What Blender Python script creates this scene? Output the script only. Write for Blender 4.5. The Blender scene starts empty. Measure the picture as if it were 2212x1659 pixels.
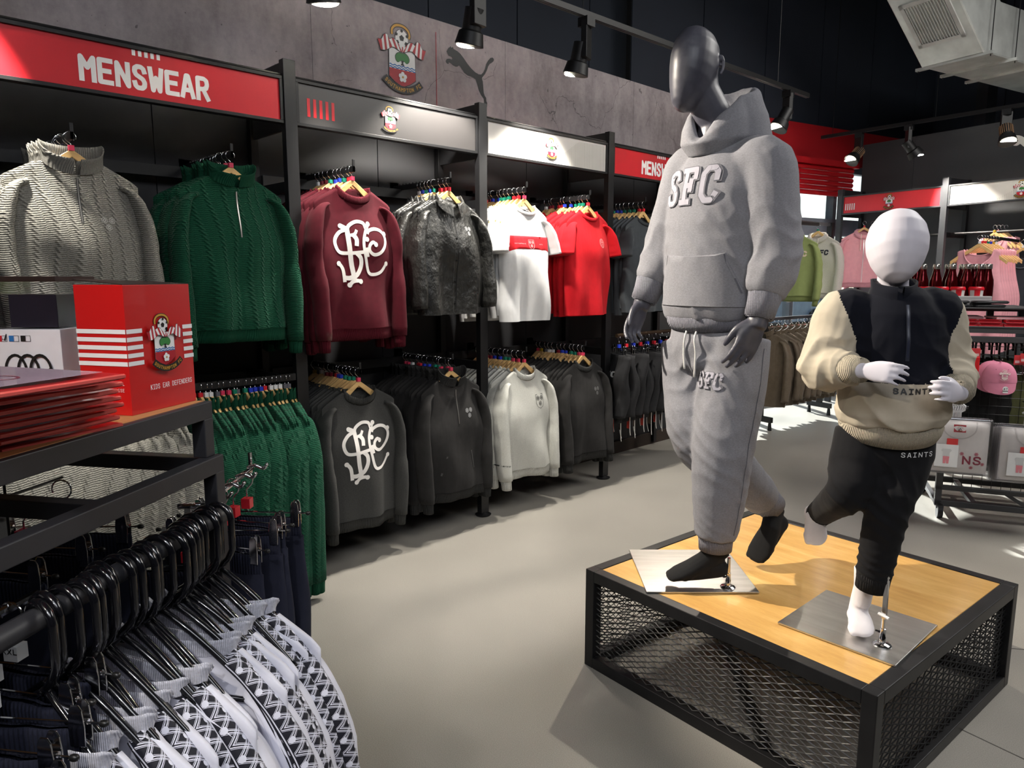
import bpy, bmesh, math, random
from mathutils import Vector, Matrix, noise
from mathutils.bvhtree import BVHTree
from mathutils.geometry import delaunay_2d_cdt
PI = math.pi
sin, cos = math.sin, math.cos
scene = bpy.context.scene
col = scene.collection
rnd = random.Random(7)

# ------------------------------------------------------------------ camera
FPX, PITCH, YAW, EYE = 1550.0, math.radians(8.5), math.radians(45.8), 1.45
cd = bpy.data.cameras.new('camera'); cam = bpy.data.objects.new('camera', cd); col.objects.link(cam)
cam.location = (0, 0, EYE); cam.rotation_euler = (PI / 2 - PITCH, 0, YAW)
cd.sensor_width = 36.0; cd.lens = 36.0 * FPX / 2212; cd.clip_start = 0.02; cd.clip_end = 200
scene.camera = cam

# ------------------------------------------------------------------ world (bright day outside the shop windows)
w = bpy.data.worlds.new('world'); scene.world = w; w.use_nodes = True
nt = w.node_tree; nt.nodes.clear()
wo = nt.nodes.new('ShaderNodeOutputWorld'); bg = nt.nodes.new('ShaderNodeBackground')
sk = nt.nodes.new('ShaderNodeTexSky'); sk.sky_type = 'HOSEK_WILKIE'; sk.turbidity = 4.0; sk.ground_albedo = 0.4
sk.sun_direction = (-0.734, 0.49, 0.47)
nt.links.new(sk.outputs[0], bg.inputs[0]); bg.inputs[1].default_value = 7.0
nt.links.new(bg.outputs[0], wo.inputs[0])

# ------------------------------------------------------------------ sun through the shop front
sd = bpy.data.lights.new('sun', 'SUN'); sd.energy = 14.0; sd.angle = 0.01; sd.color = (1.0, 0.97, 0.92)
sun = bpy.data.objects.new('sun', sd); col.objects.link(sun)
SUN_TRAVEL = Vector((0.734, -0.49, -0.47)).normalized()
sun.rotation_euler = SUN_TRAVEL.to_track_quat('-Z', 'Y').to_euler()

# unseen area lights added as soft fill, with no fitting behind them
def area(name, loc, target, size, power, color=(1, 1, 1)):
    d = bpy.data.lights.new(name, 'AREA'); d.shape = 'RECTANGLE'; d.size, d.size_y = size; d.energy = power; d.color = color
    o = bpy.data.objects.new(name, d); col.objects.link(o); o.location = loc
    o.rotation_euler = (Vector(target) - Vector(loc)).to_track_quat('-Z', 'Y').to_euler()
    return o
area('added_fill_light', (1.6, -0.2, 3.9), (-1.2, 2.0, 0.8), (2.5, 1.2), 36, (0.9, 0.93, 1.0))
area('added_fill_light', (0.6, 5.2, 4.1), (0.0, 5.2, 0.0), (2.5, 2.5), 110, (1.0, 0.97, 0.92))

vs = scene.view_settings
vs.view_transform = 'Standard'; vs.look = 'None'; vs.gamma = 1.0; vs.use_curve_mapping = False
vs.exposure = 0.7

# ------------------------------------------------------------------ helpers
FWv = Vector((-sin(YAW) * cos(PITCH), cos(YAW) * cos(PITCH), -sin(PITCH)))
RTv = Vector((cos(YAW), sin(YAW), 0)); UPv = RTv.cross(FWv)
FH = Vector((-sin(YAW), cos(YAW), 0))
def ray(x, y): return FWv + RTv * ((x - 1106) / FPX) - UPv * ((y - 829.5) / FPX)
def at(x, y, n, d):
    """point of the photograph's ray (x, y) on the plane p.n = d"""
    n = Vector(n); o = Vector((0, 0, EYE)); r = ray(x, y)
    return o + r * ((d - o.dot(n)) / r.dot(n))
def atx(x, y, v): return at(x, y, (1, 0, 0), v)
def aty(x, y, v): return at(x, y, (0, 1, 0), v)
def atz(x, y, v): return at(x, y, (0, 0, 1), v)
def atf(x, y, v): return at(x, y, FH, v)

def srgb(r, g, b):
    f = lambda c: c / 12.92 if c <= 0.04045 else ((c + 0.055) / 1.055) ** 2.4
    return (f(r / 255), f(g / 255), f(b / 255), 1)

MATS = {}
class NT:
    def __init__(s, name):
        s.m = bpy.data.materials.new(name); s.m.use_nodes = True; s.t = s.m.node_tree; s.b = s.t.nodes['Principled BSDF']
    def n(s, ty, **k):
        o = s.t.nodes.new(ty)
        for a, v in k.items(): setattr(o, a, v)
        return o
    def L(s, a, b): s.t.links.new(a, b)
    def M(s, op, *a, clamp=False):
        o = s.n('ShaderNodeMath', operation=op); o.use_clamp = clamp
        for i, v in enumerate(a):
            if isinstance(v, (int, float)): o.inputs[i].default_value = v
            else: s.L(v, o.inputs[i])
        return o.outputs[0]
    def noise(s, scale, vec=None, detail=3, rough=0.55, stretch=None):
        o = s.n('ShaderNodeTexNoise'); o.inputs['Scale'].default_value = scale; o.inputs['Detail'].default_value = detail
        o.inputs['Roughness'].default_value = rough
        if vec is None: vec = s.obj()
        if stretch:
            mp = s.n('ShaderNodeMapping'); mp.inputs['Scale'].default_value = stretch; s.L(vec, mp.inputs[0]); vec = mp.outputs[0]
        s.L(vec, o.inputs['Vector']); return o.outputs['Fac']
    def obj(s):
        if not hasattr(s, 'tc'): s.tc = s.n('ShaderNodeTexCoord')
        return s.tc.outputs['Object']
    def ramp(s, fac, stops):
        r = s.n('ShaderNodeValToRGB'); e = r.color_ramp.elements
        while len(e) < len(stops): e.new(0.5)
        for i, (p, c) in enumerate(stops): e[i].position = p; e[i].color = c
        s.L(fac, r.inputs[0]); return r.outputs[0]
    def bump(s, h, strength=0.5, dist=0.002, prev=None):
        o = s.n('ShaderNodeBump'); o.inputs['Strength'].default_value = strength; o.inputs['Distance'].default_value = dist
        s.L(h, o.inputs['Height'])
        if prev is not None: s.L(prev, o.inputs['Normal'])
        s.L(o.outputs[0], s.b.inputs['Normal']); return o.outputs[0]
    def base(s, c): s.L(c, s.b.inputs['Base Color'])
def shade(c, k): return (min(1, c[0] * k), min(1, c[1] * k), min(1, c[2] * k), 1)
def setp(b, **k):
    for a, v in k.items(): b.inputs[a].default_value = v
def mat(name, c, rough=0.6, metal=0.0, var=0.12, vs_=8.0, bump=0.0, bscale=200.0, bdist=0.001, spec=0.5, stretch=None, coat=0.0):
    if name in MATS: return MATS[name]
    t = NT(name); f = t.noise(vs_, stretch=stretch)
    t.base(t.ramp(f, [(0.3, shade(c, 1 - var)), (0.7, shade(c, 1 + var))]))
    setp(t.b, Roughness=rough, Metallic=metal); t.b.inputs['Specular IOR Level'].default_value = spec
    if coat: t.b.inputs['Coat Weight'].default_value = coat
    if bump: t.bump(t.noise(bscale, detail=2, stretch=stretch), bump, bdist)
    MATS[name] = t.m; return t.m
def flat(name, c, rough=0.5): return mat(name, c, rough, var=0.03)
def fabric(name, c, fine=900.0, bump=0.35, var=0.1, wr=0.0, sheen=0.02, rough=0.9, heather=0.0):
    """woven or jersey cloth: fine weave, optional large soft wrinkles, optional heather flecks"""
    if name in MATS: return MATS[name]
    t = NT(name)
    if heather:
        f = t.noise(160, detail=4, rough=0.8, stretch=(1, 1, 2.5))
        t.base(t.ramp(f, [(0.35, shade(c, 1 - heather)), (0.65, shade(c, 1 + heather * 0.7))]))
    else:
        f = t.noise(30, detail=4); t.base(t.ramp(f, [(0.3, shade(c, 1 - var)), (0.7, shade(c, 1 + var))]))
    setp(t.b, Roughness=rough); t.b.inputs['Specular IOR Level'].default_value = 0.25
    if sheen: t.b.inputs['Sheen Weight'].default_value = sheen; t.b.inputs['Sheen Roughness'].default_value = 0.5
    p = t.bump(t.noise(fine, detail=1), bump, 0.0006)
    if wr:
        n1 = t.noise(5.5, detail=3, rough=0.5, stretch=(1.6, 1.6, 0.55)); t.bump(n1, min(1, wr), 0.035, p)
    MATS[name] = t.m; return t.m
def knit(name, c, cable=True, per=0.055):
    if name in MATS: return MATS[name]
    t = NT(name); s = t.n('ShaderNodeSeparateXYZ'); t.L(t.obj(), s.inputs[0]); x, y, z = s.outputs
    u = t.M('ADD', x, t.M('MULTIPLY', y, 0.9))
    cu = t.M('FRACT', t.M('ADD', t.M('DIVIDE', u, per), 50.0))
    sw = t.M('FRACT', t.M('ADD', t.M('DIVIDE', z, 0.021), 50.0))
    line = t.M('SINE', t.M('MULTIPLY', t.M('ADD', z, t.M('MULTIPLY', cu, 0.010)), 2 * PI / 0.0075))
    if cable:
        d = t.M('ABSOLUTE', t.M('SUBTRACT', cu, t.M('ADD', 0.38, t.M('MULTIPLY', sw, 0.24))))
        ridge = t.M('SUBTRACT', 1.0, t.M('DIVIDE', d, 0.13), clamp=True)
        h = t.M('ADD', t.M('MULTIPLY', ridge, 1.5), t.M('MULTIPLY', line, 0.30))
    else: h = line
    wv = t.noise(600, detail=1)
    h = t.M('ADD', h, t.M('MULTIPLY', wv, 0.35))
    f = t.noise(220, detail=3)
    t.base(t.ramp(f, [(0.3, shade(c, 0.72)), (0.7, shade(c, 1.25))]))
    setp(t.b, Roughness=0.92); t.b.inputs['Sheen Weight'].default_value = 0.05; t.b.inputs['Specular IOR Level'].default_value = 0.2
    t.bump(h, 0.9, 0.0045)
    MATS[name] = t.m; return t.m
def rib(name, c, per=0.006):
    if name in MATS: return MATS[name]
    t = NT(name); s = t.n('ShaderNodeSeparateXYZ'); t.L(t.obj(), s.inputs[0]); x, y, z = s.outputs
    h = t.M('SINE', t.M('MULTIPLY', t.M('ADD', x, t.M('MULTIPLY', y, 0.8)), 2 * PI / per))
    f = t.noise(200); t.base(t.ramp(f, [(0.3, shade(c, 0.85)), (0.7, shade(c, 1.15))])); setp(t.b, Roughness=0.9)
    t.b.inputs['Specular IOR Level'].default_value = 0.2
    t.bump(h, 0.7, 0.0015); MATS[name] = t.m; return t.m
def emis(name, c, s):
    if name in MATS: return MATS[name]
    t = NT(name); t.b.inputs['Base Color'].default_value = c; t.b.inputs['Emission Color'].default_value = c
    t.b.inputs['Emission Strength'].default_value = s; MATS[name] = t.m; return t.m

class MB:
    """collects shapes and links them as ONE mesh object; faces may carry different materials"""
    def __init__(s): s.v = []; s.f = []; s.mi = []; s.ms = []
    def m(s, m):
        if m is None: return 0
        if m not in s.ms: s.ms.append(m)
        return s.ms.index(m)
    def add(s, v, f, m=None):
        o = len(s.v); k = s.m(m); s.v += [Vector(p) for p in v]
        for q in f: s.f.append(tuple(i + o for i in q)); s.mi.append(k)
        return s
    def box(s, lo, hi, m=None):
        (x0, y0, z0), (x1, y1, z1) = lo, hi
        return s.add([(x0, y0, z0), (x1, y0, z0), (x1, y1, z0), (x0, y1, z0), (x0, y0, z1), (x1, y0, z1), (x1, y1, z1), (x0, y1, z1)],
                     [(0, 3, 2, 1), (4, 5, 6, 7), (0, 1, 5, 4), (1, 2, 6, 5), (2, 3, 7, 6), (3, 0, 4, 7)], m)
    def bar(s, a, b, w_, h_, m=None, up=(0, 0, 1), ch=0.0):
        """rectangular bar from a to b"""
        a, b = Vector(a), Vector(b); d = (b - a).normalized(); up = Vector(up)
        if abs(d.dot(up)) > 0.95: up = Vector((1, 0, 0))
        x = d.cross(up).normalized() * (w_ / 2); y = x.cross(d).normalized() * (h_ / 2)
        v = [a + x + y, a - x + y, a - x - y, a + x - y, b + x + y, b - x + y, b - x - y, b + x - y]
        return s.add(v, [(0, 1, 2, 3), (7, 6, 5, 4), (0, 4, 5, 1), (1, 5, 6, 2), (2, 6, 7, 3), (3, 7, 4, 0)], m)
    def tube(s, pts, r, n=8, m=None, closed=False, caps=True, sq=None, up=None):
        """tube along points; r a number, list, or list of (ra, rb)"""
        pts = [Vector(p) for p in pts]; N = len(pts)
        if not isinstance(r, (list, tuple)): r = [r] * N
        r = [q if isinstance(q, (list, tuple)) else (q, q) for q in r]
        ref = Vector(up) if up else None; o = len(s.v); k = s.m(m); X = None
        for i, p in enumerate(pts):
            a = pts[i - 1] if i > 0 else (pts[-1] if closed else p); b = pts[i + 1] if i < N - 1 else (pts[0] if closed else p)
            d = (b - a)
            d = d.normalized() if d.length > 1e-9 else Vector((0, 0, 1))
            if ref is not None: X = ref - d * ref.dot(d)
            elif X is None: X = Vector((0, 0, 1)) - d * d.z if abs(d.z) < 0.9 else Vector((1, 0, 0)) - d * d.x
            else: X = X - d * X.dot(d)
            X.normalize(); Y = d.cross(X)
            for j in range(n):
                t = 2 * PI * j / n; c_, s_ = cos(t), sin(t)
                if sq: c_ = math.copysign(abs(c_) ** sq, c_); s_ = math.copysign(abs(s_) ** sq, s_)
                s.v.append(p + X * (r[i][0] * c_) + Y * (r[i][1] * s_))
        for i in range(N if closed else N - 1):
            for j in range(n):
                a0 = o + i * n; b0 = o + ((i + 1) % N) * n; j1 = (j + 1) % n
                s.f.append((a0 + j, a0 + j1, b0 + j1, b0 + j)); s.mi.append(k)
        if caps and not closed:
            s.f.append(tuple(o + j for j in reversed(range(n)))); s.mi.append(k)
            s.f.append(tuple(o + (N - 1) * n + j for j in range(n))); s.mi.append(k)
        return s
    def pill(s, a, b, ra, rb, n=12, k=4, m=None, up=None, sq=None, e=1.0):
        """limb with rounded ends; ra, rb numbers or (x, y) radii"""
        a, b = Vector(a), Vector(b); d = (b - a).normalized()
        ra = ra if isinstance(ra, tuple) else (ra, ra); rb = rb if isinstance(rb, tuple) else (rb, rb)
        P, R = [], []
        for i in range(k):
            t = PI / 2 * (1 - i / k); P.append(a - d * (min(ra) * e * sin(t))); R.append((max(1e-4, ra[0] * cos(t)), max(1e-4, ra[1] * cos(t))))
        for i in range(3): q = i / 2; P.append(a.lerp(b, q)); R.append((ra[0] + (rb[0] - ra[0]) * q, ra[1] + (rb[1] - ra[1]) * q))
        for i in range(1, k + 1):
            t = PI / 2 * i / k; P.append(b + d * (min(rb) * e * sin(t))); R.append((max(1e-4, rb[0] * cos(t)), max(1e-4, rb[1] * cos(t))))
        return s.tube(P, R, n, m, up=up, sq=sq)
    def lathe(s, prof, c=(0, 0, 0), axis=(0, 0, 1), n=20, m=None, cap=True):
        c = Vector(c); ax = Vector(axis).normalized()
        return s.tube([c + ax * z for r, z in prof], [max(r, 1e-5) for r, z in prof], n, m, caps=cap) if True else s
    def prism(s, poly, thick, O=(0, 0, 0), X=(1, 0, 0), Y=(0, 0, 1), m=None):
        """extruded polygon: front face at O, back face pushed by thick along X x Y"""
        O, X, Y = Vector(O), Vector(X), Vector(Y); N = X.cross(Y) * thick; n = len(poly)
        v = [O + X * a + Y * b for a, b in poly]; v += [p + N for p in v]
        f = [tuple(range(n)), tuple(reversed(range(n, 2 * n)))] + [(i, (i + 1) % n, n + (i + 1) % n, n + i) for i in range(n)]
        return s.add(v, f, m)
    def grid(s, fn, nu, nv, m=None, wrap=False):
        v = [fn(i / (nu if wrap else nu - 1), j / (nv - 1)) for j in range(nv) for i in range(nu)]
        f = []
        for j in range(nv - 1):
            for i in range(nu if wrap else nu - 1):
                i1 = (i + 1) % nu; f.append((j * nu + i, j * nu + i1, (j + 1) * nu + i1, (j + 1) * nu + i))
        return s.add(v, f, m)
    def mesh(s, name, mats=None):
        me = bpy.data.meshes.new(name); me.from_pydata([tuple(p) for p in s.v], [], s.f); me.update()
        ml = list(s.ms) if s.ms else (mats if isinstance(mats, list) else [mats])
        for q in ml: me.materials.append(q)
        if s.ms: me.polygons.foreach_set('material_index', s.mi)
        return me
    def build(s, name, m=None, parent=None, smooth=False, world=False, bevel=0.0):
        if world and parent is not None:
            inv = parent_matrix(parent).inverted(); s.v = [inv @ p for p in s.v]
        if s.ms and m is not None and None in s.ms: s.ms[s.ms.index(None)] = m
        return link(name, s.mesh(name, m), parent, smooth, bevel)
def parent_matrix(o):
    m = Matrix.LocRotScale(o.location, o.rotation_euler, o.scale)
    return parent_matrix(o.parent) @ m if o.parent else m
def fixn(me):
    bm = bmesh.new(); bm.from_mesh(me); bmesh.ops.recalc_face_normals(bm, faces=bm.faces); bm.to_mesh(me); bm.free()
def link(name, me, parent=None, smooth=False, bevel=0.0):
    o = bpy.data.objects.new(name, me); col.objects.link(o)
    if parent is not None: o.parent = parent
    fixn(me)
    if smooth:
        me.polygons.foreach_set('use_smooth', [True] * len(me.polygons))
        if smooth != True: me.set_sharp_from_angle(angle=math.radians(smooth))
    if bevel:
        b = o.modifiers.new('bevel', 'BEVEL'); b.width = bevel; b.segments = 2; b.limit_method = 'ANGLE'; b.angle_limit = 0.7
    return o
def tag(o, label=None, cat=None, group=None, kind=None):
    if label: o['label'] = label
    if cat: o['category'] = cat
    if group: o['group'] = group
    if kind: o['kind'] = kind
    return o
def thing(name, label, cat, loc=(0, 0, 0), rz=0.0, group=None):
    o = bpy.data.objects.new(name, None); col.objects.link(o); o.empty_display_size = 0.05
    o.location = loc; o.rotation_euler = (0, 0, rz); return tag(o, label, cat, group)
def structure(o): o['kind'] = 'structure'; return o
def kids(o): return [c for c in o.children]
def copy_tree(o, parent=None, only=None):
    c = o.copy(); col.objects.link(c)
    if parent is not None: c.parent = parent
    for ch in kids(o):
        if only is None or ch.name.split('.')[0] in only: copy_tree(ch, c)
    return c
ORD = ['front', 'second', 'third', 'fourth', 'fifth', 'sixth', 'seventh', 'eighth', 'ninth', 'tenth', 'eleventh', 'twelfth', 'thirteenth',
       'fourteenth', 'fifteenth', 'sixteenth', 'seventeenth', 'eighteenth', 'nineteenth', 'twentieth', 'twenty-first', 'twenty-second', 'twenty-third', 'twenty-fourth']
def spline(P, n=6, closed=False):
    P = [Vector(p).to_3d() if len(p) == 2 else Vector(p) for p in P]; N = len(P); out = []
    for i in range(N if closed else N - 1):
        g = lambda k: P[k % N] if closed else P[max(0, min(N - 1, k))]
        a, b, c, d = g(i - 1), g(i), g(i + 1), g(i + 2)
        for j in range(n):
            t = j / n
            out.append(0.5 * ((2 * b) + (c - a) * t + (2 * a - 5 * b + 4 * c - d) * t * t + (3 * b - a - 3 * c + d) * t ** 3))
    if not closed: out.append(P[-1])
    return out
def sp2(P, n=6, closed=False): return [(p.x, p.y) for p in spline([(a, b, 0) for a, b in P], n, closed)]

# ---- flat prints: 2-D polygons and strokes gathered into one mesh, laid on a plane or wrapped on a cloth
class Print:
    def __init__(s, res=0.02): s.parts = []; s.z = 0; s.res = res
    def poly(s, pts, m, holes=(), dz=None, fill=False):
        """closed polygon (list of 2-D points)"""
        s.z += 1; lev = s.z if dz is None else dz
        loops = [list(pts)] + [list(h) for h in holes]; V = []; E = []
        for L_ in loops:
            o = len(V); V += [Vector(p[:2]) for p in L_]; E += [(o + i, o + (i + 1) % len(L_)) for i in range(len(L_))]
        if fill:
            xs = [v.x for v in V]; ys = [v.y for v in V]; r = s.res
            for i in range(1, int((max(xs) - min(xs)) / r) + 1):
                for j in range(1, int((max(ys) - min(ys)) / r) + 1): V.append(Vector((min(xs) + i * r + 1.1e-4 * (j % 3), min(ys) + j * r)))
        vo, eo, fo, *_ = delaunay_2d_cdt(V, E, [], 4, 1e-5)
        s.parts.append(([tuple(v) for v in vo], [tuple(f) for f in fo], m, lev)); return s
    def stroke(s, pts, w_, m, dz=None, cap=True):
        s.z += 1 if dz is None else 0; lev = s.z if dz is None else dz
        pts = [Vector(p[:2]) for p in pts]; v = []; f = []
        for i, p in enumerate(pts):
            a = pts[max(0, i - 1)]; b = pts[min(len(pts) - 1, i + 1)]; d = (b - a).normalized(); n_ = Vector((-d.y, d.x))
            ww = w_(i / (len(pts) - 1)) if callable(w_) else w_
            k = 1.0
            if 0 < i < len(pts) - 1:
                d1 = (p - a).normalized(); k = 1 / max(0.5, abs(d1.dot(d)))
            v += [tuple(p + n_ * ww / 2 * k), tuple(p - n_ * ww / 2 * k)]
        for i in range(len(pts) - 1): f.append((2 * i, 2 * i + 1, 2 * i + 3, 2 * i + 2))
        s.parts.append((v, f, m, lev)); return s
    def disc(s, c, r, m, n=20, ry=None, rot=0.0):
        ry = ry or r; return s.poly([(c[0] + r * cos(2 * PI * i / n) * cos(rot) - ry * sin(2 * PI * i / n) * sin(rot), c[1] + r * cos(2 * PI * i / n) * sin(rot) + ry * sin(2 * PI * i / n) * cos(rot)) for i in range(n)], m)
    def xf(s, fn):
        s.parts = [([fn(*p) for p in v], f, m, l) for v, f, m, l in s.parts]; return s
    def scale(s, k, dx=0, dy=0, ky=None): ky = ky or k; return s.xf(lambda a, b: (a * k + dx, b * ky + dy))
    def join(s, o, scale=1.0, dx=0.0, dy=0.0):
        b = s.z
        for v, f, m, l in o.parts: s.parts.append(([(p[0] * scale + dx, p[1] * scale + dy) for p in v], f, m, l + b))
        s.z = b + o.z; return s
    def lay(s, name, O, X, Y, parent=None, step=0.00025, world=False, lift=0.0006):
        mb = MB(); O, X, Y = Vector(O), Vector(X).normalized(), Vector(Y).normalized(); N = X.cross(Y)
        for k_, (v, f, m, l) in enumerate(s.parts): mb.add([O + X * a + Y * b + N * (lift + (l + (k_ % 40) * 0.02) * step) for a, b in v], f, m)
        return mb.build(name, None, parent, world=world)
    def wrap(s, name, bvh, O, X, Y, parent=None, step=0.0003, lift=0.0015, reach=0.4, world=False, thick=0.0):
        mb = MB(); O, X, Y = Vector(O), Vector(X).normalized(), Vector(Y).normalized(); N = X.cross(Y)
        for k_, (v, f, m, l) in enumerate(s.parts):
            out = []
            for a, b in v:
                p = O + X * a + Y * b; h = bvh.ray_cast(p + N * reach, -N, reach * 2)
                q = h[0] if h[0] is not None else p
                out.append(q + N * (lift + (l + (k_ % 40) * 0.02) * step))
            n0 = len(out); F = list(f)
            if thick:
                cnt = {}
                for q in f:
                    for i in range(len(q)):
                        e = (q[i], q[(i + 1) % len(q)]); k = tuple(sorted(e)); cnt[k] = cnt.get(k, 0) + 1
                out += [p - N * thick for p in out]
                F += [(a, b, b + n0, a + n0) for (a, b), c_ in cnt.items() if c_ == 1]
            mb.add(out, F, m)
        return mb.build(name, None, parent, world=world, smooth=40 if thick else True)
def bvh_of(me, mtx=None):
    V = [(mtx @ v.co if mtx else v.co) for v in me.vertices]
    return BVHTree.FromPolygons(V, [tuple(p.vertices) for p in me.polygons])

# stroke letters on a 1 x 1.4 cell
def _S(): return [(0.92, 1.12), (0.85, 1.3), (0.65, 1.4), (0.35, 1.4), (0.12, 1.28), (0.08, 1.05), (0.2, 0.85), (0.78, 0.6), (0.92, 0.38), (0.88, 0.14), (0.68, 0.0), (0.3, 0.0), (0.12, 0.12), (0.06, 0.3)]
GL = {'M': [[(0, 0), (0, 1.4), (0.5, 0.75), (1, 1.4), (1, 0)]], 'E': [[(0.95, 1.4), (0.05, 1.4), (0.05, 0), (0.95, 0)], [(0.05, 0.72), (0.8, 0.72)]],
      'N': [[(0.05, 0), (0.05, 1.4), (0.95, 0), (0.95, 1.4)]], 'S': [_S()], 'W': [[(0, 1.4), (0.2, 0), (0.5, 0.85), (0.8, 0), (1, 1.4)]],
      'A': [[(0, 0), (0.42, 1.4), (0.58, 1.4), (1, 0)], [(0.17, 0.42), (0.83, 0.42)]],
      'R': [[(0.05, 0), (0.05, 1.4), (0.65, 1.4), (0.9, 1.28), (0.95, 1.0), (0.85, 0.75), (0.62, 0.66), (0.05, 0.66)], [(0.55, 0.66), (0.98, 0)]],
      'K': [[(0.05, 0), (0.05, 1.4)], [(0.92, 1.4), (0.1, 0.6)], [(0.3, 0.8), (0.98, 0)]], 'I': [[(0.5, 0), (0.5, 1.4)], [(0.15, 0), (0.85, 0)], [(0.15, 1.4), (0.85, 1.4)]],
      'D': [[(0.05, 0), (0.05, 1.4), (0.6, 1.4), (0.88, 1.2), (0.95, 0.9), (0.95, 0.5), (0.88, 0.2), (0.6, 0), (0.05, 0)]],
      'F': [[(0.95, 1.4), (0.08, 1.4), (0.08, 0)], [(0.08, 0.7), (0.8, 0.7)]], 'O': [[(0.5, 0), (0.2, 0.05), (0.05, 0.3), (0.05, 1.1), (0.2, 1.35), (0.5, 1.4), (0.8, 1.35), (0.95, 1.1), (0.95, 0.3), (0.8, 0.05), (0.5, 0)]],
      'C': [[(0.95, 1.1), (0.8, 1.35), (0.5, 1.4), (0.2, 1.35), (0.05, 1.1), (0.05, 0.3), (0.2, 0.05), (0.5, 0), (0.8, 0.05), (0.95, 0.3)]],
      'L': [[(0.08, 1.4), (0.08, 0), (0.92, 0)]], 'T': [[(0.5, 0), (0.5, 1.4)], [(0.02, 1.4), (0.98, 1.4)]], 'H': [[(0.05, 0), (0.05, 1.4)], [(0.95, 0), (0.95, 1.4)], [(0.05, 0.7), (0.95, 0.7)]],
      'U': [[(0.05, 1.4), (0.05, 0.3), (0.2, 0.05), (0.5, 0), (0.8, 0.05), (0.95, 0.3), (0.95, 1.4)]], 'P': [[(0.05, 0), (0.05, 1.4), (0.65, 1.4), (0.92, 1.2), (0.92, 0.85), (0.65, 0.62), (0.05, 0.62)]],
      'X': [[(0.02, 1.4), (0.98, 0)], [(0.98, 1.4), (0.02, 0)]], 'B': [[(0.05, 0), (0.05, 1.4), (0.65, 1.4), (0.88, 1.15), (0.65, 0.74), (0.05, 0.74)], [(0.65, 0.74), (0.95, 0.45), (0.7, 0), (0.05, 0)]],
      '4': [[(0.7, 0), (0.7, 1.4), (0.05, 0.4), (0.98, 0.4)]], '7': [[(0.05, 1.4), (0.95, 1.4), (0.4, 0)]], 'G': [[(0.95, 1.15), (0.75, 1.4), (0.3, 1.4), (0.05, 1.1), (0.05, 0.3), (0.3, 0), (0.75, 0), (0.95, 0.25), (0.95, 0.65), (0.6, 0.65)]]}
def letters(txt, h, m, weight=0.25, gap=0.3, center=True, narrow=1.0, P=None):
    """words drawn with strokes; h is the capital height"""
    P = P or Print(); k = h / 1.4; cell = (1 + gap + weight) * narrow; W_ = len(txt) * cell - gap * narrow; x0 = -W_ / 2 * k if center else 0
    for i, ch in enumerate(txt):
        for st in GL.get(ch, []):
            q = [(x0 + (i * cell + (a * narrow + weight / 2)) * k, (weight / 2 + b * (1.4 - weight) / 1.4) * k) for a, b in st]
            if len(q) > 1:
                e0 = (Vector(q[0]) - Vector(q[1])).normalized() * (weight * k / 2) ; e1 = (Vector(q[-1]) - Vector(q[-2])).normalized() * (weight * k / 2)
                q[0] = tuple(Vector(q[0]) + e0); q[-1] = tuple(Vector(q[-1]) + e1)
            for a, b in zip(q[:-1], q[1:]): ns = max(1, int(math.hypot(b[0] - a[0], b[1] - a[1]) / 0.018)); P.stroke([(a[0] + (b[0] - a[0]) * t / ns, a[1] + (b[1] - a[1]) * t / ns) for t in range(ns + 1)], weight * k, m, dz=1)
            for a in q[1:-1]: P.poly([(a[0] + weight * k / 2 * cos(t * PI / 4 + PI / 8), a[1] + weight * k / 2 * sin(t * PI / 4 + PI / 8)) for t in range(8)], m, dz=1)
    P.z = 1; return P

# ================================================================== materials of the room
BLACK = mat('black_powder_coat', srgb(19, 19, 21), 0.45, var=0.1, bump=0.15, bscale=700, bdist=0.0004)
BLACKM = mat('matt_black_panel', srgb(40, 40, 43), 0.62, var=0.08, vs_=3, bump=0.1, bscale=500, bdist=0.0004)
IRON = mat('dark_waxed_steel', srgb(38, 38, 40), 0.42, 0.55, var=0.25, vs_=9, bump=0.1, bscale=120, bdist=0.0005)
CHROME = mat('chrome', srgb(215, 215, 218), 0.12, 1.0, var=0.03)
STEEL = mat('brushed_steel', srgb(205, 203, 200), 0.33, 1.0, var=0.12, vs_=4, bump=0.06, bscale=60, bdist=0.0006, stretch=(1, 9, 1))
WHITE = flat('print_white', srgb(238, 238, 238)); RED = flat('print_red', srgb(196, 26, 38), 0.42); RED2 = flat('crest_red', srgb(176, 24, 40))
PBLACK = flat('print_black', srgb(18, 18, 20)); GOLD = flat('print_gold', srgb(204, 152, 50)); GREEN = flat('crest_green', srgb(52, 130, 62))
BLUE = flat('crest_blue', srgb(40, 110, 180)); SIGNW = flat('sign_white', srgb(214, 212, 208), 0.4); SIGNB = flat('sign_charcoal', srgb(56, 54, 54), 0.35)
RED_TEE = None

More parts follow.
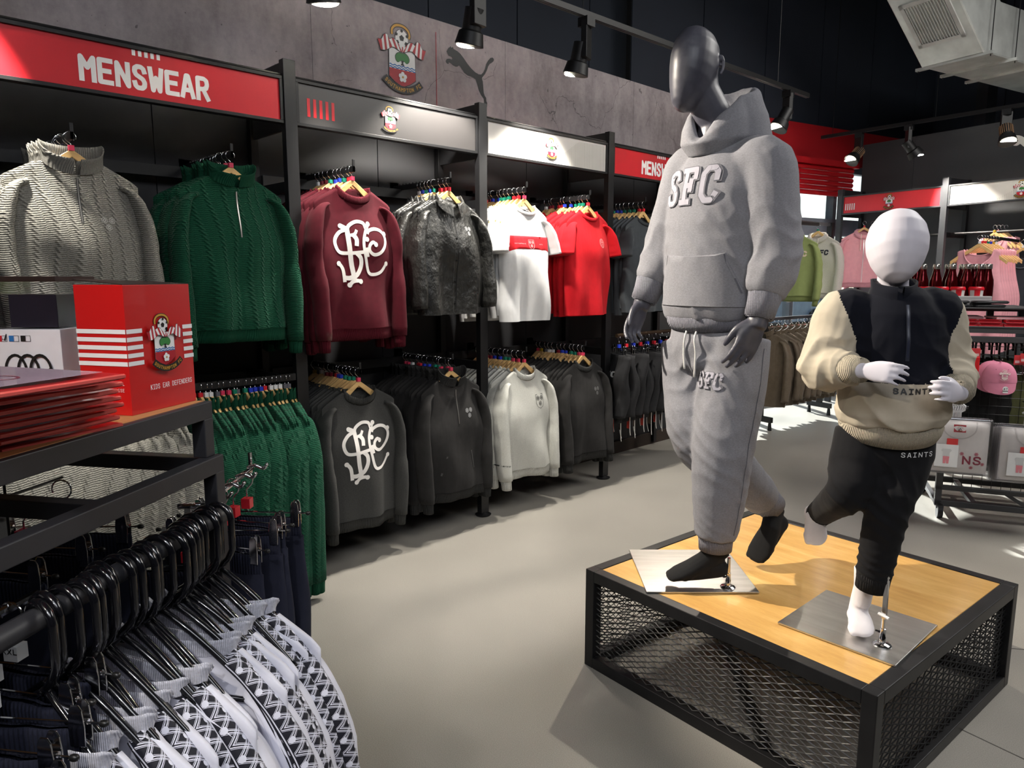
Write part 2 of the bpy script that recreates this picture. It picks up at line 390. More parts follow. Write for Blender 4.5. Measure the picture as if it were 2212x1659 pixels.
def concrete():
    t = NT('printed_concrete'); s = t.n('ShaderNodeSeparateXYZ'); t.L(t.obj(), s.inputs[0])
    big = t.noise(1.3, detail=5, rough=0.6); fine = t.noise(34, detail=6, rough=0.75); med = t.noise(6, detail=4, stretch=(1, 1.6, 0.6))
    f = t.M('ADD', t.M('MULTIPLY', big, 0.5), t.M('ADD', t.M('MULTIPLY', med, 0.3), t.M('MULTIPLY', fine, 0.22)))
    c = t.ramp(f, [(0.36, srgb(120, 110, 112)), (0.5, srgb(162, 152, 154)), (0.64, srgb(190, 180, 181))])
    wv = t.n('ShaderNodeTexNoise'); wv.inputs['Scale'].default_value = 2.2; wv.inputs['Detail'].default_value = 5; t.L(t.obj(), wv.inputs['Vector'])
    ad = t.n('ShaderNodeVectorMath', operation='MULTIPLY_ADD'); t.L(wv.outputs['Color'], ad.inputs[0]); ad.inputs[1].default_value = (0.5, 0.5, 0.5); t.L(t.obj(), ad.inputs[2])
    vo = t.n('ShaderNodeTexVoronoi', feature='DISTANCE_TO_EDGE'); vo.inputs['Scale'].default_value = 1.5; t.L(ad.outputs[0], vo.inputs['Vector'])
    cr = t.M('LESS_THAN', vo.outputs['Distance'], 0.0028)
    br = t.M('GREATER_THAN', t.noise(1.9, detail=2), 0.50); cr = t.M('MULTIPLY', cr, br)
    pits = t.M('GREATER_THAN', t.noise(46, detail=1), 0.775)
    dk = t.M('MAXIMUM', cr, pits)
    mx = t.n('ShaderNodeMix', data_type='RGBA'); t.L(t.M('MULTIPLY', dk, 0.55), mx.inputs['Factor']); t.L(c, mx.inputs[6]); mx.inputs[7].default_value = srgb(40, 36, 38)
    t.base(mx.outputs[2]); setp(t.b, Roughness=0.75); return t.m
CONC = concrete()
def floor_mat():
    t = NT('speckled_vinyl_floor'); g = t.noise(420, detail=2, rough=0.7); b = t.noise(1.1, detail=3)
    f = t.M('ADD', t.M('MULTIPLY', g, 0.75), t.M('MULTIPLY', b, 0.25))
    t.base(t.ramp(f, [(0.36, srgb(120, 116, 110)), (0.5, srgb(141, 137, 130)), (0.64, srgb(161, 157, 149))]))
    t.t.links.new(t.ramp(b, [(0.3, (0.40, 0.40, 0.40, 1)), (0.7, (0.5, 0.5, 0.5, 1))]), t.b.inputs['Roughness'])
    t.bump(g, 0.25, 0.0008); return t.m
FLOOR = floor_mat()
RZ = -math.radians(13.9)                      # the shop front and right wall stand turned by this angle
def R3(X, Y, Z=0.0): c_, s_ = cos(RZ), sin(RZ); return Vector((X * c_ - Y * s_, X * s_ + Y * c_, Z))
RX, RY = R3(1, 0), R3(0, 1)
def atR(x, y, Y): return at(x, y, RY, Y)
def atRX(x, y, X): return at(x, y, RX, X)
def rframe(o): o.rotation_euler = (0, 0, RZ); return o

# ================================================================== shell
structure(MB().box((-9, -5, -0.12), (9, 14, 0)).build('floor', FLOOR))
s1 = atz(2060, 1568, 0); s2 = atz(2212, 1640, 0)
for k, (a, b) in enumerate((((s1.x, s1.y), (s1.x + (s2.x - s1.x) * 6, s1.y + (s2.y - s1.y) * 6)), ((-0.6, 3.2), (2.2, 5.2)))):
    a = Vector((*a, 0.0006)); b = Vector((*b, 0.0006)); structure(MB().bar(a, b, 0.004, 0.0012).build('trim_%d' % (k + 1), mat('floor_seam', srgb(88, 84, 80), 0.7)))
NAVY = mat('dark_ceiling_void', srgb(28, 32, 40), 0.8, var=0.1, vs_=1.5)
NAVY2 = mat('dark_wall_cladding', srgb(42, 48, 60), 0.7, var=0.1, vs_=1.5)
# ceiling of corrugated deck
deck = MB(); y = -5.0
prof = [(0, 0), (0.09, 0), (0.12, 0.05), (0.21, 0.05), (0.24, 0)]
pts = []
while y < 13.8: pts += [(y + a, b) for a, b in prof[:4]]; y += 0.24
for (a, b), (c_, d) in zip(pts[:-1], pts[1:]): deck.add([(-8, a, 4.75 + b), (9, a, 4.75 + b), (9, c_, 4.75 + d), (-8, c_, 4.75 + d)], [(0, 1, 2, 3)])
deck.box((-8, -5, 4.9), (9, 14, 4.95))
structure(deck.build('ceiling', mat('painted_steel_deck', srgb(36, 48, 50), 0.6)))
def cladded(name, a, b, z0, z1, thick, step, m, off=0.0):
    """clad wall from a to b: each cladding panel its own child"""
    a, b = Vector(a), Vector(b); d = (b - a).normalized(); n_ = d.cross(Vector((0, 0, 1))); L_ = (b - a).length
    root = MB().bar(a + Vector((0, 0, (z0 + z1) / 2)) - n_ * thick, b + Vector((0, 0, (z0 + z1) / 2)) - n_ * thick, thick, z1 - z0, up=(0, 0, 1)).build(name, mat('cladding_gap', srgb(10, 11, 14), 0.9)); structure(root)
    t = 0.0
    while t < L_ - 0.05:
        e = min(L_, t + step); p = a + d * (t + 0.006) - n_ * (thick * 0.42); q = a + d * (e - 0.006) - n_ * (thick * 0.42)
        MB().bar(p + Vector((0, 0, (z0 + z1) / 2)), q + Vector((0, 0, (z0 + z1) / 2)), 0.02, z1 - z0 - 0.01).build('cladding_panel', m, root); t = e
    return root
cladded('wall_left_upper', (-4.6, -4, 0), (-4.6, 9.5, 0), 2.6, 4.75, 0.06, 0.95, NAVY2)
fa, fb = R3(-5.62, 4.6), R3(-5.62, 11.5)
cladded('wall_front_upper', (fa.x, fa.y, 0), (fb.x, fb.y, 0), 3.12, 4.75, 0.06, 0.92, NAVY2)
ga, gb = R3(-5.7, 9.6), R3(6, 9.6)
cladded('wall_far', (ga.x, ga.y, 0), (gb.x, gb.y, 0), 0, 4.75, 0.06, 0.92, NAVY2)
structure(MB().box((-4.7, -4.2, 0), (7.6, -4.0, 4.75)).build('wall_back', BLACKM))
structure(MB().box((7.4, -4.0, 0), (7.6, 11, 4.75)).build('wall_right', BLACKM))
# steel columns standing in front of the far walls
for px in ((1046, 7.95), (1850, 8.6), (2105, 8.9)): pass
for k, (X, Y) in enumerate(((-4.62, 8.9), (-2.85, 9.0))):
    c0 = R3(X, Y); o = MB().box((-0.06, -0.1, 0), (0.06, 0.1, 4.75)).build('trim_%d' % (3 + k), mat('column_grey', srgb(44, 48, 54), 0.6)); o.location = c0; o.rotation_euler = (0, 0, RZ); structure(o)

# left wall: black lower wall with joints, printed concrete boards above
WX = -3.58
wl = structure(MB().box((WX - 0.16, -3.6, 0), (WX - 0.012, 6.3, 2.3)).build('wall_left', mat('cladding_gap', srgb(10, 11, 14), 0.9)))
bj = [-3.6, -2.6, -1.3, 0.19, 1.2, 2.41, 3.62, 4.85, 6.3]
for a, b in zip(bj[:-1], bj[1:]): MB().box((WX - 0.014, a + 0.0025, 0.09), (WX, b - 0.0025, 2.28)).build('wall_panel', BLACKM, wl)
wu = structure(MB().box((WX - 0.16, -3.6, 2.29), (WX - 0.011, 6.35, 2.962)).build('wall_left_top', mat('board_edge', srgb(150, 146, 146), 0.8)))
cj = [-3.6, -2.18, -0.78, 0.62, 2.02, 3.42, 4.82, 6.35]
for a, b in zip(cj[:-1], cj[1:]): MB().box((WX - 0.012, a + 0.0012, 2.286), (WX, b - 0.0012, 2.965)).build('concrete_board', CONC, wu)
structure(MB().box((WX - 0.01, -3.6, 0), (WX + 0.02, 6.3, 0.1)).build('baseboard_left', mat('plinth_brown', srgb(52, 42, 36), 0.6)))

# shop front: red fascia over a roller shutter box, glazing with mullions
F = thing('wall_front', None, None); F.rotation_euler = (0, 0, RZ); F['kind'] = 'structure'
REDP = mat('red_fascia', srgb(176, 22, 32), 0.5, var=0.05, vs_=2)
MB().box((-5.72, 4.9, 2.74), (-5.55, 11.4, 3.14)).build('fascia_board', REDP, F)
REDS = mat('red_shutter', srgb(190, 24, 34), 0.38, var=0.05)
hood = MB(); hood.box((-5.62, 4.9, 2.70), (-5.44, 7.9, 2.76)); hood.build('shutter_hood', REDS, F)
for k in range(6):
    z = 2.70 - k * 0.055
    q = MB(); P = [( -5.50 + 0.016 * sin(PI * j / 6) , z - 0.052 * j / 6) for j in range(7)]
    q.add([(x, y, zz) for y in (5.0, 7.86) for x, zz in P] + [(x - 0.014, y, zz) for y in (5.0, 7.86) for x, zz in P],
          [(j, j + 1, j + 8, j + 7) for j in range(6)] + [(14 + j, 21 + j, 22 + j, 15 + j) for j in range(6)] + [(0, 7, 21, 14), (6, 20, 27, 13)])
    q.build('shutter_slat', REDS, F, smooth=True)
FRW = mat('window_frame_grey', srgb(120, 128, 140), 0.5)
def thin_glass(name, tint, gloss, rough):
    t = NT(name); o_ = [n for n in t.t.nodes if n.type == 'OUTPUT_MATERIAL'][0]; tr = t.n('ShaderNodeBsdfTransparent'); gl = t.n('ShaderNodeBsdfGlossy'); mx = t.n('ShaderNodeMixShader')
    tr.inputs[0].default_value = tint; gl.inputs['Roughness'].default_value = rough; fr = t.n('ShaderNodeFresnel'); fr.inputs[0].default_value = 1.45
    t.L(t.M('ADD', t.M('MULTIPLY', fr.outputs[0], 0.6), gloss, clamp=True), mx.inputs[0]); t.L(tr.outputs[0], mx.inputs[1]); t.L(gl.outputs[0], mx.inputs[2]); t.L(mx.outputs[0], o_.inputs[0]); t.t.nodes.remove(t.b); return t.m
GLASS = thin_glass('window_glass', (0.93, 0.96, 0.97, 1), 0.0, 0.02)
ys = [4.9, 5.9, 6.95, 7.62, 8.6, 9.6]
for k, (a, b) in enumerate(zip(ys[:-1], ys[1:])):
    r = MB()
    r.box((-5.66, a, 0), (-5.56, a + 0.06, 2.72)); r.box((-5.66, b - 0.0, 0), (-5.56, b + 0.05, 2.72))
    r.box((-5.655, a, 0), (-5.565, b, 0.12)); r.box((-5.66, a, 1.93), (-5.56, b, 2.12)); r.box((-5.655, a, 2.66), (-5.565, b, 2.74))
    wi = r.build('window_%d' % (k + 1), FRW); wi.rotation_euler = (0, 0, RZ); structure(wi)
    MB().box((-5.615, a + 0.06, 0.12), (-5.609, b, 1.93)).build('glass_pane', GLASS, wi)
    MB().box((-5.615, a + 0.06, 2.12), (-5.609, b, 2.66)).build('glass_pane', GLASS, wi)
# street outside: pale paving and a distant row
PAVE = mat('street_paving', srgb(178, 176, 170), 0.8)
o = MB().box((-30, -2, -0.14), (-5.75, 30, -0.02)).build('street_pavement', PAVE); o.rotation_euler = (0, 0, RZ); structure(o)
for k, (Y, h_, m_) in enumerate(((5.2, 1.1, srgb(150, 158, 160)), (9.5, 1.5, srgb(165, 150, 140)), (14.5, 1.2, srgb(140, 150, 158)))):
    r = rframe(thing('parked_van', 'pale parked van out in the street, seen through the shop window' if k == 1 else ('silver parked car outside the first window pane' if k == 0 else 'grey parked car farthest along the street outside'), 'vehicle'))
    X = -13.5
    body = [( -2.0, 0.35), (2.0, 0.35), (2.05, 0.9), (1.4, 1.0), (0.9, h_ + 0.35), (-1.4, h_ + 0.35), (-2.0, 0.95)]
    q = MB().prism([(a, b) for a, b in body], 1.7, O=(X, Y, 0), X=(0, 1, 0), Y=(0, 0, 1)); q.build('car_body', mat('van_paint_%d' % k, m_, 0.3), r)
    for dy in (-1.25, 1.25): MB().tube([(X - 0.1, Y + dy, 0.33), (X + 1.8, Y + dy, 0.33)], 0.33, 16).build('wheel', PBLACK, r)
    MB().box((X + 1.69, Y - 1.1, 0.98), (X + 1.72, Y + 0.75, h_ + 0.22)).build('side_window', mat('car_glass', srgb(60, 70, 80), 0.1), r)

# right wall: dark free-standing partition behind the wall bays
RWY = 7.82
rw = structure(rframe(MB().box((-5.36, RWY + 0.012, 0), (3.4, RWY + 0.16, 2.95)).build('wall_right_display', BLACKM)))
xs = [-5.36, -4.75, -3.55, -2.36, -1.17, 0.0, 1.2, 2.4, 3.4]
DK = mat('charcoal_wall_panel', srgb(58, 60, 63), 0.55, var=0.06, vs_=2)
for a, b in zip(xs[:-1], xs[1:]): MB().box((a + 0.0015, RWY, 0), (b - 0.0015, RWY + 0.013, 2.948)).build('wall_panel', DK, rw)
sk_ = MB(); o = sk_.box((0, 0, 0), (0.07, 0.03, 0.085)).build('light_switch', WHITE); 
o.location = R3(-5.42, RWY - 0.01, 2.33); o.rotation_euler = (0, 0, RZ); tag(o, 'small pale switch box at the left end of the charcoal partition', 'switch')

# ================================================================== crest and emblem prints
def crest(det=True, lite=False):
    """football club crest: halo, ball, scarf, shield with tree, waves and rose, name ribbon; 0.38 high"""
    P = Print(); T = 0.006
    W_, K_, R_, G_, B_, Y_ = WHITE, PBLACK, RED2, GREEN, BLUE, GOLD
    halo = sp2([(-0.066, 0.128), (-0.066, 0.155), (-0.045, 0.178), (-0.012, 0.186), (0.022, 0.182), (0.048, 0.165), (0.056, 0.142), (0.05, 0.125)], 5)
    P.stroke(halo, 0.022, K_); P.stroke(halo, 0.013, Y_)
    P.disc((0, 0.117), 0.047, K_, 28, 0.05); P.disc((0, 0.117), 0.0445, W_, 28, 0.0475)
    pent = lambda cx, cy, r, a0: [(cx + r * sin(a0 + 2 * PI * i / 5), cy + r * cos(a0 + 2 * PI * i / 5)) for i in range(5)]
    P.poly(pent(0, 0.119, 0.018, 0), K_)
    for a, b, r, q in ((-0.031, 0.092, 0.013, 0.4), (0.031, 0.092, 0.013, -0.4), (-0.037, 0.135, 0.010, 0), (0.037, 0.135, 0.010, 0), (0, 0.158, 0.010, 0.6)): P.poly(pent(a, b, r, q), K_)
    sh = [(-0.09, 0.055), (-0.092, -0.10), (-0.05, -0.128), (0, -0.148), (0.05, -0.128), (0.092, -0.10), (0.09, 0.055)]
    P.poly([(a * 1.035, b * 1.02 - 0.001) for a, b in sh], K_); P.poly(sh, W_)
    P.poly([(-0.0915, -0.055), (-0.092, -0.10), (-0.05, -0.128), (0, -0.148), (0.05, -0.128), (0.092, -0.10), (0.0915, -0.055)], R_)
    for z in (-0.037, -0.050):
        P.stroke([(-0.09 + 0.18 * i / 36, z + 0.0032 * sin(i * PI / 3)) for i in range(37)], 0.006, B_)
    tr = [(-0.048, 0.012), (-0.038, 0.028), (-0.02, 0.036), (0, 0.034), (0.02, 0.037), (0.038, 0.027), (0.048, 0.010), (0.044, -0.006), (0.028, -0.016), (0.012, -0.008), (-0.012, -0.008), (-0.03, -0.017), (-0.044, -0.007)]
    P.poly([(a * 1.06, b * 1.08) for a, b in sp2(tr, 3, True)], K_); P.poly(sp2(tr, 3, True), G_)
    P.poly([(-0.009, -0.005), (0.009, -0.005), (0.005, -0.02), (0.014, -0.031), (-0.014, -0.031), (-0.005, -0.02)], K_)
    for i in range(5):
        a = 2 * PI * i / 5; P.disc((0.018 * sin(a), -0.095 + 0.018 * cos(a)), 0.0125, W_, 12)
    P.disc((0, -0.095), 0.006, Y_, 8)
    # scarf in red and white stripes, hanging over the shield top
    for s in (-1, 1):
        top = sp2([(0.02, 0.073), (0.045, 0.098), (0.068, 0.105), (0.09, 0.095), (0.105, 0.118), (0.125, 0.112), (0.142, 0.085), (0.168, 0.082)], 4)
        bot = sp2([(0.0, 0.042), (0.02, 0.045), (0.045, 0.055), (0.07, 0.057), (0.095, 0.042), (0.115, 0.032), (0.135, 0.028), (0.148, 0.028)], 4)
        n_ = len(top)
        P.poly([(s * (a), b + 0.003) for a, b in top] + [(s * a, b - 0.003) for a, b in reversed(bot)], K_)
        z0 = P.z + 1
        for k in range(9):
            i0, i1 = int(k * (n_ - 1) / 9), int((k + 1) * (n_ - 1) / 9)
            P.poly([(s * a, b) for a, b in top[i0:i1 + 1]] + [(s * a, b) for a, b in reversed(bot[i0:i1 + 1])], (R_ if k % 2 == 0 else W_), dz=z0)
        P.z = z0
    P.poly([(-0.024, 0.073), (0.024, 0.073), (0.002, 0.042), (-0.002, 0.042)], W_)
    P.stroke([(0, 0.07), (0, 0.045)], 0.008, R_)
    rb = lambda a, r: (r * sin(a), 0.018 + 0.0 - r * cos(a))
    ar = [(-0.78 + 1.56 * i / 20) for i in range(21)]
    P.poly([rb(a, 0.206) for a in ar] + [rb(a, 0.163) for a in reversed(ar)], GOLD if lite else K_)
    P.poly([rb(a * 0.985, 0.2035) for a in ar] + [rb(a * 0.985, 0.1655) for a in reversed(ar)], K_)
    txt = 'SOUTHAMPTON FC'; P.z += 1; z0 = P.z
    for i, ch in enumerate(txt):
        if ch == ' ': continue
        a = -0.68 + 1.36 * i / (len(txt) - 1); q = letters(ch, 0.023, GOLD, weight=0.24, narrow=0.72)
        c_, s_ = cos(a), sin(a); bx, by = rb(a, 0.196)
        q.xf(lambda u, v: (bx + u * c_ - v * s_, by + u * s_ + v * c_))
        for v, f, m, l in q.parts: P.parts.append((v, f, m, z0 + 1))
    P.z = z0 + 1; return P
CREST = crest()
CAT = [(-0.1941, 0.1323), (-0.185, 0.1485), (-0.177, 0.1574), (-0.1671, 0.1631), (-0.164, 0.1698), (-0.1582, 0.1631), (-0.1493, 0.1632), (-0.1442, 0.1707), (-0.1385, 0.1582), (-0.1086, 0.1516), (-0.0836, 0.1403), (-0.0585, 0.1215), (-0.028, 0.0942), (0.0028, 0.0722), (0.034, 0.0557), (0.0656, 0.0484), (0.087, 0.0512), (0.1059, 0.0691), (0.1195, 0.0906), (0.1305, 0.1231), (0.1469, 0.1472), (0.1661, 0.1662), (0.1852, 0.1731), (0.1973, 0.1667), (0.1961, 0.155), (0.1796, 0.1403), (0.1604, 0.1289), (0.1467, 0.111), (0.1357, 0.0861), (0.1193, 0.0602), (0.0976, 0.0372), (0.0921, 0.0286), (0.1001, 0.0111), (0.1036, -0.0188), (0.1076, -0.0563), (0.1156, -0.0721), (0.128, -0.0835), (0.13, -0.1024), (0.1376, -0.1147), (0.1341, -0.1403), (0.1233, -0.1382), (0.1136, -0.1243), (0.1084, -0.0925), (0.086, -0.0733), (0.0675, -0.0478), (0.0519, -0.0089), (0.0389, 0.0133), (0.0127, 0.0217), (-0.0289, 0.0253), (-0.0544, 0.0354), (-0.0746, 0.0538), (-0.0896, 0.0694), (-0.0997, 0.0693), (-0.1099, 0.0611), (-0.125, 0.0582), (-0.1449, 0.0624), (-0.1646, 0.0713), (-0.1784, 0.074), (-0.1785, 0.066), (-0.1845, 0.062), (-0.1966, 0.0668), (-0.2009, 0.0769), (-0.1938, 0.0891), (-0.1741, 0.0955), (-0.1544, 0.0933), (-0.1483, 0.0999), (-0.1541, 0.1078), (-0.1689, 0.1103), (-0.1778, 0.1103), (-0.186, 0.1195)]
LY, LZ = (0, 1, 0), (0, 0, 1)
tag(CREST.lay('wall_crest', (WX + 0.001, 2.594, 2.687), LY, LZ), 'large colour football crest with scarf and name ribbon printed on the concrete wall', 'crest')
tag(Print().stroke([(0, -0.22), (0, 0.2)], 0.0045, RED2).lay('divider_line', (WX + 0.001, 2.845, 2.695), LY, LZ), 'thin vertical red line between crest and black cat on the concrete wall', 'line')
tag(Print().poly(CAT, PBLACK).lay('leaping_cat_emblem', (WX + 0.001, 3.12, 2.67), LY, LZ), 'black leaping big cat silhouette on the concrete wall', 'emblem')
tag(Print().poly([(a * 1.0, b * 1.0) for a, b in CAT], flat('emblem_white', srgb(225, 222, 215))).lay('leaping_cat_emblem', R3(-3.62, RWY - 0.001, 2.64), RX, LZ), 'pale leaping big cat silhouette at the right edge of the charcoal partition', 'emblem')

# ================================================================== wall bays
POSTS = [-1.86, -0.69, 0.485, 1.66, 2.835, 4.01, 5.185]
SX, TOPZ = -3.15, 2.42
ORDP = ['post nearest the camera', 'left end of the long red sign', 'post at the left edge of the picture', 'post right of the long red sign', 'post between the charcoal and the white sign', 'post right of the white sign', 'post behind the tall mannequin']
def upright(y, label, X=None, grp=None):
    r = thing('upright_frame', label, 'upright', (SX - 0.02, y, 0))
    MB().box((SX - 0.04, y - 0.03, 0.02), (SX, y + 0.03, TOPZ)).build('front_post', BLACK, r, world=True, bevel=0.002)
    MB().box((WX + 0.006, y - 0.02, 0.02), (WX + 0.046, y + 0.02, TOPZ)).build('rear_post', BLACK, r, world=True, bevel=0.002)
    MB().prism([(WX + 0.01, 2.12), (SX - 0.04, 2.12), (SX - 0.04, TOPZ), (WX + 0.01, TOPZ)], 0.012, O=(0, y + 0.006, 0)).build('top_fin', BLACKM, r, world=True)
    for z in (0.9, 1.84): MB().box((WX + 0.04, y - 0.012, z), (SX - 0.03, y + 0.012, z + 0.05)).build('cross_bar', BLACK, r, world=True)
    MB().lathe([(0.012, 0.0), (0.045, 0.0), (0.05, 0.008), (0.02, 0.02), (0.012, 0.03)], (SX - 0.02, y, 0)).build('foot', BLACK, r, world=True, smooth=40)
    return r
for y, l in zip(POSTS, ORDP): upright(y, 'black square steel upright of the left wall, ' + l)
def hatch(w0, w1, h0, h1):
    P = Print(); n_ = 46
    for i in range(n_):
        t = i / n_; x = w0 + (w1 - w0) * t; top = h0 + (h1 - h0) * min(1, t * 2.0)
        P.stroke([(x, h0 + 0.003), (x - 0.004, top)], 0.0022, flat('hatch_grey', srgb(150, 148, 140)), dz=1)
    P.z = 1; return P
def sign(y0, y1, face, print_, label, frame_xf=None, z0=2.14, z1=2.345):
    """long header sign between two uprights; front plane faces +X"""
    r = thing('header_sign', label, 'sign', (SX - 0.03, (y0 + y1) / 2, z0))
    a, b = y0 + 0.032, y1 - 0.032; t = 0.014
    m = MB(); m.box((SX - 0.05, a, z0), (SX - 0.008, b, z0 + t)); m.box((SX - 0.05, a, z1 - t), (SX - 0.008, b, z1)); m.box((SX - 0.05, a, z0 + t), (SX - 0.008, a + t, z1 - t)); m.box((SX - 0.05, b - t, z0 + t), (SX - 0.008, b, z1 - t))
    m.box((SX - 0.05, a + t, z0 + t), (SX - 0.04, b - t, z1 - t))
    m.build('sign_frame', BLACK, r, world=True, bevel=0.001)
    MB().box((SX - 0.04, a + t, z0 + t), (SX - 0.017, b - t, z1 - t)).build('sign_panel', face, r, world=True)
    MB().tube([(SX - 0.03, a, z1 + 0.008), (SX - 0.03, b, z1 + 0.008)], 0.008, 8).build('top_rail', BLACK, r, world=True)
    for nm, pr in (print_ if isinstance(print_, list) else [('sign_print', print_)] if print_ is not None else []): pr.lay(nm, (SX - 0.017, (a + b) / 2, (z0 + z1) / 2), LY, LZ, r, world=True)
    return r
def bars(n_, w_, gap, h_, m, x0, y0):
    P = Print()
    for i in range(n_): P.poly([(x0 + i * (w_ + gap), y0), (x0 + i * (w_ + gap) + w_, y0), (x0 + i * (w_ + gap) + w_, y0 + h_), (x0 + i * (w_ + gap), y0 + h_)], m, dz=1)
    P.z = 1; return P
def menswear(dx): return [('sign_lettering', letters('MENSWEAR', 0.098, WHITE, 0.26, 0.20, narrow=0.60).scale(1, dx, -0.062)), ('sign_bars', bars(5, 0.013, 0.010, 0.022, WHITE, dx - 0.05, 0.066))]
half = (POSTS[3] - POSTS[2]) / 2
sign(POSTS[2], POSTS[3], RED, menswear(-0.02), 'long red header sign reading MENSWEAR, leftmost on the wall')
sign(POSTS[1], POSTS[2], RED, None, 'plain red header sign running out of frame at the left edge')
sign(POSTS[3], POSTS[4], SIGNB, [('sign_bars', bars(5, 0.0155, 0.0165, 0.083, RED, -half + 0.09, -0.055)), ('sign_crest', Print().join(CREST, 0.34, -0.035, -0.002))], 'charcoal header sign with five red bars and a small crest')
sign(POSTS[4], POSTS[5], SIGNW, [('sign_hatching', hatch(0.0, half - 0.05, -0.088, 0.075)), ('sign_crest', Print().join(CREST, 0.34, 0.0, -0.002))], 'white header sign with a small crest and grey hatching')
sign(POSTS[5], POSTS[6], RED, menswear(0.02), 'red header sign reading MENSWEAR partly behind the tall mannequin')
# rails behind the arms
for i, (a, b) in enumerate(zip(POSTS[:-1], POSTS[1:])):
    pos = ['before the picture begins', 'at the left edge', 'behind the green jumpers', 'behind the maroon jumpers and black jackets', 'behind the white and red tees', 'behind the charcoal tees'][i]
    for z, nm in ((1.90, 'upper'), (0.93, 'lower')):
        tag(MB().box((WX + 0.05, a + 0.02, z), (WX + 0.075, b - 0.02, z + 0.05)).build('back_rail', BLACK), 'black %s cross rail on the left wall, %s' % (nm, pos), 'rail')

# ================================================================== right wall bays (frame turned by RZ)
RU = [-5.314, -4.149, -2.98, -1.81]
RL = ['left of the red crest sign', 'between the red and the white crest sign', 'right of the white crest sign', 'beyond the white crest sign']
FY = 7.39
for X, l in zip(RU, RL):
    r = rframe(thing('upright_frame', 'black steel upright of the far display wall, ' + l, 'upright')); 
    MB().box((X - 0.03, FY, 0), (X + 0.03, FY + 0.04, TOPZ)).build('front_post', mat('grey_powder_coat', srgb(62, 64, 68), 0.5), r)
    MB().box((X - 0.02, RWY - 0.04, 0), (X + 0.02, RWY - 0.001, TOPZ)).build('rear_post', BLACK, r)
    MB().box((X - 0.006, FY + 0.03, 2.12), (X + 0.006, RWY - 0.03, TOPZ)).build('top_fin', BLACKM, r)
    for z in (0.9, 1.84): MB().box((X - 0.012, FY + 0.02, z), (X + 0.012, RWY - 0.03, z + 0.05)).build('cross_bar', BLACK, r)
def rsign(X0, X1, face, pr, label):
    r = rframe(thing('header_sign', label, 'sign')); z0, z1 = 2.14, 2.345; a, b = X0 + 0.032, X1 - 0.032; t = 0.014; GF = mat('grey_powder_coat', srgb(62, 64, 68), 0.5)
    m = MB(); m.box((a, FY + 0.005, z0), (b, FY + 0.05, z0 + t)); m.box((a, FY + 0.005, z1 - t), (b, FY + 0.05, z1)); m.box((a, FY + 0.005, z0 + t), (a + t, FY + 0.05, z1 - t)); m.box((b - t, FY + 0.005, z0 + t), (b, FY + 0.05, z1 - t)); m.build('sign_frame', GF, r)
    MB().box((a + t, FY + 0.014, z0 + t), (b - t, FY + 0.04, z1 - t)).build('sign_panel', face, r)
    for nm, q in pr: q.lay(nm, ((a + b) / 2, FY + 0.014, (z0 + z1) / 2), (1, 0, 0), (0, 0, 1), r)
rsign(RU[0], RU[1], mat('sign_coral_red', srgb(216, 48, 58), 0.42, var=0.03), [('sign_bars', bars(5, 0.013, 0.013, 0.07, WHITE, -half + 0.07, -0.055)), ('sign_crest', Print().join(CREST, 0.42, 0, -0.002))], 'red header sign with small crest on the far display wall')
rsign(RU[1], RU[2], SIGNW, [('sign_hatching', hatch(-0.14, half - 0.05, -0.088, 0.075)), ('sign_crest', Print().join(CREST, 0.42, 0.1, -0.002))], 'white header sign with small crest and hatching at the right edge')
for X0, X1, nm in ((RU[0], RU[1], 'pink and blue hoodies'), (RU[1], RU[2], 'pink dresses'), (RU[2], RU[3], 'items out of frame')):
    tag(rframe(MB().tube([(X0 + 0.032, FY + 0.12, 1.875), (X1 - 0.032, FY + 0.12, 1.875)], 0.013, 8).build('hanging_rail', BLACK)), 'black hanging rail on the far display wall for the ' + nm, 'rail')

# ================================================================== podium
PO, PW, PL, PR, PH = Vector((-1.624, 1.961, 0)), 1.06, 1.086, -0.088, 0.38
pod = thing('display_podium', 'low square display podium with a plywood top and black expanded-mesh sides', 'podium', PO, PR)
tb = 0.042
def frame_box(w_, l_, h_, t):
    m = MB()
    for x in (0, w_ - t):
        for y in (0, l_ - t): m.box((x, y, 0), (x + t, y + t, h_))
    for z in (0, h_ - t):
        for x in (0, w_ - t): m.box((x, t, z), (x + t, l_ - t, z + t))
        for y in (0, l_ - t): m.box((t, y, z), (w_ - t, y + t, z + t))
    return m
frame_box(PW, PL, PH, tb).build('steel_frame', IRON, pod, bevel=0.0025)
ply = NT('golden_birch_plywood'); g = ply.noise(3.0, detail=6, rough=0.6, stretch=(1.0, 7, 1)); g2 = ply.noise(40, detail=3, stretch=(1, 10, 1))
ply.base(ply.ramp(ply.M('ADD', ply.M('MULTIPLY', g, 0.75), ply.M('MULTIPLY', g2, 0.25)), [(0.3, srgb(184, 136, 72)), (0.52, srgb(206, 162, 94)), (0.7, srgb(222, 184, 120))]))
setp(ply.b, Roughness=0.28); ply.b.inputs['Coat Weight'].default_value = 0.25; ply.b.inputs['Coat Roughness'].default_value = 0.15; ply.bump(g2, 0.12, 0.0006)
MB().box((tb + 0.002, tb + 0.002, PH - 0.03), (PW - tb - 0.002, PL - tb - 0.002, PH - 0.002)).build('plywood_top', ply.m, pod, bevel=0.0015)
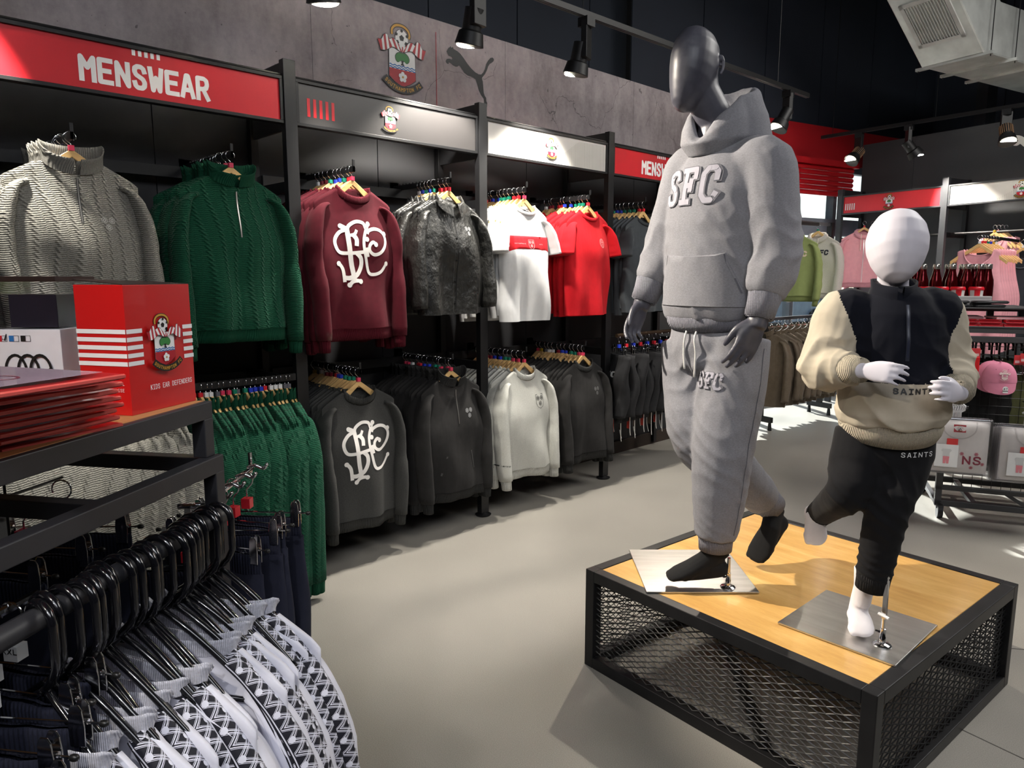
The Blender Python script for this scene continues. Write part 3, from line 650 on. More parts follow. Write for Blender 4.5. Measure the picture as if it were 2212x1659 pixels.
def mesh_panel(L_, H_, nx, nz):
    """expanded metal: rows of zigzag strands joined at the knuckles"""
    m = MB(); dx, dz = L_ / nx, H_ / nz
    for r_ in range(nz + 1):
        for s in (-1, 1):
            if (r_ == 0 and s < 0) or (r_ == nz and s > 0): continue
            pts = []
            for i in range(nx * 2 + 1):
                x = i * dx / 2; up = i % 2 == 1
                pts.append((x, 0.002 * (1 if up else -1), r_ * dz + (s * 0.5 * dz * 0.93 if up else 0.0)))
            m.tube(pts, (0.0017, 0.0032), 4, up=(0, 0, 1), caps=False) if False else m.tube(pts, [(0.0022, 0.0023)] * len(pts), 4, up=(0, 1, 0), caps=False)
    return m
for nm, loc, rz, L_ in (('front', (tb, 0.02, tb), 0, PW - 2 * tb), ('back', (tb, PL - 0.02, tb), 0, PW - 2 * tb), ('left', (0.02, tb, tb), PI / 2, PL - 2 * tb), ('right', (PW - 0.02, tb, tb), PI / 2, PL - 2 * tb)):
    o = mesh_panel(L_, PH - 2 * tb, 20, 14).build('mesh_panel', BLACK, pod); o.location = loc; o.rotation_euler = (0, 0, rz); o['kind'] = 'stuff'
MB().bar((0.03, 0.75, 0.03), (0.75, 0.03, 0.03), 0.03, 0.03).build('brace', IRON, pod)
def steel_plate(cx, cy, s, rz, label):
    r = thing('steel_base_plate', label, 'base plate', (cx, cy, PH + 0.0032), rz)
    m = MB().box((-s / 2, -s / 2, -0.003), (s / 2, s / 2, 0.003)); m.build('plate', STEEL, r, bevel=0.0012)
    return r
pm = steel_plate(-1.344, 2.218, 0.385, math.radians(45.5), 'square brushed steel floor plate under the tall grey mannequin')
pk = steel_plate(-0.753, 2.227, 0.345, math.radians(-1.5), 'square polished steel floor plate under the child mannequin')

# ================================================================== ceiling services
def duct():
    r = thing('air_duct', 'large silver rectangular air duct with an angled end and grille', 'duct')
    G = mat('galvanised_steel', srgb(214, 217, 214), 0.38, 0.35, var=0.16, vs_=5, bump=0.1, bscale=30, bdist=0.002)
    z0 = 3.35; X0, X1 = -4.07, -3.55; Yc = 6.72; H_ = 0.42
    def P(X, Y, Z): return R3(X, Y, Z)
    
    a = [P(X0, Yc, z0), P(X1, Yc, z0)]; far = [P(X0, Yc + 3.0, z0), P(X1, Yc + 3.0, z0)]
    top = [P(X0, Yc - 1.7, z0 + 1.36), P(X1, Yc - 1.7, z0 + 1.36)]
    def slab(p0, p1, q1, q0, name, n_=None):
        n_ = (Vector(p1) - Vector(p0)).cross(Vector(q0) - Vector(p0)).normalized() * 0.012
        v = [p0, p1, q1, q0]; v += [Vector(x) + n_ for x in v]
        return MB().add(v, [(0, 1, 2, 3), (7, 6, 5, 4), (0, 4, 5, 1), (1, 5, 6, 2), (2, 6, 7, 3), (3, 7, 4, 0)]).build(name, G, r)
    slab(a[0], a[1], top[1], top[0], 'slanted_underside'); slab(a[1], a[0], far[0], far[1], 'level_underside')
    up = Vector((0, 0, H_)); off = RY * 0.42 + up * 0.4
    for s, A, T, Fp in ((0, a[0], top[0], far[0]), (1, a[1], top[1], far[1])):
        c2 = A + RY * 0.18 + up; MB().add([A, T, T + RY * 0.6 + Vector((0, 0, 0.0)), c2, A + RX * 0.01, T + RX * 0.01, T + RY * 0.6 + RX * 0.01, c2 + RX * 0.01], [(0, 1, 2, 3), (7, 6, 5, 4), (0, 4, 5, 1), (1, 5, 6, 2), (2, 6, 7, 3), (3, 7, 4, 0)]).build('side_panel', G, r)
        MB().add([A, c2, Fp + up, Fp, A + RX * 0.01, c2 + RX * 0.01, Fp + up + RX * 0.01, Fp + RX * 0.01], [(0, 1, 2, 3), (7, 6, 5, 4), (0, 4, 5, 1), (1, 5, 6, 2), (2, 6, 7, 3), (3, 7, 4, 0)]).build('side_panel', G, r)
        MB().tube([T + Vector((0, 0, -0.004)), A + Vector((0, 0, -0.004)), Fp + Vector((0, 0, -0.004))], 0.009, 6).build('edge_bead', G, r)
    # grille on the slanted face
    d = (top[0] - a[0]).normalized(); n_ = RX.cross(d).normalized()
    if n_.z > 0: n_ = -n_
    o = a[0] + RX * 0.06 + d * 0.20 + n_ * 0.006; gw, gh = 0.40, 0.46
    fr = MB()
    for s0, s1, t0, t1 in ((0, gw, 0, 0.035), (0, gw, gh - 0.035, gh), (0, 0.035, 0, gh), (gw - 0.035, gw, 0, gh)):
        q = [o + RX * s0 + d * t0, o + RX * s1 + d * t0, o + RX * s1 + d * t1, o + RX * s0 + d * t1]; fr.add(q + [x + n_ * 0.02 for x in q], [(0, 1, 2, 3), (7, 6, 5, 4), (0, 4, 5, 1), (1, 5, 6, 2), (2, 6, 7, 3), (3, 7, 4, 0)])
    f = fr.build('grille', mat('grille_white', srgb(206, 206, 202), 0.45), r)
    q = [o + RX * s + d * t + n_ * 0.001 for s, t in ((0.03, 0.03), (gw - 0.03, 0.03), (gw - 0.03, gh - 0.03), (0.03, gh - 0.03))]
    MB().add(q, [(0, 1, 2, 3)]).build('grille_back', PBLACK, f)
    for i in range(14):
        s = 0.045 + i * (gw - 0.09) / 13
        MB().bar(o + RX * s + d * 0.036 + n_ * 0.012, o + RX * s + d * (gh - 0.036) + n_ * 0.012, 0.004, 0.016, up=n_ + RX * 0.35).build('louvre', mat('grille_white', srgb(206, 206, 202), 0.45), f)
    for k, Y in enumerate((Yc + 0.02, Yc + 0.42, Yc + 0.85, Yc + 2.1)):
        s = MB().bar(R3(X0 - 0.07, Y, z0 - 0.02), R3(X1 + 0.07, Y, z0 - 0.02), 0.035, 0.025)
        s.build('duct_bracket', G, r)
        for X in (X0 - 0.05, X1 + 0.05): MB().tube([R3(X, Y, z0 - 0.05), R3(X, Y, 4.74)], 0.004, 6).build('hanging_rod', BLACK, r)
duct()

TR = mat('track_black', srgb(11, 11, 13), 0.5)
def track(name_label, a, b, wires):
    a, b = Vector(a), Vector(b); r = thing('lighting_track', name_label, 'lighting track', a)
    MB().bar(a, b, 0.034, 0.032).build('track_rail', TR, r, world=True)
    d = (b - a).normalized()
    for k in (-1, 1):
        n_ = d.cross(Vector((0, 0, 1))) * 0.009 * k
        MB().bar(a + n_ - Vector((0, 0, 0.0165)), b + n_ - Vector((0, 0, 0.0165)), 0.004, 0.002).build('conductor_strip', mat('track_strip', srgb(84, 84, 88), 0.3, 0.6), r, world=True)
    for t in wires:
        p = a.lerp(b, t); MB().tube([p, (p.x, p.y, 4.74)], 0.0025, 6).build('suspension_wire', TR, r, world=True)
    return r
COPPER = mat('copper_heat_sink', srgb(176, 140, 110), 0.4, 0.6)
def spot(p, target, label, power=120, size=1.0, blend=0.5, color=(1.0, 0.93, 0.82), fins=False, lit=True, rad=0.035, parts=True):
    """track spotlight: adapter box, driver box, swivel arm, head aimed at a point"""
    p = Vector(p) - Vector((0, 0, 0.0165)); T = Vector(target); r = thing('track_spotlight', label, 'spotlight', p)
    MB().box((-0.035, -0.035, -0.05), (0.035, 0.035, 0.0)).build('adapter', TR, r)
    dd = (T - p); dh = Vector((dd.x, dd.y, 0)).normalized()
    MB().bar((0, 0, -0.02), (0, 0, -0.22), 0.085, 0.035, up=dh).build('driver_box', TR, r, bevel=0.003)
    h = Vector((0, 0, -0.24)) + dh * 0.05; d = (T - (p + h)).normalized()
    MB().bar((0, 0, -0.21), h - d * 0.02, 0.03, 0.012, up=(1, 0, 0)).build('swivel_arm', TR, r)
    L0 = h - d * 0.11; hd = MB(); hd.tube([L0, L0 + d * 0.10, L0 + d * 0.11, L0 + d * 0.17, L0 + d * 0.172, L0 + d * 0.15], [0.048, 0.048, 0.062, 0.074, 0.069, 0.06], 24, caps=True)
    hdo = hd.build('lamp_head', TR, r, smooth=35)
    if fins:
        for i in range(20):
            a = 2 * PI * i / 20; X = d.orthogonal().normalized(); Y = d.cross(X); q = X * cos(a) + Y * sin(a)
            MB().bar(L0 + q * 0.048 + d * 0.005, L0 + q * 0.048 + d * 0.09, 0.004, 0.012, up=q).build('cooling_fin', COPPER, hdo)
    le = MB().lathe([(0.0001, 0), (0.064, 0)], L0 + d * 0.166, d, 24).build('lens', emis('lamp_glow', (1, 0.97, 0.9, 1), 14.0) if lit else mat('dead_lens', srgb(90, 90, 90), 0.2), r)
    if lit:
        l = bpy.data.lights.new('spot', 'SPOT'); l.energy = power; l.spot_size = size; l.spot_blend = blend; l.color = color; l.shadow_soft_size = rad
        lo = bpy.data.objects.new('spot_bulb', l); col.objects.link(lo); lo.parent = r; lo.location = L0 + d * 0.19; lo.rotation_euler = d.to_track_quat('-Z', 'Y').to_euler()
    return r
TZ = 2.92
ta, tb_ = atz(1180, 0, TZ), atz(1745, 207, TZ)
td = (tb_ - ta).normalized()
track('long black lighting track above the left wall displays', ta - td * 4.2, tb_, (0.15, 0.42, 0.62, 0.93))
def ontrack(px): 
    P = at(px, 0, FH, 1.0); n_ = ray(px, 400).cross(Vector((0, 0, 1))).normalized(); o = Vector((0, 0, EYE)); t = (o - ta).dot(n_) / td.dot(n_); return ta + td * t
WARM = (1.0, 0.94, 0.84)
spot(ta + td * (-2.55), (-3.2, 0.45, 1.75), 'black track spotlight nearest the camera, out of frame over the grey jumpers', 105, 0.85, 0.35, WARM)
spot(ta + td * (-1.35), (-3.15, 2.0, 1.3), 'black track spotlight out of frame above the maroon jumpers', 60, 0.8, 0.4, WARM)
spot(ontrack(1035), (-3.2, 2.5, 1.45), 'lit black track spotlight in front of the concrete wall, left of two', 105, 1.75, 0.5, WARM)
spot(ontrack(1262), (-3.15, 3.2, 1.35), 'lit black track spotlight in front of the concrete wall, right of two', 110, 1.55, 0.5, WARM)
spot(ontrack(1692), (-3.1, 5.0, 1.4), 'black track spotlight at the far end of the long track, beside the hood', 60, 0.9, 0.5, WARM)
t2a, t2b = atz(1775, 297, TZ), atz(2212, 226, TZ); t2d = (t2b - t2a).normalized()
track('second black lighting track, in front of the charcoal partition', t2a, t2b + t2d * 2.2, (0.03, 0.28, 0.6))
def on2(px): n_ = ray(px, 300).cross(Vector((0, 0, 1))).normalized(); t = (Vector((0, 0, EYE)) - t2a).dot(n_) / t2d.dot(n_); return t2a + t2d * t
spot(on2(1856), R3(-5.0, 5.2, 1.0), 'track spotlight with copper fins, leftmost on the second track', 40, 0.9, 0.5, fins=True)
spot(on2(1962), R3(-3.9, 7.5, 1.9), 'black angled track spotlight in the middle of the second track', 90, 1.0, 0.5)
spot(on2(2170), R3(-2.6, 6.2, 0.4), 'track spotlight with copper fins, rightmost on the second track', 60, 1.0, 0.5, fins=True)
# lamps that light the podium and the floor; the third track is added
track('added third black lighting track, out of frame behind the camera', (-3.3, -0.9, 2.98), (1.4, -0.9, 2.98), (0.1, 0.9))
spot(ta + td * (-1.9), (-1.15, 2.3, 1.15), 'black track spotlight out of frame on the left, aimed at the mannequins', 330, 0.8, 0.5, (1.0, 0.90, 0.76), rad=0.02)
spot((-0.6, -0.9, 2.965), (-1.9, 2.6, 0.0), 'added fill spotlight behind the camera lighting the floor', 60, 1.3, 0.9, (1.0, 0.93, 0.82))  # unseen spot added to brighten the floor
spot((0.3, -0.9, 2.965), (-1.15, 1.0, 0.75), 'added fill spotlight behind the camera over the foreground cart', 45, 0.7, 0.7, (0.95, 0.96, 1.0), rad=0.04)  # unseen fill added to lift the foreground cart
spot(ontrack(1490), (-1.25, 2.25, 0.6), 'added black track spotlight aimed back at the podium, hidden behind the mannequin head', 90, 0.8, 0.35, (1.0, 0.9, 0.75), rad=0.02)  # extra podium spot, added and kept out of sight behind the head

# ================================================================== hanging garments
def sst(a, b, x): t = max(0, min(1, (x - a) / (b - a))); return t * t * (3 - 2 * t)
def garment_parts(kind, seed=1, flatk=1.0, W=0.215, Wb=0.235, L=0.62, neck=0.082, slope=0.55, dep=0.055, fold=0.017, dipf=0.062, dipb=0.012, sl=0.62, spread=0.02, hem=0.055, slr=0.07, nk=46, nrow=26, sleeves=True, swing=(0.0, 0.0)):
    """local frame: x across, +y the front, z up, neck point at the origin. returns dict name -> MB"""
    r = random.Random(seed); ph = [r.uniform(0, 6.28) for _ in range(8)]; kf = [r.uniform(18, 26), r.uniform(38, 52), r.uniform(9, 14)]
    def ztop(x, fr):
        ax = abs(x)
        if ax < neck:
            q = math.sqrt(max(0, 1 - (ax / neck) ** 2)); return -(dipf if fr else dipb) * q
        return -(ax - neck) * slope - 0.25 * max(0, ax - W * 0.9) 
    def wid(t): return W + (Wb - W) * sst(0.1, 0.5, t) - 0.012 * sst(0.85, 1, t)
    def surf(th, t, off=0.0):
        c_, s_ = cos(th), sin(th); x = wid(t) * math.copysign(abs(c_) ** 0.85, c_); fr = s_ >= 0; ax = abs(x)
        z = ztop(x, fr) * (1 - t) - L * t
        d = (0.010 + dep * flatk * sst(0.0, 0.42, t)) * abs(s_) ** 0.7
        if ax < neck: d += (0.03 if fr else 0.018) * flatk * (1 - t) ** 3 * math.sqrt(max(0, 1 - (ax / neck) ** 2))
        y = d if fr else -d * 0.8
        g = sst(0.12, 0.9, t)
        f_ = (sin(kf[0] * x + ph[0] + 1.2 * t) + 0.55 * sin(kf[1] * x + ph[1] - 1.5 * t) + 0.8 * sin(kf[2] * x + ph[2] + 4 * t)) * fold * g * flatk
        f_ += 0.006 * flatk * sin(9 * t + 14 * x + ph[3]) * sst(0.05, 0.3, t)
        y += f_ * (1 if fr else 0.7) * min(1, abs(s_) * 2.5)
        x += 0.006 * sin(11 * t + ph[4]) * sst(0.2, 0.6, t) * c_
        if off: y += off * s_; x += off * c_
        return Vector((x, y, z))
    out = {}
    body = MB(); t1 = 1 - hem / L if hem else 1.0
    ths = [2 * PI * (i + 0.5) / nk for i in range(nk)]
    rows = [(j / (nrow - 1)) ** 1.15 * t1 for j in range(nrow)]
    V = [surf(th, t) for t in rows for th in ths]; F_ = []
    for j in range(nrow - 1):
        for i in range(nk): F_.append((j * nk + i, (j + 1) * nk + i, (j + 1) * nk + (i + 1) % nk, j * nk + (i + 1) % nk))
    # close the shoulder seams
    for i in range(nk // 2):
        a, b = i, nk - 1 - i
        a2, b2 = i + 1, nk - 2 - i
        if i + 1 < nk // 2 and abs(V[a].x) > neck and abs(V[a2].x) > neck: F_.append((a, a2, b2, b))
    body.add(V, F_)
    body.add([surf(th, t1) for th in ths], [tuple(range(nk))]) if False else None
    if sleeves:
        for s in (-1, 1):
            j_ = lambda a: a * r.uniform(-1, 1); sw = swing[0 if s < 0 else 1]
            if kind == 'tee':
                P = [(0.145, 0, -0.08), (0.185, 0.0, -0.10), (0.216, 0.004, -0.155), (0.236, 0.008 + sw, -0.22), (0.252, 0.012 + sw, -0.28)]
                R = [(0.03, 0.010), (0.05, 0.018), (0.072, 0.026), (0.080, 0.027), (0.083, 0.026)]
            else:
                P = [(0.145, 0, -0.08), (0.18, 0.0, -0.098), (0.206, 0.002, -0.145), (0.220 + spread * 0.3, 0.010, -0.24), (0.216 + spread * 0.6, 0.018 + sw + j_(0.012), -0.36), (0.210 + spread * 0.8 + j_(0.01), 0.034 + sw, -0.48), (0.198 + spread, 0.050 + sw + j_(0.01), -sl + 0.055)]
                R = [(0.03, 0.010), (0.045, 0.016), (slr * 0.85, 0.027), (slr * 0.9, 0.032), (slr * 0.86, 0.034), (slr * 0.84, 0.036), (slr * 0.68, 0.032)]
            k_ = W / 0.215
            P = [(s * a * k_, b * flatk, c_) for a, b, c_ in P]; PS = spline(P, 4); RS = []
            for i in range(len(PS)):
                q = i / 4; a = min(int(q), len(R) - 1); b = min(a + 1, len(R) - 1); f = q - a
                wob = 1 + 0.07 * sin(i * 1.9 + ph[5]) * (1 if i > 8 else 0)
                RS.append((((R[a][0] * (1 - f) + R[b][0] * f) * (0.55 + 0.45 * flatk)), (R[a][1] * (1 - f) + R[b][1] * f) * wob))
            body.tube(PS, RS, 14, up=(0, 1, 0))
            if hem:
                e, d = PS[-1], (PS[-1] - PS[-2]).normalized(); ra, rb_ = RS[-1]
                cf = out.setdefault('cuff', MB()) if False else MB()
                cf.tube([e - d * 0.004, e + d * 0.004, e + d * 0.028, e + d * 0.055, e + d * 0.058, e + d * 0.03], [(ra * 0.9, rb_ * 0.9), (ra * 0.8, rb_ * 0.85), (ra * 0.74, rb_ * 0.8), (ra * 0.7, rb_ * 0.8), (ra * 0.62, rb_ * 0.65), (ra * 0.6, rb_ * 0.6)], 14, up=(0, 1, 0))
                out['cuff_l' if s < 0 else 'cuff_r'] = cf
    out['body'] = body
    if hem:
        hb = MB(); ts = [t1 - 0.004, t1, t1 + (1 - t1) * 0.5, 1.0, 1.0, t1 + (1 - t1) * 0.4]; of = [0.003, -0.002, -0.003, -0.005, -0.009, -0.008]
        V = [surf(th, t, o) for t, o in zip(ts, of) for th in ths]
        hb.add(V, [(j * nk + i, (j + 1) * nk + i, (j + 1) * nk + (i + 1) % nk, j * nk + (i + 1) % nk) for j in range(5) for i in range(nk)]); out['hem_band'] = hb
    # neckline path (front dips, back nearly level)
    def neckpt(a, dz=0.0, grow=0.0):
        x = neck * cos(a); fr = sin(a) >= 0; q = abs(sin(a)); d = (0.010 + 0.03 * flatk) * q if fr else -(0.008 + 0.018 * flatk) * q
        return Vector((x * (1 + grow), d * (1 + grow), -(dipf if fr else dipb) * q + dz))
    out['_neck'] = neckpt; out['_surf'] = surf; return out
def collar(g, kind, h=0.02):
    n_ = g['_neck']; m = MB(); N = 32
    if kind == 'crew':
        m.tube([n_(2 * PI * i / N, -0.002, 0.03) for i in range(N)], [(h * 0.6, 0.0045)] * N, 6, closed=True, up=(0, 0, 1))
    elif kind == 'stand':   # tall zip collar, standing up around the neck, open in front
        V = []; K = 6
        for j in range(K):
            t = j / (K - 1)
            for i in range(N + 1):
                a = PI / 2 + 0.10 + (2 * PI - 0.20) * i / N; fr = sin(a) > 0
                g_ = 0.06 - 0.06 * t + (0.22 * t * t * max(0.0, sin(a) + 0.35) / 1.35 + 0.05 * t); p = n_(a, 0, g_)
                op = max(0, sin(a)) ** 3 * t * 0.012; p.z += h * t * (1.0 - 0.25 * max(0, sin(a))); p.y += op + 0.006 * (1 if fr else 0); p.x *= 1 + 0.25 * t * (abs(cos(a)) < 0.4) * 0
                V.append(p)
        W_ = N + 1; m.add(V + [p * 1.0 + Vector((0, 0, 0)) - Vector((p.x, p.y, 0)).normalized() * 0.004 for p in V],
                          [(j * W_ + i, j * W_ + i + 1, (j + 1) * W_ + i + 1, (j + 1) * W_ + i) for j in range(K - 1) for i in range(N)] +
                          [(K * W_ + j * W_ + i, K * W_ + (j + 1) * W_ + i, K * W_ + (j + 1) * W_ + i + 1, K * W_ + j * W_ + i + 1) for j in range(K - 1) for i in range(N)] +
                          [((K - 1) * W_ + i, (K - 1) * W_ + i + 1, (2 * K - 1) * W_ + i + 1, (2 * K - 1) * W_ + i) for i in range(N)])
    elif kind == 'shirt':   # turned-down pointed collar
        K = 5; V = []
        for j in range(K):
            t = j / (K - 1)
            for i in range(N + 1):
                a = PI / 2 + 0.12 + (2 * PI - 0.24) * i / N; p = n_(a, 0.0, 0.03)
                fr = max(0, sin(a)); edge = min(i, N - i) / N
                out_ = Vector((p.x, p.y, 0)).normalized()
                pt = 1 + 0.8 * max(0, 1 - edge / 0.18)
                q = p + Vector((0, 0, 0.03 * sin(min(1, t * 2.2) * PI / 2) - 0.062 * pt * max(0, t - 0.3))) + out_ * (0.004 + 0.018 * t) + Vector((math.copysign(0.012, p.x) * t * (edge < 0.18), 0.006 * t * fr, 0))
                V.append(q)
        W_ = N + 1; n0 = len(V)
        m.add(V + [p + Vector((0, 0, -0.003)) for p in V], [(j * W_ + i, j * W_ + i + 1, (j + 1) * W_ + i + 1, (j + 1) * W_ + i) for j in range(K - 1) for i in range(N)] + [(n0 + j * W_ + i, n0 + j * W_ + i + 1, n0 + (j + 1) * W_ + i + 1, n0 + (j + 1) * W_ + i) for j in range(K - 1) for i in range(N)])
    return m
HZ = -0.108        # neck of the garment below the hook's resting point
def make_garment(name, label, cat, kind, cloth, trim, col_kind='crew', ch=0.02, seed=1, group=None, flatk=1.0, extras=None, **kw):
    r = thing(name, label, cat, group=group); hem = kw.pop('hem', 0.0 if kind in ('tee', 'jacket') else 0.055)
    g = garment_parts(kind, seed, flatk, hem=hem, **kw)
    def up(m): m.v = [p + Vector((0, 0, HZ)) for p in m.v]; return m
    b = up(g['body']).build('body', cloth, r, smooth=True)
    if 'hem_band' in g: up(g['hem_band']).build('hem_band', trim, r, smooth=True)
    for k in ('cuff_l', 'cuff_r'):
        if k in g: up(g[k]).build('cuff', trim, r, smooth=True)
    up(collar(g, col_kind, ch)).build('collar', trim, r, smooth=True)
    if extras: extras(r, bvh_of(b.data), g)
    return r
WOOD = mat('pale_beech_wood', srgb(222, 182, 122), 0.32, var=0.12, vs_=10, stretch=(1, 1, 6), coat=0.3)
TAGC = {'red': srgb(206, 40, 52), 'pink': srgb(214, 60, 92), 'blue': srgb(40, 62, 190), 'green': srgb(24, 120, 96), 'white': srgb(228, 228, 228), 'maroon': srgb(130, 26, 44), 'grey': srgb(96, 96, 104), 'yellow': srgb(196, 160, 40)}
HANGERS = {}
def hook_pts(h=0.06, R=0.019):
    P = [(-R * 0.86, 0, -R * 1.45)] if False else []
    for i in range(13): a = PI * (1.12 - 1.12 * i / 12) - 0.25 * PI * (i / 12); P.append((-R * cos(a + 0) * -1 if False else R * cos(a), 0, R * sin(a) - R))
    P += [(R * 0.35, 0, -R * 2.0), (0.0, 0, -R * 2.4), (0, 0, -h - 0.02)]
    return P
def wooden_hanger(colour):
    """beech hanger > chrome hook, coloured size cube; shared meshes per cube colour"""
    if colour in HANGERS: return None
    r = thing('wooden_hanger', '', 'hanger')
    n_ = 21; m = MB(); T = []; B = []
    for i in range(n_):
        x = -0.205 + 0.41 * i / (n_ - 1); a = abs(x) / 0.215
        zt = -0.062 - 0.012 * min(1, a * 3) - 0.132 * a ** 1.1 - 0.03 * max(0, a - 0.6) ; zb = zt - 0.036 + 0.006 * a + 0.016 * max(0, 1 - a * 3.5) * 0.5
        y = 0.006 * a ** 2 - 0.003; T.append((x, y, zt)); B.append((x, y, zb))
    d = 0.006; V = []
    for t_, b_ in zip(T, B): V += [(t_[0], t_[1] - d, t_[2]), (t_[0], t_[1] + d, t_[2]), (b_[0], b_[1] + d, b_[2]), (b_[0], b_[1] - d, b_[2])]
    F_ = [(4 * i + j, 4 * i + (j + 1) % 4, 4 * i + 4 + (j + 1) % 4, 4 * i + 4 + j) for i in range(n_ - 1) for j in range(4)] + [(3, 2, 1, 0), tuple(4 * (n_ - 1) + j for j in range(4))]
    m.add(V, F_); m.build('shoulder_bar', WOOD, r, smooth=50, bevel=0.002)
    MB().tube(hook_pts(), 0.0017, 6).build('hook', CHROME, r, smooth=True)
    if colour: MB().box((-0.009, -0.008, -0.068), (0.009, 0.008, -0.049)).build('size_cube', mat('cube_' + colour, TAGC[colour], 0.35), r)
    HANGERS[colour] = r; return r
def hanger_at(colour, loc, rz, label, group):
    first = wooden_hanger(colour); r = first if first is not None else copy_tree(HANGERS[colour])
    r.location = loc; r.rotation_euler = (0, 0, rz); r['label'] = label; r['category'] = 'hanger'; r['group'] = group; return r
FACE_X = -PI / 2      # garment front (+y) turned to face +X
def arm(P0, rz, L_, z, label, r_=0.011, end=0.028):
    """face-out arm starting at the wall point P0, running along local +y"""
    r = thing('face_out_arm', label, 'display arm', P0, rz)
    MB().box((-0.006, 0, -0.03), (0.006, L_, -0.002)).build('bar', BLACK, r, bevel=0.001)
    MB().box((-0.03, -0.006, -0.05), (0.03, 0.0, 0.02)).build('wall_bracket', BLACK, r)
    MB().box((-0.006, L_ - 0.008, -0.03), (0.006, L_, end)).build('end_stop', BLACK, r, bevel=0.001)
    for i in range(14): MB().box((-0.0065, 0.06 + i * (L_ - 0.08) / 14, -0.003), (0.0065, 0.068 + i * (L_ - 0.08) / 14, 0.003)).build('tooth', BLACK, r)
    return r
def face_out(y, z, front, back, n_, what, where, wood_tags, x_tip=-3.06, gap=0.038, x0=WX, wall=True, jit=0.06, rz0=FACE_X, group_h=None):
    """front garment and n_-1 thinner ones behind it on one arm of the left wall"""
    L_ = x_tip - x0
    arm((x0, y, z), FACE_X, L_, z, 'black face-out arm carrying the ' + what)
    for k in range(n_):
        X = x_tip - 0.022 - k * gap
        loc = (X, y + rnd.uniform(-0.004, 0.004) + (rnd.uniform(-0.012, 0.012) if k else 0), z)
        rz = FACE_X + (rnd.uniform(-jit, jit) if k else 0.03)
        o = front if k == 0 else (back if k == 1 else copy_tree(back))
        if o is front and k > 0: continue
        o.location = loc; o.rotation_euler = (0, 0, rz)
        if k:
            s_ = rnd.uniform(0.95, 1.03); o.scale = (s_, 1, s_)
            o['label'] = '%s, %s from the front of its arm' % (back['_l'], ORD[k]); o['group'] = what + ' ' + where
        else: o['group'] = what + ' ' + where
        hh = hanger_at(wood_tags[k % len(wood_tags)], loc, rz, 'pale wooden hanger holding the %s of the %s' % (('front one' if k == 0 else ORD[k]), what), 'wooden hangers with the ' + what); hh.scale = o.scale
    if '_l' in back.keys(): 
        for o in list(bpy.data.objects):
            if '_l' in o.keys() and o.name.split('.')[0] == back.name.split('.')[0]: del o['_l']
def backs(label, *a, **k):
    r = make_garment(*a, **k); r['_l'] = label; return r

MAROON = fabric('maroon_wool', srgb(80, 14, 28), var=0.12); MAROONR = rib('maroon_rib', srgb(80, 14, 28))
GREYK = knit('grey_cable_knit', srgb(142, 140, 132)); GREYR = rib('grey_knit_rib', srgb(122, 120, 114))
GREENK = knit('green_cable_knit', srgb(14, 74, 52)); GREENR = rib('green_knit_rib', srgb(12, 66, 46))
CHAR = fabric('charcoal_wool', srgb(60, 60, 59), heather=0.3); CHARR = rib('charcoal_rib', srgb(52, 52, 51))
BLKS = fabric('black_sweat', srgb(38, 37, 37), var=0.12, wr=0.25); BLKR = rib('black_rib', srgb(42, 42, 42))
GMAR = fabric('pale_grey_marl', srgb(188, 188, 182), heather=0.16, wr=0.35); GMARR = rib('grey_marl_rib', srgb(180, 180, 175))
REDT = fabric('red_cotton', srgb(190, 18, 30), var=0.06, wr=0.3); REDTR = rib('red_neck_rib', srgb(196, 22, 34), 0.003)
WHT = fabric('white_cotton', srgb(212, 212, 213), var=0.03, wr=0.3); WHTR = rib('white_neck_rib', srgb(225, 225, 225), 0.003)
DKT = fabric('charcoal_cotton', srgb(66, 70, 74), var=0.08, wr=0.3); DKTR = rib('charcoal_neck_rib', srgb(60, 64, 68), 0.003)
def nylon():
    t = NT('black_nylon'); t.base(t.ramp(t.noise(20), [(0.3, srgb(32, 32, 31)), (0.7, srgb(46, 46, 44))])); setp(t.b, Roughness=0.42)
    a = t.bump(t.noise(7, detail=5, rough=0.55, stretch=(1.3, 1.3, 0.8)), 0.9, 0.035); t.bump(t.noise(16, detail=3), 0.4, 0.008, a); return t.m
NYL = nylon(); MATS['nyl'] = NYL
FLIP = lambda P: P.xf(lambda a, b: (-a, b))
IVORY = fabric('ivory_knit', srgb(232, 228, 224), var=0.04)

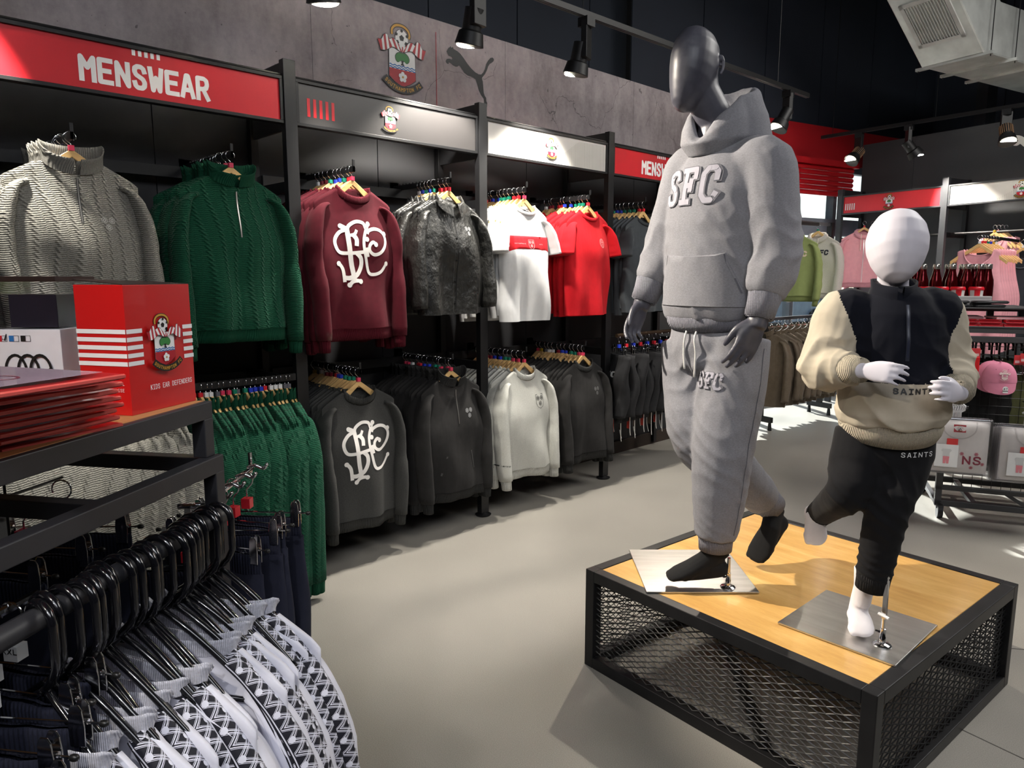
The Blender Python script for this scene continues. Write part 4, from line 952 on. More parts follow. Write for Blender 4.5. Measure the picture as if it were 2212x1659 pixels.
# monogram of three interlaced script letters, about 0.3 wide
def monogram(m):
    P = Print(); s = lambda pts, w_: P.stroke(sp2(pts, 7), w_, m, dz=1)
    def Z(pts): return [((x - 745) * 0.00074, -((y - (x - 745) * 0.17) - 790) * 0.00066) for x, y in pts]
    for pts, w_ in (([(600, 580), (636, 606)], 0.024), ([(640, 625), (655, 585), (710, 562), (765, 580), (782, 625), (800, 585)], 0.017),
                    ([(640, 612), (590, 622), (553, 665), (550, 715), (575, 765), (640, 782), (720, 788), (775, 790)], 0.017),
                    ([(640, 612), (646, 720), (652, 850), (662, 930), (672, 1000)], 0.024), ([(632, 1015), (655, 992), (690, 990), (715, 1000)], 0.018),
                    ([(690, 785), (722, 830), (722, 890), (690, 945), (640, 962), (605, 955)], 0.022), ([(562, 842), (590, 890), (600, 985)], 0.018),
                    ([(652, 655), (690, 650), (708, 622)], 0.015), ([(680, 655), (700, 690), (697, 738)], 0.022),
                    ([(782, 625), (757, 690), (752, 760), (765, 850), (785, 945), (830, 968), (890, 955), (935, 905)], 0.016), ([(768, 760), (778, 830)], 0.02),
                    ([(785, 660), (800, 640), (850, 632), (905, 655), (937, 705), (930, 765), (890, 812), (835, 822), (797, 790), (797, 750), (825, 728), (850, 748)], 0.017)): s(Z(pts), w_)
    for x, y in ((600, 580), (802, 590), (937, 680), (848, 748), (935, 905), (778, 700), (562, 845), (632, 1012), (714, 1000)): P.disc(Z([(x, y)])[0], 0.0125, m, 10); P.z = 1
    P.z = 1; return P
def emblem3(m, frame=True, s=1.0):
    P = Print()
    for a, b in ((-0.014, 0.012), (0.014, 0.012), (0, -0.014)):
        P.stroke([(a + 0.011 * cos(2 * PI * i / 6 + 0.5), b + 0.011 * sin(2 * PI * i / 6 + 0.5)) for i in range(7)], 0.002, m, dz=1)
        P.stroke([(a + 0.005 * cos(2 * PI * i / 5), b + 0.005 * sin(2 * PI * i / 5)) for i in range(6)], 0.003, m, dz=1)
    if frame: P.stroke([(-0.029, 0.03), (0.029, 0.03), (0.029, -0.012), (0.02, -0.03), (0, -0.04), (-0.02, -0.03), (-0.029, -0.012), (-0.029, 0.03)], 0.0022, m, dz=1)
    P.z = 1; return P.scale(s)
FY0 = lambda x, z: ((x, 0, HZ + z), (-1, 0, 0), (0, 0, 1))
def zipper(r, bvh, L_=0.2, m=None, x=0.0, top=0.05, teeth=True):
    z0 = HZ - 0.062; P = Print()
    pts = [(0.0, -L_ * i / 12) for i in range(13)]
    P.stroke(pts, 0.009, m or mat('zip_tape', srgb(40, 40, 42), 0.6)); P.stroke(pts, 0.004, mat('zip_metal', srgb(190, 188, 182), 0.3, 0.9))
    P.wrap('zip', bvh, (x, 0, z0), (-1, 0, 0), (0, 0, 1), r, lift=0.002)

# --- grey cable-knit quarter zips
KW = dict(kind='sweater', W=0.22, Wb=0.235, L=0.69, neck=0.095, dipf=0.05, sl=0.74, spread=0.03, slr=0.075)
fr = make_garment('quarter_zip_jumper', 'grey cable-knit quarter-zip jumper facing out at the far left', 'jumper', cloth=GREYK, trim=GREYR, col_kind='stand', ch=0.07, seed=3, extras=lambda r, b, g: (zipper(r, b, 0.16), emblem3(flat('thread_grey', srgb(190, 188, 182)), False).wrap('chest_emblem', b, *FY0(-0.09, -0.22), r)), **KW)
bk = backs('grey cable-knit quarter-zip jumper at the far left', 'quarter_zip_jumper', 'x', 'jumper', cloth=GREYK, trim=GREYR, col_kind='stand', ch=0.07, seed=4, flatk=0.45, **KW)
face_out(0.745, 1.975, fr, bk, 8, 'grey cable-knit jumpers', 'on the upper left arm', ['pink', 'pink', 'red', 'green', 'blue', 'grey'])
# --- green cable-knit
KW = dict(kind='sweater', W=0.225, Wb=0.235, L=0.695, neck=0.095, dipf=0.045, sl=0.76, spread=0.03, slr=0.075)
fr = make_garment('quarter_zip_jumper', 'dark green cable-knit quarter-zip jumper facing out on the upper arm', 'jumper', cloth=GREENK, trim=GREENR, col_kind='stand', ch=0.065, seed=5, extras=lambda r, b, g: zipper(r, b, 0.19), **KW)
bk = backs('dark green cable-knit quarter-zip jumper on the upper arm', 'quarter_zip_jumper', 'x', 'jumper', cloth=GREENK, trim=GREENR, col_kind='stand', ch=0.065, seed=6, flatk=0.45, **KW)
face_out(1.335, 1.975, fr, bk, 8, 'green cable-knit jumpers', 'on the upper arm', ['pink', 'pink', 'pink', 'green', 'blue', 'red', 'maroon', 'grey'])
# --- maroon monogram jumpers
KW = dict(kind='sweater', W=0.215, Wb=0.225, L=0.72, neck=0.09, dipf=0.055, sl=0.77, spread=0.02)
fr = make_garment('monogram_jumper', 'maroon jumper with a large white script monogram on the chest', 'jumper', cloth=MAROON, trim=MAROONR, ch=0.03, seed=7, fold=0.014, extras=lambda r, b, g: monogram(IVORY).scale(0.98, 0.0, 0.0).wrap('monogram', b, *FY0(-0.005, -0.30), r), **KW)
bk = backs('plain-looking maroon jumper behind the monogram one', 'monogram_jumper', 'x', 'jumper', cloth=MAROON, trim=MAROONR, ch=0.025, seed=8, flatk=0.45, **KW)
face_out(1.925, 1.975, fr, bk, 9, 'maroon jumpers', 'on the upper arm', ['pink', 'red', 'green', 'blue', 'blue', 'green', 'maroon', 'maroon', 'white'])
# --- black coach jackets
def jacket_bits(r, b, g):
    P = Print(); P.stroke([(0, -0.05 * i) for i in range(12)], 0.004, PBLACK); P.stroke([(-0.018, -0.05 * i) for i in range(12)], 0.0012, mat('stitch', srgb(90, 90, 88)));
    P.wrap('placket', b, *FY0(0, -0.055), r, lift=0.0016)
    for i in range(5):
        h = b.ray_cast(Vector((0.010, 0.4, HZ - 0.10 - i * 0.115)), Vector((0, -1, 0))); 
        if h[0]: MB().lathe([(0.006, 0), (0.0065, 0.002), (0.004, 0.004)], h[0], (0, 1, 0), 10).build('snap_button', mat('snap_black', srgb(20, 20, 20), 0.25), r)
    emblem3(flat('thread_silver', srgb(160, 162, 165)), False).wrap('chest_emblem', b, *FY0(-0.095, -0.17), r)
    for s in (-1, 1): Print().stroke([(s * 0.12, -0.40), (s * 0.14, -0.50)], 0.006, PBLACK).wrap('pocket_welt', b, *FY0(0, 0), r)
KW = dict(kind='jacket', W=0.22, Wb=0.235, L=0.62, neck=0.075, dipf=0.05, sl=0.64, spread=0.045, slr=0.078, fold=0.02)
fr = make_garment('coach_jacket', 'black crinkled nylon coach jacket with turned-down collar facing out', 'jacket', cloth=NYL, trim=NYL, col_kind='shirt', seed=9, extras=jacket_bits, **KW)
bk = backs('black nylon coach jacket behind the front jacket', 'coach_jacket', 'x', 'jacket', cloth=NYL, trim=NYL, col_kind='shirt', seed=10, flatk=0.5, **KW)
face_out(2.52, 1.975, fr, bk, 8, 'black coach jackets', 'on the upper arm', ['red', 'red', 'red', 'green', 'blue', 'green', 'blue', 'white'], jit=0.12)
# --- white tees with red band
def band(r, b, g):
    P = Print(0.015); P.poly([(-0.178, -0.045), (0.178, -0.045), (0.178, 0.045), (-0.178, 0.045)], REDT, fill=True); P.join(emblem3(flat('thread_silver', srgb(160, 162, 165))), 0.8)
    P.join(letters('SOUTHAMPTON FC', 0.006, flat('thread_silver', srgb(160, 162, 165)), 0.18), 1, -0.095, -0.003); P.join(letters('SAINTS', 0.006, flat('thread_silver', srgb(160, 162, 165)), 0.18), 1, 0.09, -0.003)
    P.xf(lambda a, b_: (a, b_)).wrap('red_chest_band', b, *FY0(0, -0.225), r, lift=0.0014)
    Print().poly([(-0.02, -0.012), (0.02, -0.012), (0.02, 0.012), (-0.02, 0.012)], PBLACK).lay('neck_print', (0, -0.008, HZ - 0.035), (-1, 0, 0), (0, 0, 1), r)
KW = dict(kind='tee', W=0.20, Wb=0.205, L=0.68, neck=0.085, dipf=0.05, sleeves=True)
fr = make_garment('t_shirt', 'white t-shirt with a red band across the chest facing out', 't-shirt', cloth=WHT, trim=WHTR, ch=0.018, seed=11, extras=band, **KW)
bk = backs('white t-shirt behind the one with the red band', 't_shirt', 'x', 't-shirt', cloth=WHT, trim=WHTR, ch=0.018, seed=12, flatk=0.45, **KW)
face_out(3.10, 1.975, fr, bk, 11, 'white t-shirts', 'on the upper arm', ['pink', 'red', 'red', 'green', 'green', 'green', 'blue', 'blue', 'maroon', 'red', 'white'])
# --- red tees
def ringprint(m, r_=0.03):
    P = Print(); c_ = lambda q, w_: P.stroke([(q * cos(2 * PI * i / 28), q * sin(2 * PI * i / 28)) for i in range(29)], w_, m, dz=1)
    c_(r_, 0.0016); c_(r_ * 0.62, 0.0012)
    for i in range(22): a = 2 * PI * i / 22; P.stroke([(r_ * 0.72 * cos(a), r_ * 0.72 * sin(a)), (r_ * 0.9 * cos(a), r_ * 0.9 * sin(a))], 0.003, m, dz=1)
    P.z = 1; P.join(emblem3(m, False), 0.55); return P
KW = dict(kind='tee', W=0.215, Wb=0.22, L=0.665, neck=0.088, dipf=0.052)
fr = make_garment('t_shirt', 'red t-shirt with a small round emblem facing out', 't-shirt', cloth=REDT, trim=REDTR, ch=0.02, seed=13, fold=0.014, extras=lambda r, b, g: ringprint(flat('pale_pink_print', srgb(236, 170, 170))).wrap('chest_emblem', b, *FY0(-0.085, -0.2), r), **KW)
bk = backs('plain red t-shirt behind the round-emblem one', 't_shirt', 'x', 't-shirt', cloth=REDT, trim=REDTR, ch=0.02, seed=14, flatk=0.45, **KW)
face_out(3.685, 1.975, fr, bk, 11, 'red t-shirts', 'on the upper arm', ['red', 'green', 'green', 'green', 'blue', 'blue', 'red', 'red', 'maroon', 'maroon', 'white'])
# --- charcoal tees
fr = make_garment('t_shirt', 'charcoal t-shirt with a faint round emblem beside the mannequin', 't-shirt', cloth=DKT, trim=DKTR, ch=0.02, seed=15, extras=lambda r, b, g: ringprint(flat('faint_print', srgb(92, 96, 100))).wrap('chest_emblem', b, *FY0(-0.085, -0.2), r), **KW)
bk = backs('plain charcoal t-shirt behind the front charcoal one', 't_shirt', 'x', 't-shirt', cloth=DKT, trim=DKTR, ch=0.02, seed=16, flatk=0.45, **KW)
face_out(4.29, 1.975, fr, bk, 9, 'charcoal t-shirts', 'on the upper arm', ['red', 'red', 'green', 'green', 'green', 'blue', 'blue', 'green'])
# --- more black items beyond, mostly hidden by the mannequin
KW = dict(kind='sweater', W=0.215, Wb=0.225, L=0.66, neck=0.085, sl=0.66)
fr = make_garment('black_sweatshirt', 'black sweatshirt on the arm right behind the mannequin elbow', 'sweatshirt', cloth=BLKS, trim=BLKR, ch=0.02, seed=17, **KW)
bk = backs('black sweatshirt on the arm beyond the charcoal t-shirts', 'black_sweatshirt', 'x', 'sweatshirt', cloth=BLKS, trim=BLKR, seed=18, flatk=0.45, **KW)
face_out(4.87, 1.975, fr, bk, 5, 'black sweatshirts beyond', 'on the last upper arm', ['red', 'green', 'blue'])
# --- lower tier
KW = dict(kind='sweater', W=0.215, Wb=0.225, L=0.70, neck=0.09, dipf=0.055, sl=0.74, spread=0.01)
fr = make_garment('monogram_jumper', 'charcoal grey jumper with a large white script monogram', 'jumper', cloth=CHAR, trim=CHARR, ch=0.03, seed=21, extras=lambda r, b, g: monogram(IVORY).scale(0.95).wrap('monogram', b, *FY0(-0.005, -0.30), r), **KW)
bk = backs('charcoal jumper behind the grey monogram one', 'monogram_jumper', 'x', 'jumper', cloth=CHAR, trim=CHARR, ch=0.025, seed=22, flatk=0.45, **KW)
face_out(1.925, 1.0, fr, bk, 12, 'charcoal jumpers', 'on the lower arm', ['pink', 'green', 'green', 'green', 'blue', 'blue', 'red', 'maroon', 'maroon', 'white', 'white', 'yellow'])
def qz_bits(r, b, g):
    zipper(r, b, 0.19, mat('zip_dark', srgb(30, 30, 32))); emblem3(flat('thread_silver', srgb(160, 162, 165)), False, 1.1).wrap('chest_emblem', b, *FY0(-0.085, -0.2), r)
    for s in (-1, 1): Print().stroke([(s * 0.10, -0.42), (s * 0.125, -0.53)], 0.008, mat('pocket_edge', srgb(70, 70, 70))).wrap('pocket_welt', b, *FY0(0, 0), r)
KW = dict(kind='sweater', W=0.215, Wb=0.23, L=0.69, neck=0.09, dipf=0.045, sl=0.72, spread=0.025, slr=0.075)
fr = make_garment('quarter_zip_sweatshirt', 'black quarter-zip sweatshirt with small chest emblem on the lower arm', 'sweatshirt', cloth=BLKS, trim=BLKR, col_kind='stand', ch=0.065, seed=23, extras=qz_bits, **KW)
bk = backs('black quarter-zip sweatshirt on the lower arm', 'quarter_zip_sweatshirt', 'x', 'sweatshirt', cloth=BLKS, trim=BLKR, col_kind='stand', ch=0.06, seed=24, flatk=0.45, **KW)
face_out(2.52, 1.0, fr, bk, 12, 'black quarter-zip sweatshirts', 'on the lower arm', ['pink', 'pink', 'pink', 'green', 'green', 'blue', 'blue', 'red', 'red', 'white'])
def gm_bits(r, b, g):
    emblem3(flat('print_dark', srgb(40, 42, 42)), True, 1.25).wrap('chest_emblem', b, *FY0(-0.085, -0.2), r)
KW = dict(kind='sweater', W=0.215, Wb=0.225, L=0.67, neck=0.085, dipf=0.05, sl=0.71, spread=0.02, slr=0.075)
fr = make_garment('crew_sweatshirt', 'pale grey marl crew-neck sweatshirt with black shield emblem', 'sweatshirt', cloth=GMAR, trim=GMARR, ch=0.03, seed=25, extras=gm_bits, **KW)
P_ = letters('SOUTHAMPTON', 0.008, flat('print_dark', srgb(40, 42, 42)), 0.3).join(letters('SAINTS', 0.008, flat('print_dark', srgb(40, 42, 42)), 0.3), 1, -0.02, -0.014)
sb = bvh_of([c for c in fr.children if c.name.startswith('body')][0].data)
P_.wrap('sleeve_print', sb, (0.27, 0, HZ - 0.56), (-1, 0, 0), (0, 0, 1), fr)
bk = backs('pale grey marl sweatshirt on the lower arm', 'crew_sweatshirt', 'x', 'sweatshirt', cloth=GMAR, trim=GMARR, seed=26, flatk=0.45, ch=0.025, **KW)
face_out(3.10, 1.0, fr, bk, 11, 'pale grey sweatshirts', 'on the lower arm', ['pink', 'pink', 'pink', 'green', 'green', 'blue', 'blue', 'maroon', 'maroon'], gap=0.042, jit=0.09)
fr = make_garment('crew_sweatshirt', 'black crew-neck sweatshirt with faint emblem on the lower arm', 'sweatshirt', cloth=BLKS, trim=BLKR, ch=0.03, seed=27, extras=lambda r, b, g: emblem3(flat('thread_dim', srgb(110, 110, 112)), False, 1.1).wrap('chest_emblem', b, *FY0(-0.085, -0.2), r), **KW)
bk = backs('black crew-neck sweatshirt on the lower arm', 'crew_sweatshirt', 'x', 'sweatshirt', cloth=BLKS, trim=BLKR, seed=28, flatk=0.45, ch=0.025, **KW)
face_out(3.66, 1.0, fr, bk, 12, 'black crew sweatshirts', 'on the lower arm', ['pink', 'pink', 'green', 'green', 'blue', 'blue', 'maroon', 'white', 'white', 'grey', 'yellow'])

# --- lower rail of green jumpers seen from the side, with a grey stretch at its left
RXL, RZL = -3.11, 1.005
rl = thing('hanging_rail', 'black lower rail in front of the wall carrying the green and grey jumpers', 'rail', (RXL, 1.0, RZL))
MB().box((RXL - 0.008, -0.60, RZL - 0.035), (RXL + 0.008, 1.60, RZL - 0.004)).build('rail_bar', BLACK, rl, world=True)
for y in (-0.55, 0.5, 1.55): MB().box((WX + 0.06, y - 0.006, RZL - 0.035), (RXL, y + 0.006, RZL - 0.008)).build('rail_bracket', BLACK, rl, world=True)
KW = dict(kind='sweater', W=0.225, Wb=0.25, L=0.68, neck=0.075, dipf=0.045, sl=0.86, spread=0.09, slr=0.062)
gp = [make_garment('quarter_zip_jumper', 'x', 'jumper', cloth=GREENK, trim=GREENR, col_kind='stand', ch=0.05, seed=30 + i, flatk=0.45, swing=(0.02 * i, 0), **KW) for i in range(3)]
for o in gp: 
    for c in o.children:
        if c.name.startswith('collar'): c.scale = (1, 0.8, 1)
kk = list(['grey', 'grey', 'white', 'white', 'white', 'red', 'blue', 'blue', 'blue', 'green', 'grey', 'green', 'pink', 'pink', 'grey', 'white', 'white', 'red', 'red', 'blue'])
used = set()
for i in range(20):
    y = 1.575 - i * 0.0245 - (0.006 if i % 5 == 0 else 0); b = gp[i % 3]; o = b if i < 3 else copy_tree(b)
    loc = (RXL + rnd.uniform(-0.008, 0.008), y, RZL); rz = rnd.uniform(-0.10, 0.10) - 0.04
    o.location = loc; o.rotation_euler = (0, 0, rz + PI); o['label'] = 'green cable-knit jumper hung sideways on the lower rail, %s from the post' % (ORD[i] if i else 'first'); o['group'] = 'green jumpers hung sideways on the lower rail'
    hanger_at(kk[i % 20], loc, rz + PI, 'wooden hanger on the lower rail holding the %s green jumper from the post' % (ORD[i] if i else 'first'), 'wooden hangers on the lower side rail')
gy = [make_garment('quarter_zip_jumper', 'x', 'jumper', cloth=GREYK, trim=GREYR, col_kind='stand', ch=0.05, seed=40 + i, flatk=0.62, **KW) for i in range(2)]
for i in range(16):
    y = 1.575 - 20 * 0.0245 - 0.04 - i * 0.05; b = gy[i % 2]; o = b if i < 2 else copy_tree(b)
    loc = (RXL, y, RZL); rz = rnd.uniform(-0.10, 0.10)
    o.location = loc; o.rotation_euler = (0, 0, rz + PI); o['label'] = 'grey cable-knit jumper hung sideways on the lower rail, %s left of the green ones' % (ORD[i] if i else 'first'); o['group'] = 'grey jumpers hung sideways on the lower rail'
    hanger_at('white', loc, rz + PI, 'wooden hanger on the lower rail holding the %s grey jumper left of the green ones' % (ORD[i] if i else 'first'), 'wooden hangers on the lower side rail')

# --- joggers on clip hangers along the lower rail in the bay by the mannequin
def jogger_mesh(m, Lg=0.62, w0=0.36, seed=0, fold=0.012, depth=0.045, waist_w=0.17, cuffs=True, sep=0.02):
    """hung trousers: waist at z=0, +y front"""
    r = random.Random(seed); ph = [r.uniform(0, 6) for _ in range(6)]; N = 30; R_ = 18
    for s in (-1, 1):
        V = []
        for j in range(R_):
            t = j / (R_ - 1); z = -Lg * t; cx = s * (0.085 + sep * t + 0.008 * sin(5 * t + ph[0])); w_ = 0.098 * (1 - 0.28 * t); d = depth * (0.55 + 0.75 * sst(0, 0.25, t)) * (1 - 0.35 * t)
            for i in range(N):
                a = 2 * PI * i / N; k = 1 + 0.12 * sin(5 * a + ph[1] + 6 * t) * sst(0, 0.2, t); V.append((cx + w_ * cos(a) * (1 + 0.03 * sin(20 * t + ph[2])), d * sin(a) * k + fold * sin(3 * a + 8 * t + ph[3]) * sst(0, 0.3, t), z - (0.0 if j else 0)))
        m.add(V, [(j * N + i, (j + 1) * N + i, (j + 1) * N + (i + 1) % N, j * N + (i + 1) % N) for j in range(R_ - 1) for i in range(N)])
    return m
def clip_hanger(r_parent=None, w_=0.30, name='clip_hanger', label='', cube='red', h=0.075):
    """chrome hanger with a cross wire, two sprung clips and a size cube; hook rests at the origin"""
    r = thing(name, label, 'hanger')
    MB().tube(hook_pts(h), 0.0019, 6).build('hook', CHROME, r, smooth=True)
    MB().tube([(-w_ / 2, 0, -h - 0.022), (w_ / 2, 0, -h - 0.022)], 0.0019, 6).build('cross_wire', CHROME, r)
    MB().box((-0.012, -0.010, -h - 0.012), (0.012, 0.010, -h + 0.012)).build('size_cube', mat('cube_' + cube, TAGC[cube], 0.35), r)
    for s in (-1, 1):
        x = s * (w_ / 2 - 0.035); z = -h - 0.022
        c = MB(); hw = 0.011
        c.prism([(-hw, -0.032), (hw, -0.032), (hw * 1.1, 0.0), (hw * 0.9, 0.022), (hw * 0.5, 0.030), (-hw * 0.5, 0.030), (-hw * 0.9, 0.022), (-hw * 1.1, 0.0)], 0.0025, O=(x, -0.006, z))
        c.prism([(-hw, -0.032), (hw, -0.032), (hw * 1.1, 0.0), (hw * 0.9, 0.022), (hw * 0.5, 0.030), (-hw * 0.5, 0.030), (-hw * 0.9, 0.022), (-hw * 1.1, 0.0)], 0.0025, O=(x, 0.009, z))
        c.tube([(x - 0.013, 0, z + 0.002), (x + 0.013, 0, z + 0.002)], 0.0045, 8)
        c.build('clip', CHROME, r, bevel=0.001)
    for s in (-1, 1): MB().pill((s * w_ / 2 - 0.002, 0, -h - 0.022), (s * w_ / 2 + 0.002, 0, -h - 0.022), 0.005, 0.005, 8, 3).build('end_cap', mat('rubber_black', srgb(18, 18, 18), 0.4), r, smooth=True)
    return r
JOG = fabric('black_jogger_fleece', srgb(38, 38, 40), var=0.12, wr=0.4); JOGG = fabric('grey_jogger_fleece', srgb(176, 176, 176), heather=0.12, wr=0.3)
LACE = flat('white_lace', srgb(232, 230, 224)); SWING = flat('swing_ticket_red', srgb(206, 70, 58)); SWINGB = flat('swing_ticket_brown', srgb(84, 74, 62))
r2 = thing('hanging_rail', 'dark rail at mid height carrying the black joggers by the mannequin', 'rail', (-3.10, 4.6, 1.04))
MB().tube([(-3.10, 4.04, 1.04), (-3.10, 5.16, 1.04)], 0.014, 10).build('rail_bar', mat('bronze_rail', srgb(70, 54, 40), 0.4, 0.5), r2, world=True)
jb = []
for sd_ in (1, 2):
    r = thing('folded_joggers', 'x', 'joggers'); m = MB(); N = 30; R_ = 20; rr = random.Random(sd_); ph = [rr.uniform(0, 6) for _ in range(5)]
    for s in (-1, 1):
        V = []
        for j in range(R_):
            t = j / (R_ - 1); z = -0.14 - 0.44 * t - (0.05 * s if s > 0 else 0) * t; cx = s * (0.055 + 0.02 * sin(4 * t + ph[0])); w_ = 0.075 * (1 - 0.2 * t)
            for i in range(N):
                a = 2 * PI * i / N; V.append((cx + w_ * cos(a), 0.045 * sin(a) * (0.6 + 0.5 * sst(0, 0.3, t)) * (1 + 0.2 * sin(4 * a + ph[1] + 7 * t)) + 0.012 * sin(9 * t + ph[2]), z))
        m.add(V, [(j * N + i, (j + 1) * N + i, (j + 1) * N + (i + 1) % N, j * N + (i + 1) % N) for j in range(R_ - 1) for i in range(N)] + [tuple(range(N)), tuple(reversed(range((R_ - 1) * N, R_ * N)))])
    m.build('leg_cloth', JOG, r, smooth=True)
    for k in range(2):
        x = -0.05 + 0.11 * k; l = rr.uniform(0.08, 0.2)
        MB().tube(spline([(x, 0.03, -0.55), (x + 0.01, 0.05, -0.57), (x + 0.012, 0.05, -0.62 - l * 0.5), (x + rr.uniform(-0.01, 0.02), 0.045, -0.60 - l)], 4), 0.0028, 6).build('drawstring', LACE, r, smooth=True)
    MB().box((-0.02, 0.035, -0.69), (0.01, 0.037, -0.60)).build('swing_ticket', SWING if sd_ == 1 else SWINGB, r)
    jb.append(r)
ch0 = clip_hanger(w_=0.26, cube='blue'); ch1 = clip_hanger(w_=0.26, cube='red')
for i in range(13):
    y = 4.07 + i * 0.085; o = jb[i % 2] if i < 2 else copy_tree(jb[i % 2]); h = (ch0, ch1)[i % 2] if i < 2 else copy_tree((ch0, ch1)[i % 2])
    loc = (-3.10, y, 1.04); rz = PI + rnd.uniform(-0.25, 0.25) - 0.3
    for q in (o, h): q.location = loc; q.rotation_euler = (0, 0, rz)
    nm = ORD[i] if i else 'first'
    o['label'] = 'black joggers with dangling white drawstrings, %s from the post' % nm; o['group'] = 'black joggers on the rail behind the mannequin'
    h['label'] = 'chrome clip hanger holding the %s black joggers from the post' % nm; h['group'] = 'clip hangers of the black joggers'
    if i == 11:
        for c in o.children:
            if c.name.startswith('leg_cloth'): c.data = c.data.copy(); c.data.materials[0] = JOGG
        o['label'] = 'pale grey joggers at the end of the black ones, by the mannequin leg'
lj = letters('SFC', 0.045, WHITE, 0.34, 0.16, narrow=0.7)
b0 = bvh_of([c for c in jb[0].children if c.name.startswith('leg_cloth')][0].data)
lj.wrap('leg_print', b0, (0.05, 0, -0.30), (-1, 0, 0), (0, 0, 1), jb[0])
lj2 = letters('SFC', 0.045, WHITE, 0.34, 0.16, narrow=0.7); lj2.lay('leg_print', (0.133, 0.02, -0.30), (0, 1, 0), (0, 0, 1), jb[0]) if False else None

# ================================================================== foreground cart, in a frame turned by CR: X to the right, Y away
CR = math.radians(35.5); CX, CY = Vector((cos(CR), sin(CR), 0)), Vector((-sin(CR), cos(CR), 0))
def C3(X, Y, Z=0.0): return CX * X + CY * Y + Vector((0, 0, Z))
def atC(x, y, X): return at(x, y, CX, X)
CM = mat('cart_black_steel', srgb(44, 44, 48), 0.5, var=0.1, bump=0.15, bscale=300, bdist=0.0005)
cart = thing('display_cart', 'black square-tube display cart with a wooden top in the left foreground', 'display cart', (0, 0, 0), CR)
XF, YF, ZT, ZB = -0.86, 1.31, 1.2, 1.087
t = 0.03
def cbar(lo, hi, nm='frame_bar'): return MB().box(lo, hi).build(nm, CM, cart, bevel=0.002)
MB().box((-1.46, -0.35, ZT - 0.006), (XF - 0.012, YF - 0.01, ZT + 0.001)).build('wooden_top', mat('oak_shelf', srgb(176, 126, 80), 0.45, vs_=14, stretch=(8, 1, 1)), cart)
for x in (XF - t, -1.48): cbar((x, -0.35, ZT - 0.035), (x + t, YF, ZT), 'top_rail')
for y in (YF - t, -0.35): cbar((-1.45, y, ZT - 0.034), (XF - t, y + t, ZT - 0.007), 'top_rail')
cbar((XF - t, YF - t, ZB), (XF, YF, ZT - 0.034), 'upper_post'); cbar((-1.48, YF - t, ZB), (-1.48 + t, YF, ZT - 0.034), 'upper_post')
for x in (XF - t + 0.012, -1.48): cbar((x, -0.35, ZB - 0.035), (x + t, YF + 0.01, ZB), 'middle_rail')
for y in (YF - t + 0.008, 0.98): cbar((-1.45, y, ZB - 0.034), (XF - t + 0.012, y + t, ZB - 0.003), 'cross_rail')
for x in (XF - t + 0.012, -1.48): cbar((x, YF - t + 0.01, 0.08), (x + t, YF + 0.01, ZB - 0.033), 'post')
for x in (XF - t + 0.012, -1.48): cbar((x, -0.35, 0.08), (x + t, -0.32, ZB - 0.033), 'post')
for x in (XF - t + 0.012, -1.48): cbar((x, -0.32, 0.12), (x + t, YF - t + 0.01, 0.15), 'lower_rail')
for y in (-0.33, YF - 0.01):
    for x in (XF, -1.465): MB().tube([(x - 0.018, y - 0.01, 0.04), (x + 0.018, y - 0.01, 0.04)], 0.04, 16).build('castor', PBLACK, cart)
gw = MB()
for i in range(9): gw.tube([(-1.20, 0.1 + i * 0.13, 0.5), (-1.20, 0.1 + i * 0.13, 1.06)], 0.0028, 5)
for i in range(7): gw.tube([(-1.20, -0.3, 0.55 + i * 0.08), (-1.20, 1.28, 0.55 + i * 0.08)], 0.0028, 5)
g_ = gw.build('wire_grid', BLACK, cart); g_['kind'] = 'stuff'
rb0 = MB().tube([(-0.838, 0.74, 0.968), (-0.838, 1.30, 0.968)], 0.017, 14).build('garment_bar', CM, cart, smooth=40)

# carton of ear defenders
K1, K2 = atz(286, 900, ZT), atz(424, 866, ZT)
ang = math.atan2((K2 - K1).y, (K2 - K1).x); bw = (K2 - K1).length; bh = 0.235
bx = thing('ear_defender_carton', 'red carton with white stripes, a football crest and the words KIDS EAR DEFENDERS', 'box', (K1.x, K1.y, ZT + 0.001), ang)
BRED = mat('glossy_red_card', srgb(198, 26, 26), 0.3, var=0.03, coat=0.4)
MB().box((0, 0, 0), (bw, bw * 0.62, bh)).build('carton_body', BRED, bx, bevel=0.0012)
MB().add([(0, 0, bh + 0.001), (bw, 0, bh + 0.001), (bw * 0.98, bw * 0.62, bh + 0.006), (0.003, bw * 0.63, bh + 0.010), (0, 0, bh), (bw, 0, bh), (bw * 0.98, bw * 0.62, bh + 0.004), (0.003, bw * 0.63, bh + 0.008)], [(0, 1, 2, 3), (7, 6, 5, 4), (0, 4, 5, 1), (1, 5, 6, 2), (2, 6, 7, 3), (3, 7, 4, 0)]).build('lid_flap', mat('card_dark', srgb(40, 28, 26), 0.4), bx)
P = Print()
for i in range(5):
    z = 0.090 + i * 0.0145; P.poly([(0, z), (bw * 0.22, z), (bw * 0.22, z + 0.0078), (0, z + 0.0078)], WHITE, dz=1); P.poly([(bw * 0.84, z), (bw, z), (bw, z + 0.0078), (bw * 0.84, z + 0.0078)], WHITE, dz=1)
P.z = 1; P.join(CREST, 0.285, bw * 0.52, 0.125)
P.join(letters('KIDS EAR DEFENDERS', 0.0095, WHITE, 0.17, narrow=0.62, gap=0.32), 1, bw * 0.55, 0.042)
P.lay('carton_print', (0, -0.0002, 0), (1, 0, 0), (0, 0, 1), bx)
P = Print()
for i in range(5):
    z = 0.090 + i * 0.0145; P.poly([(0, z), (bw * 0.62, z), (bw * 0.62, z + 0.0078), (0, z + 0.0078)], WHITE, dz=1)
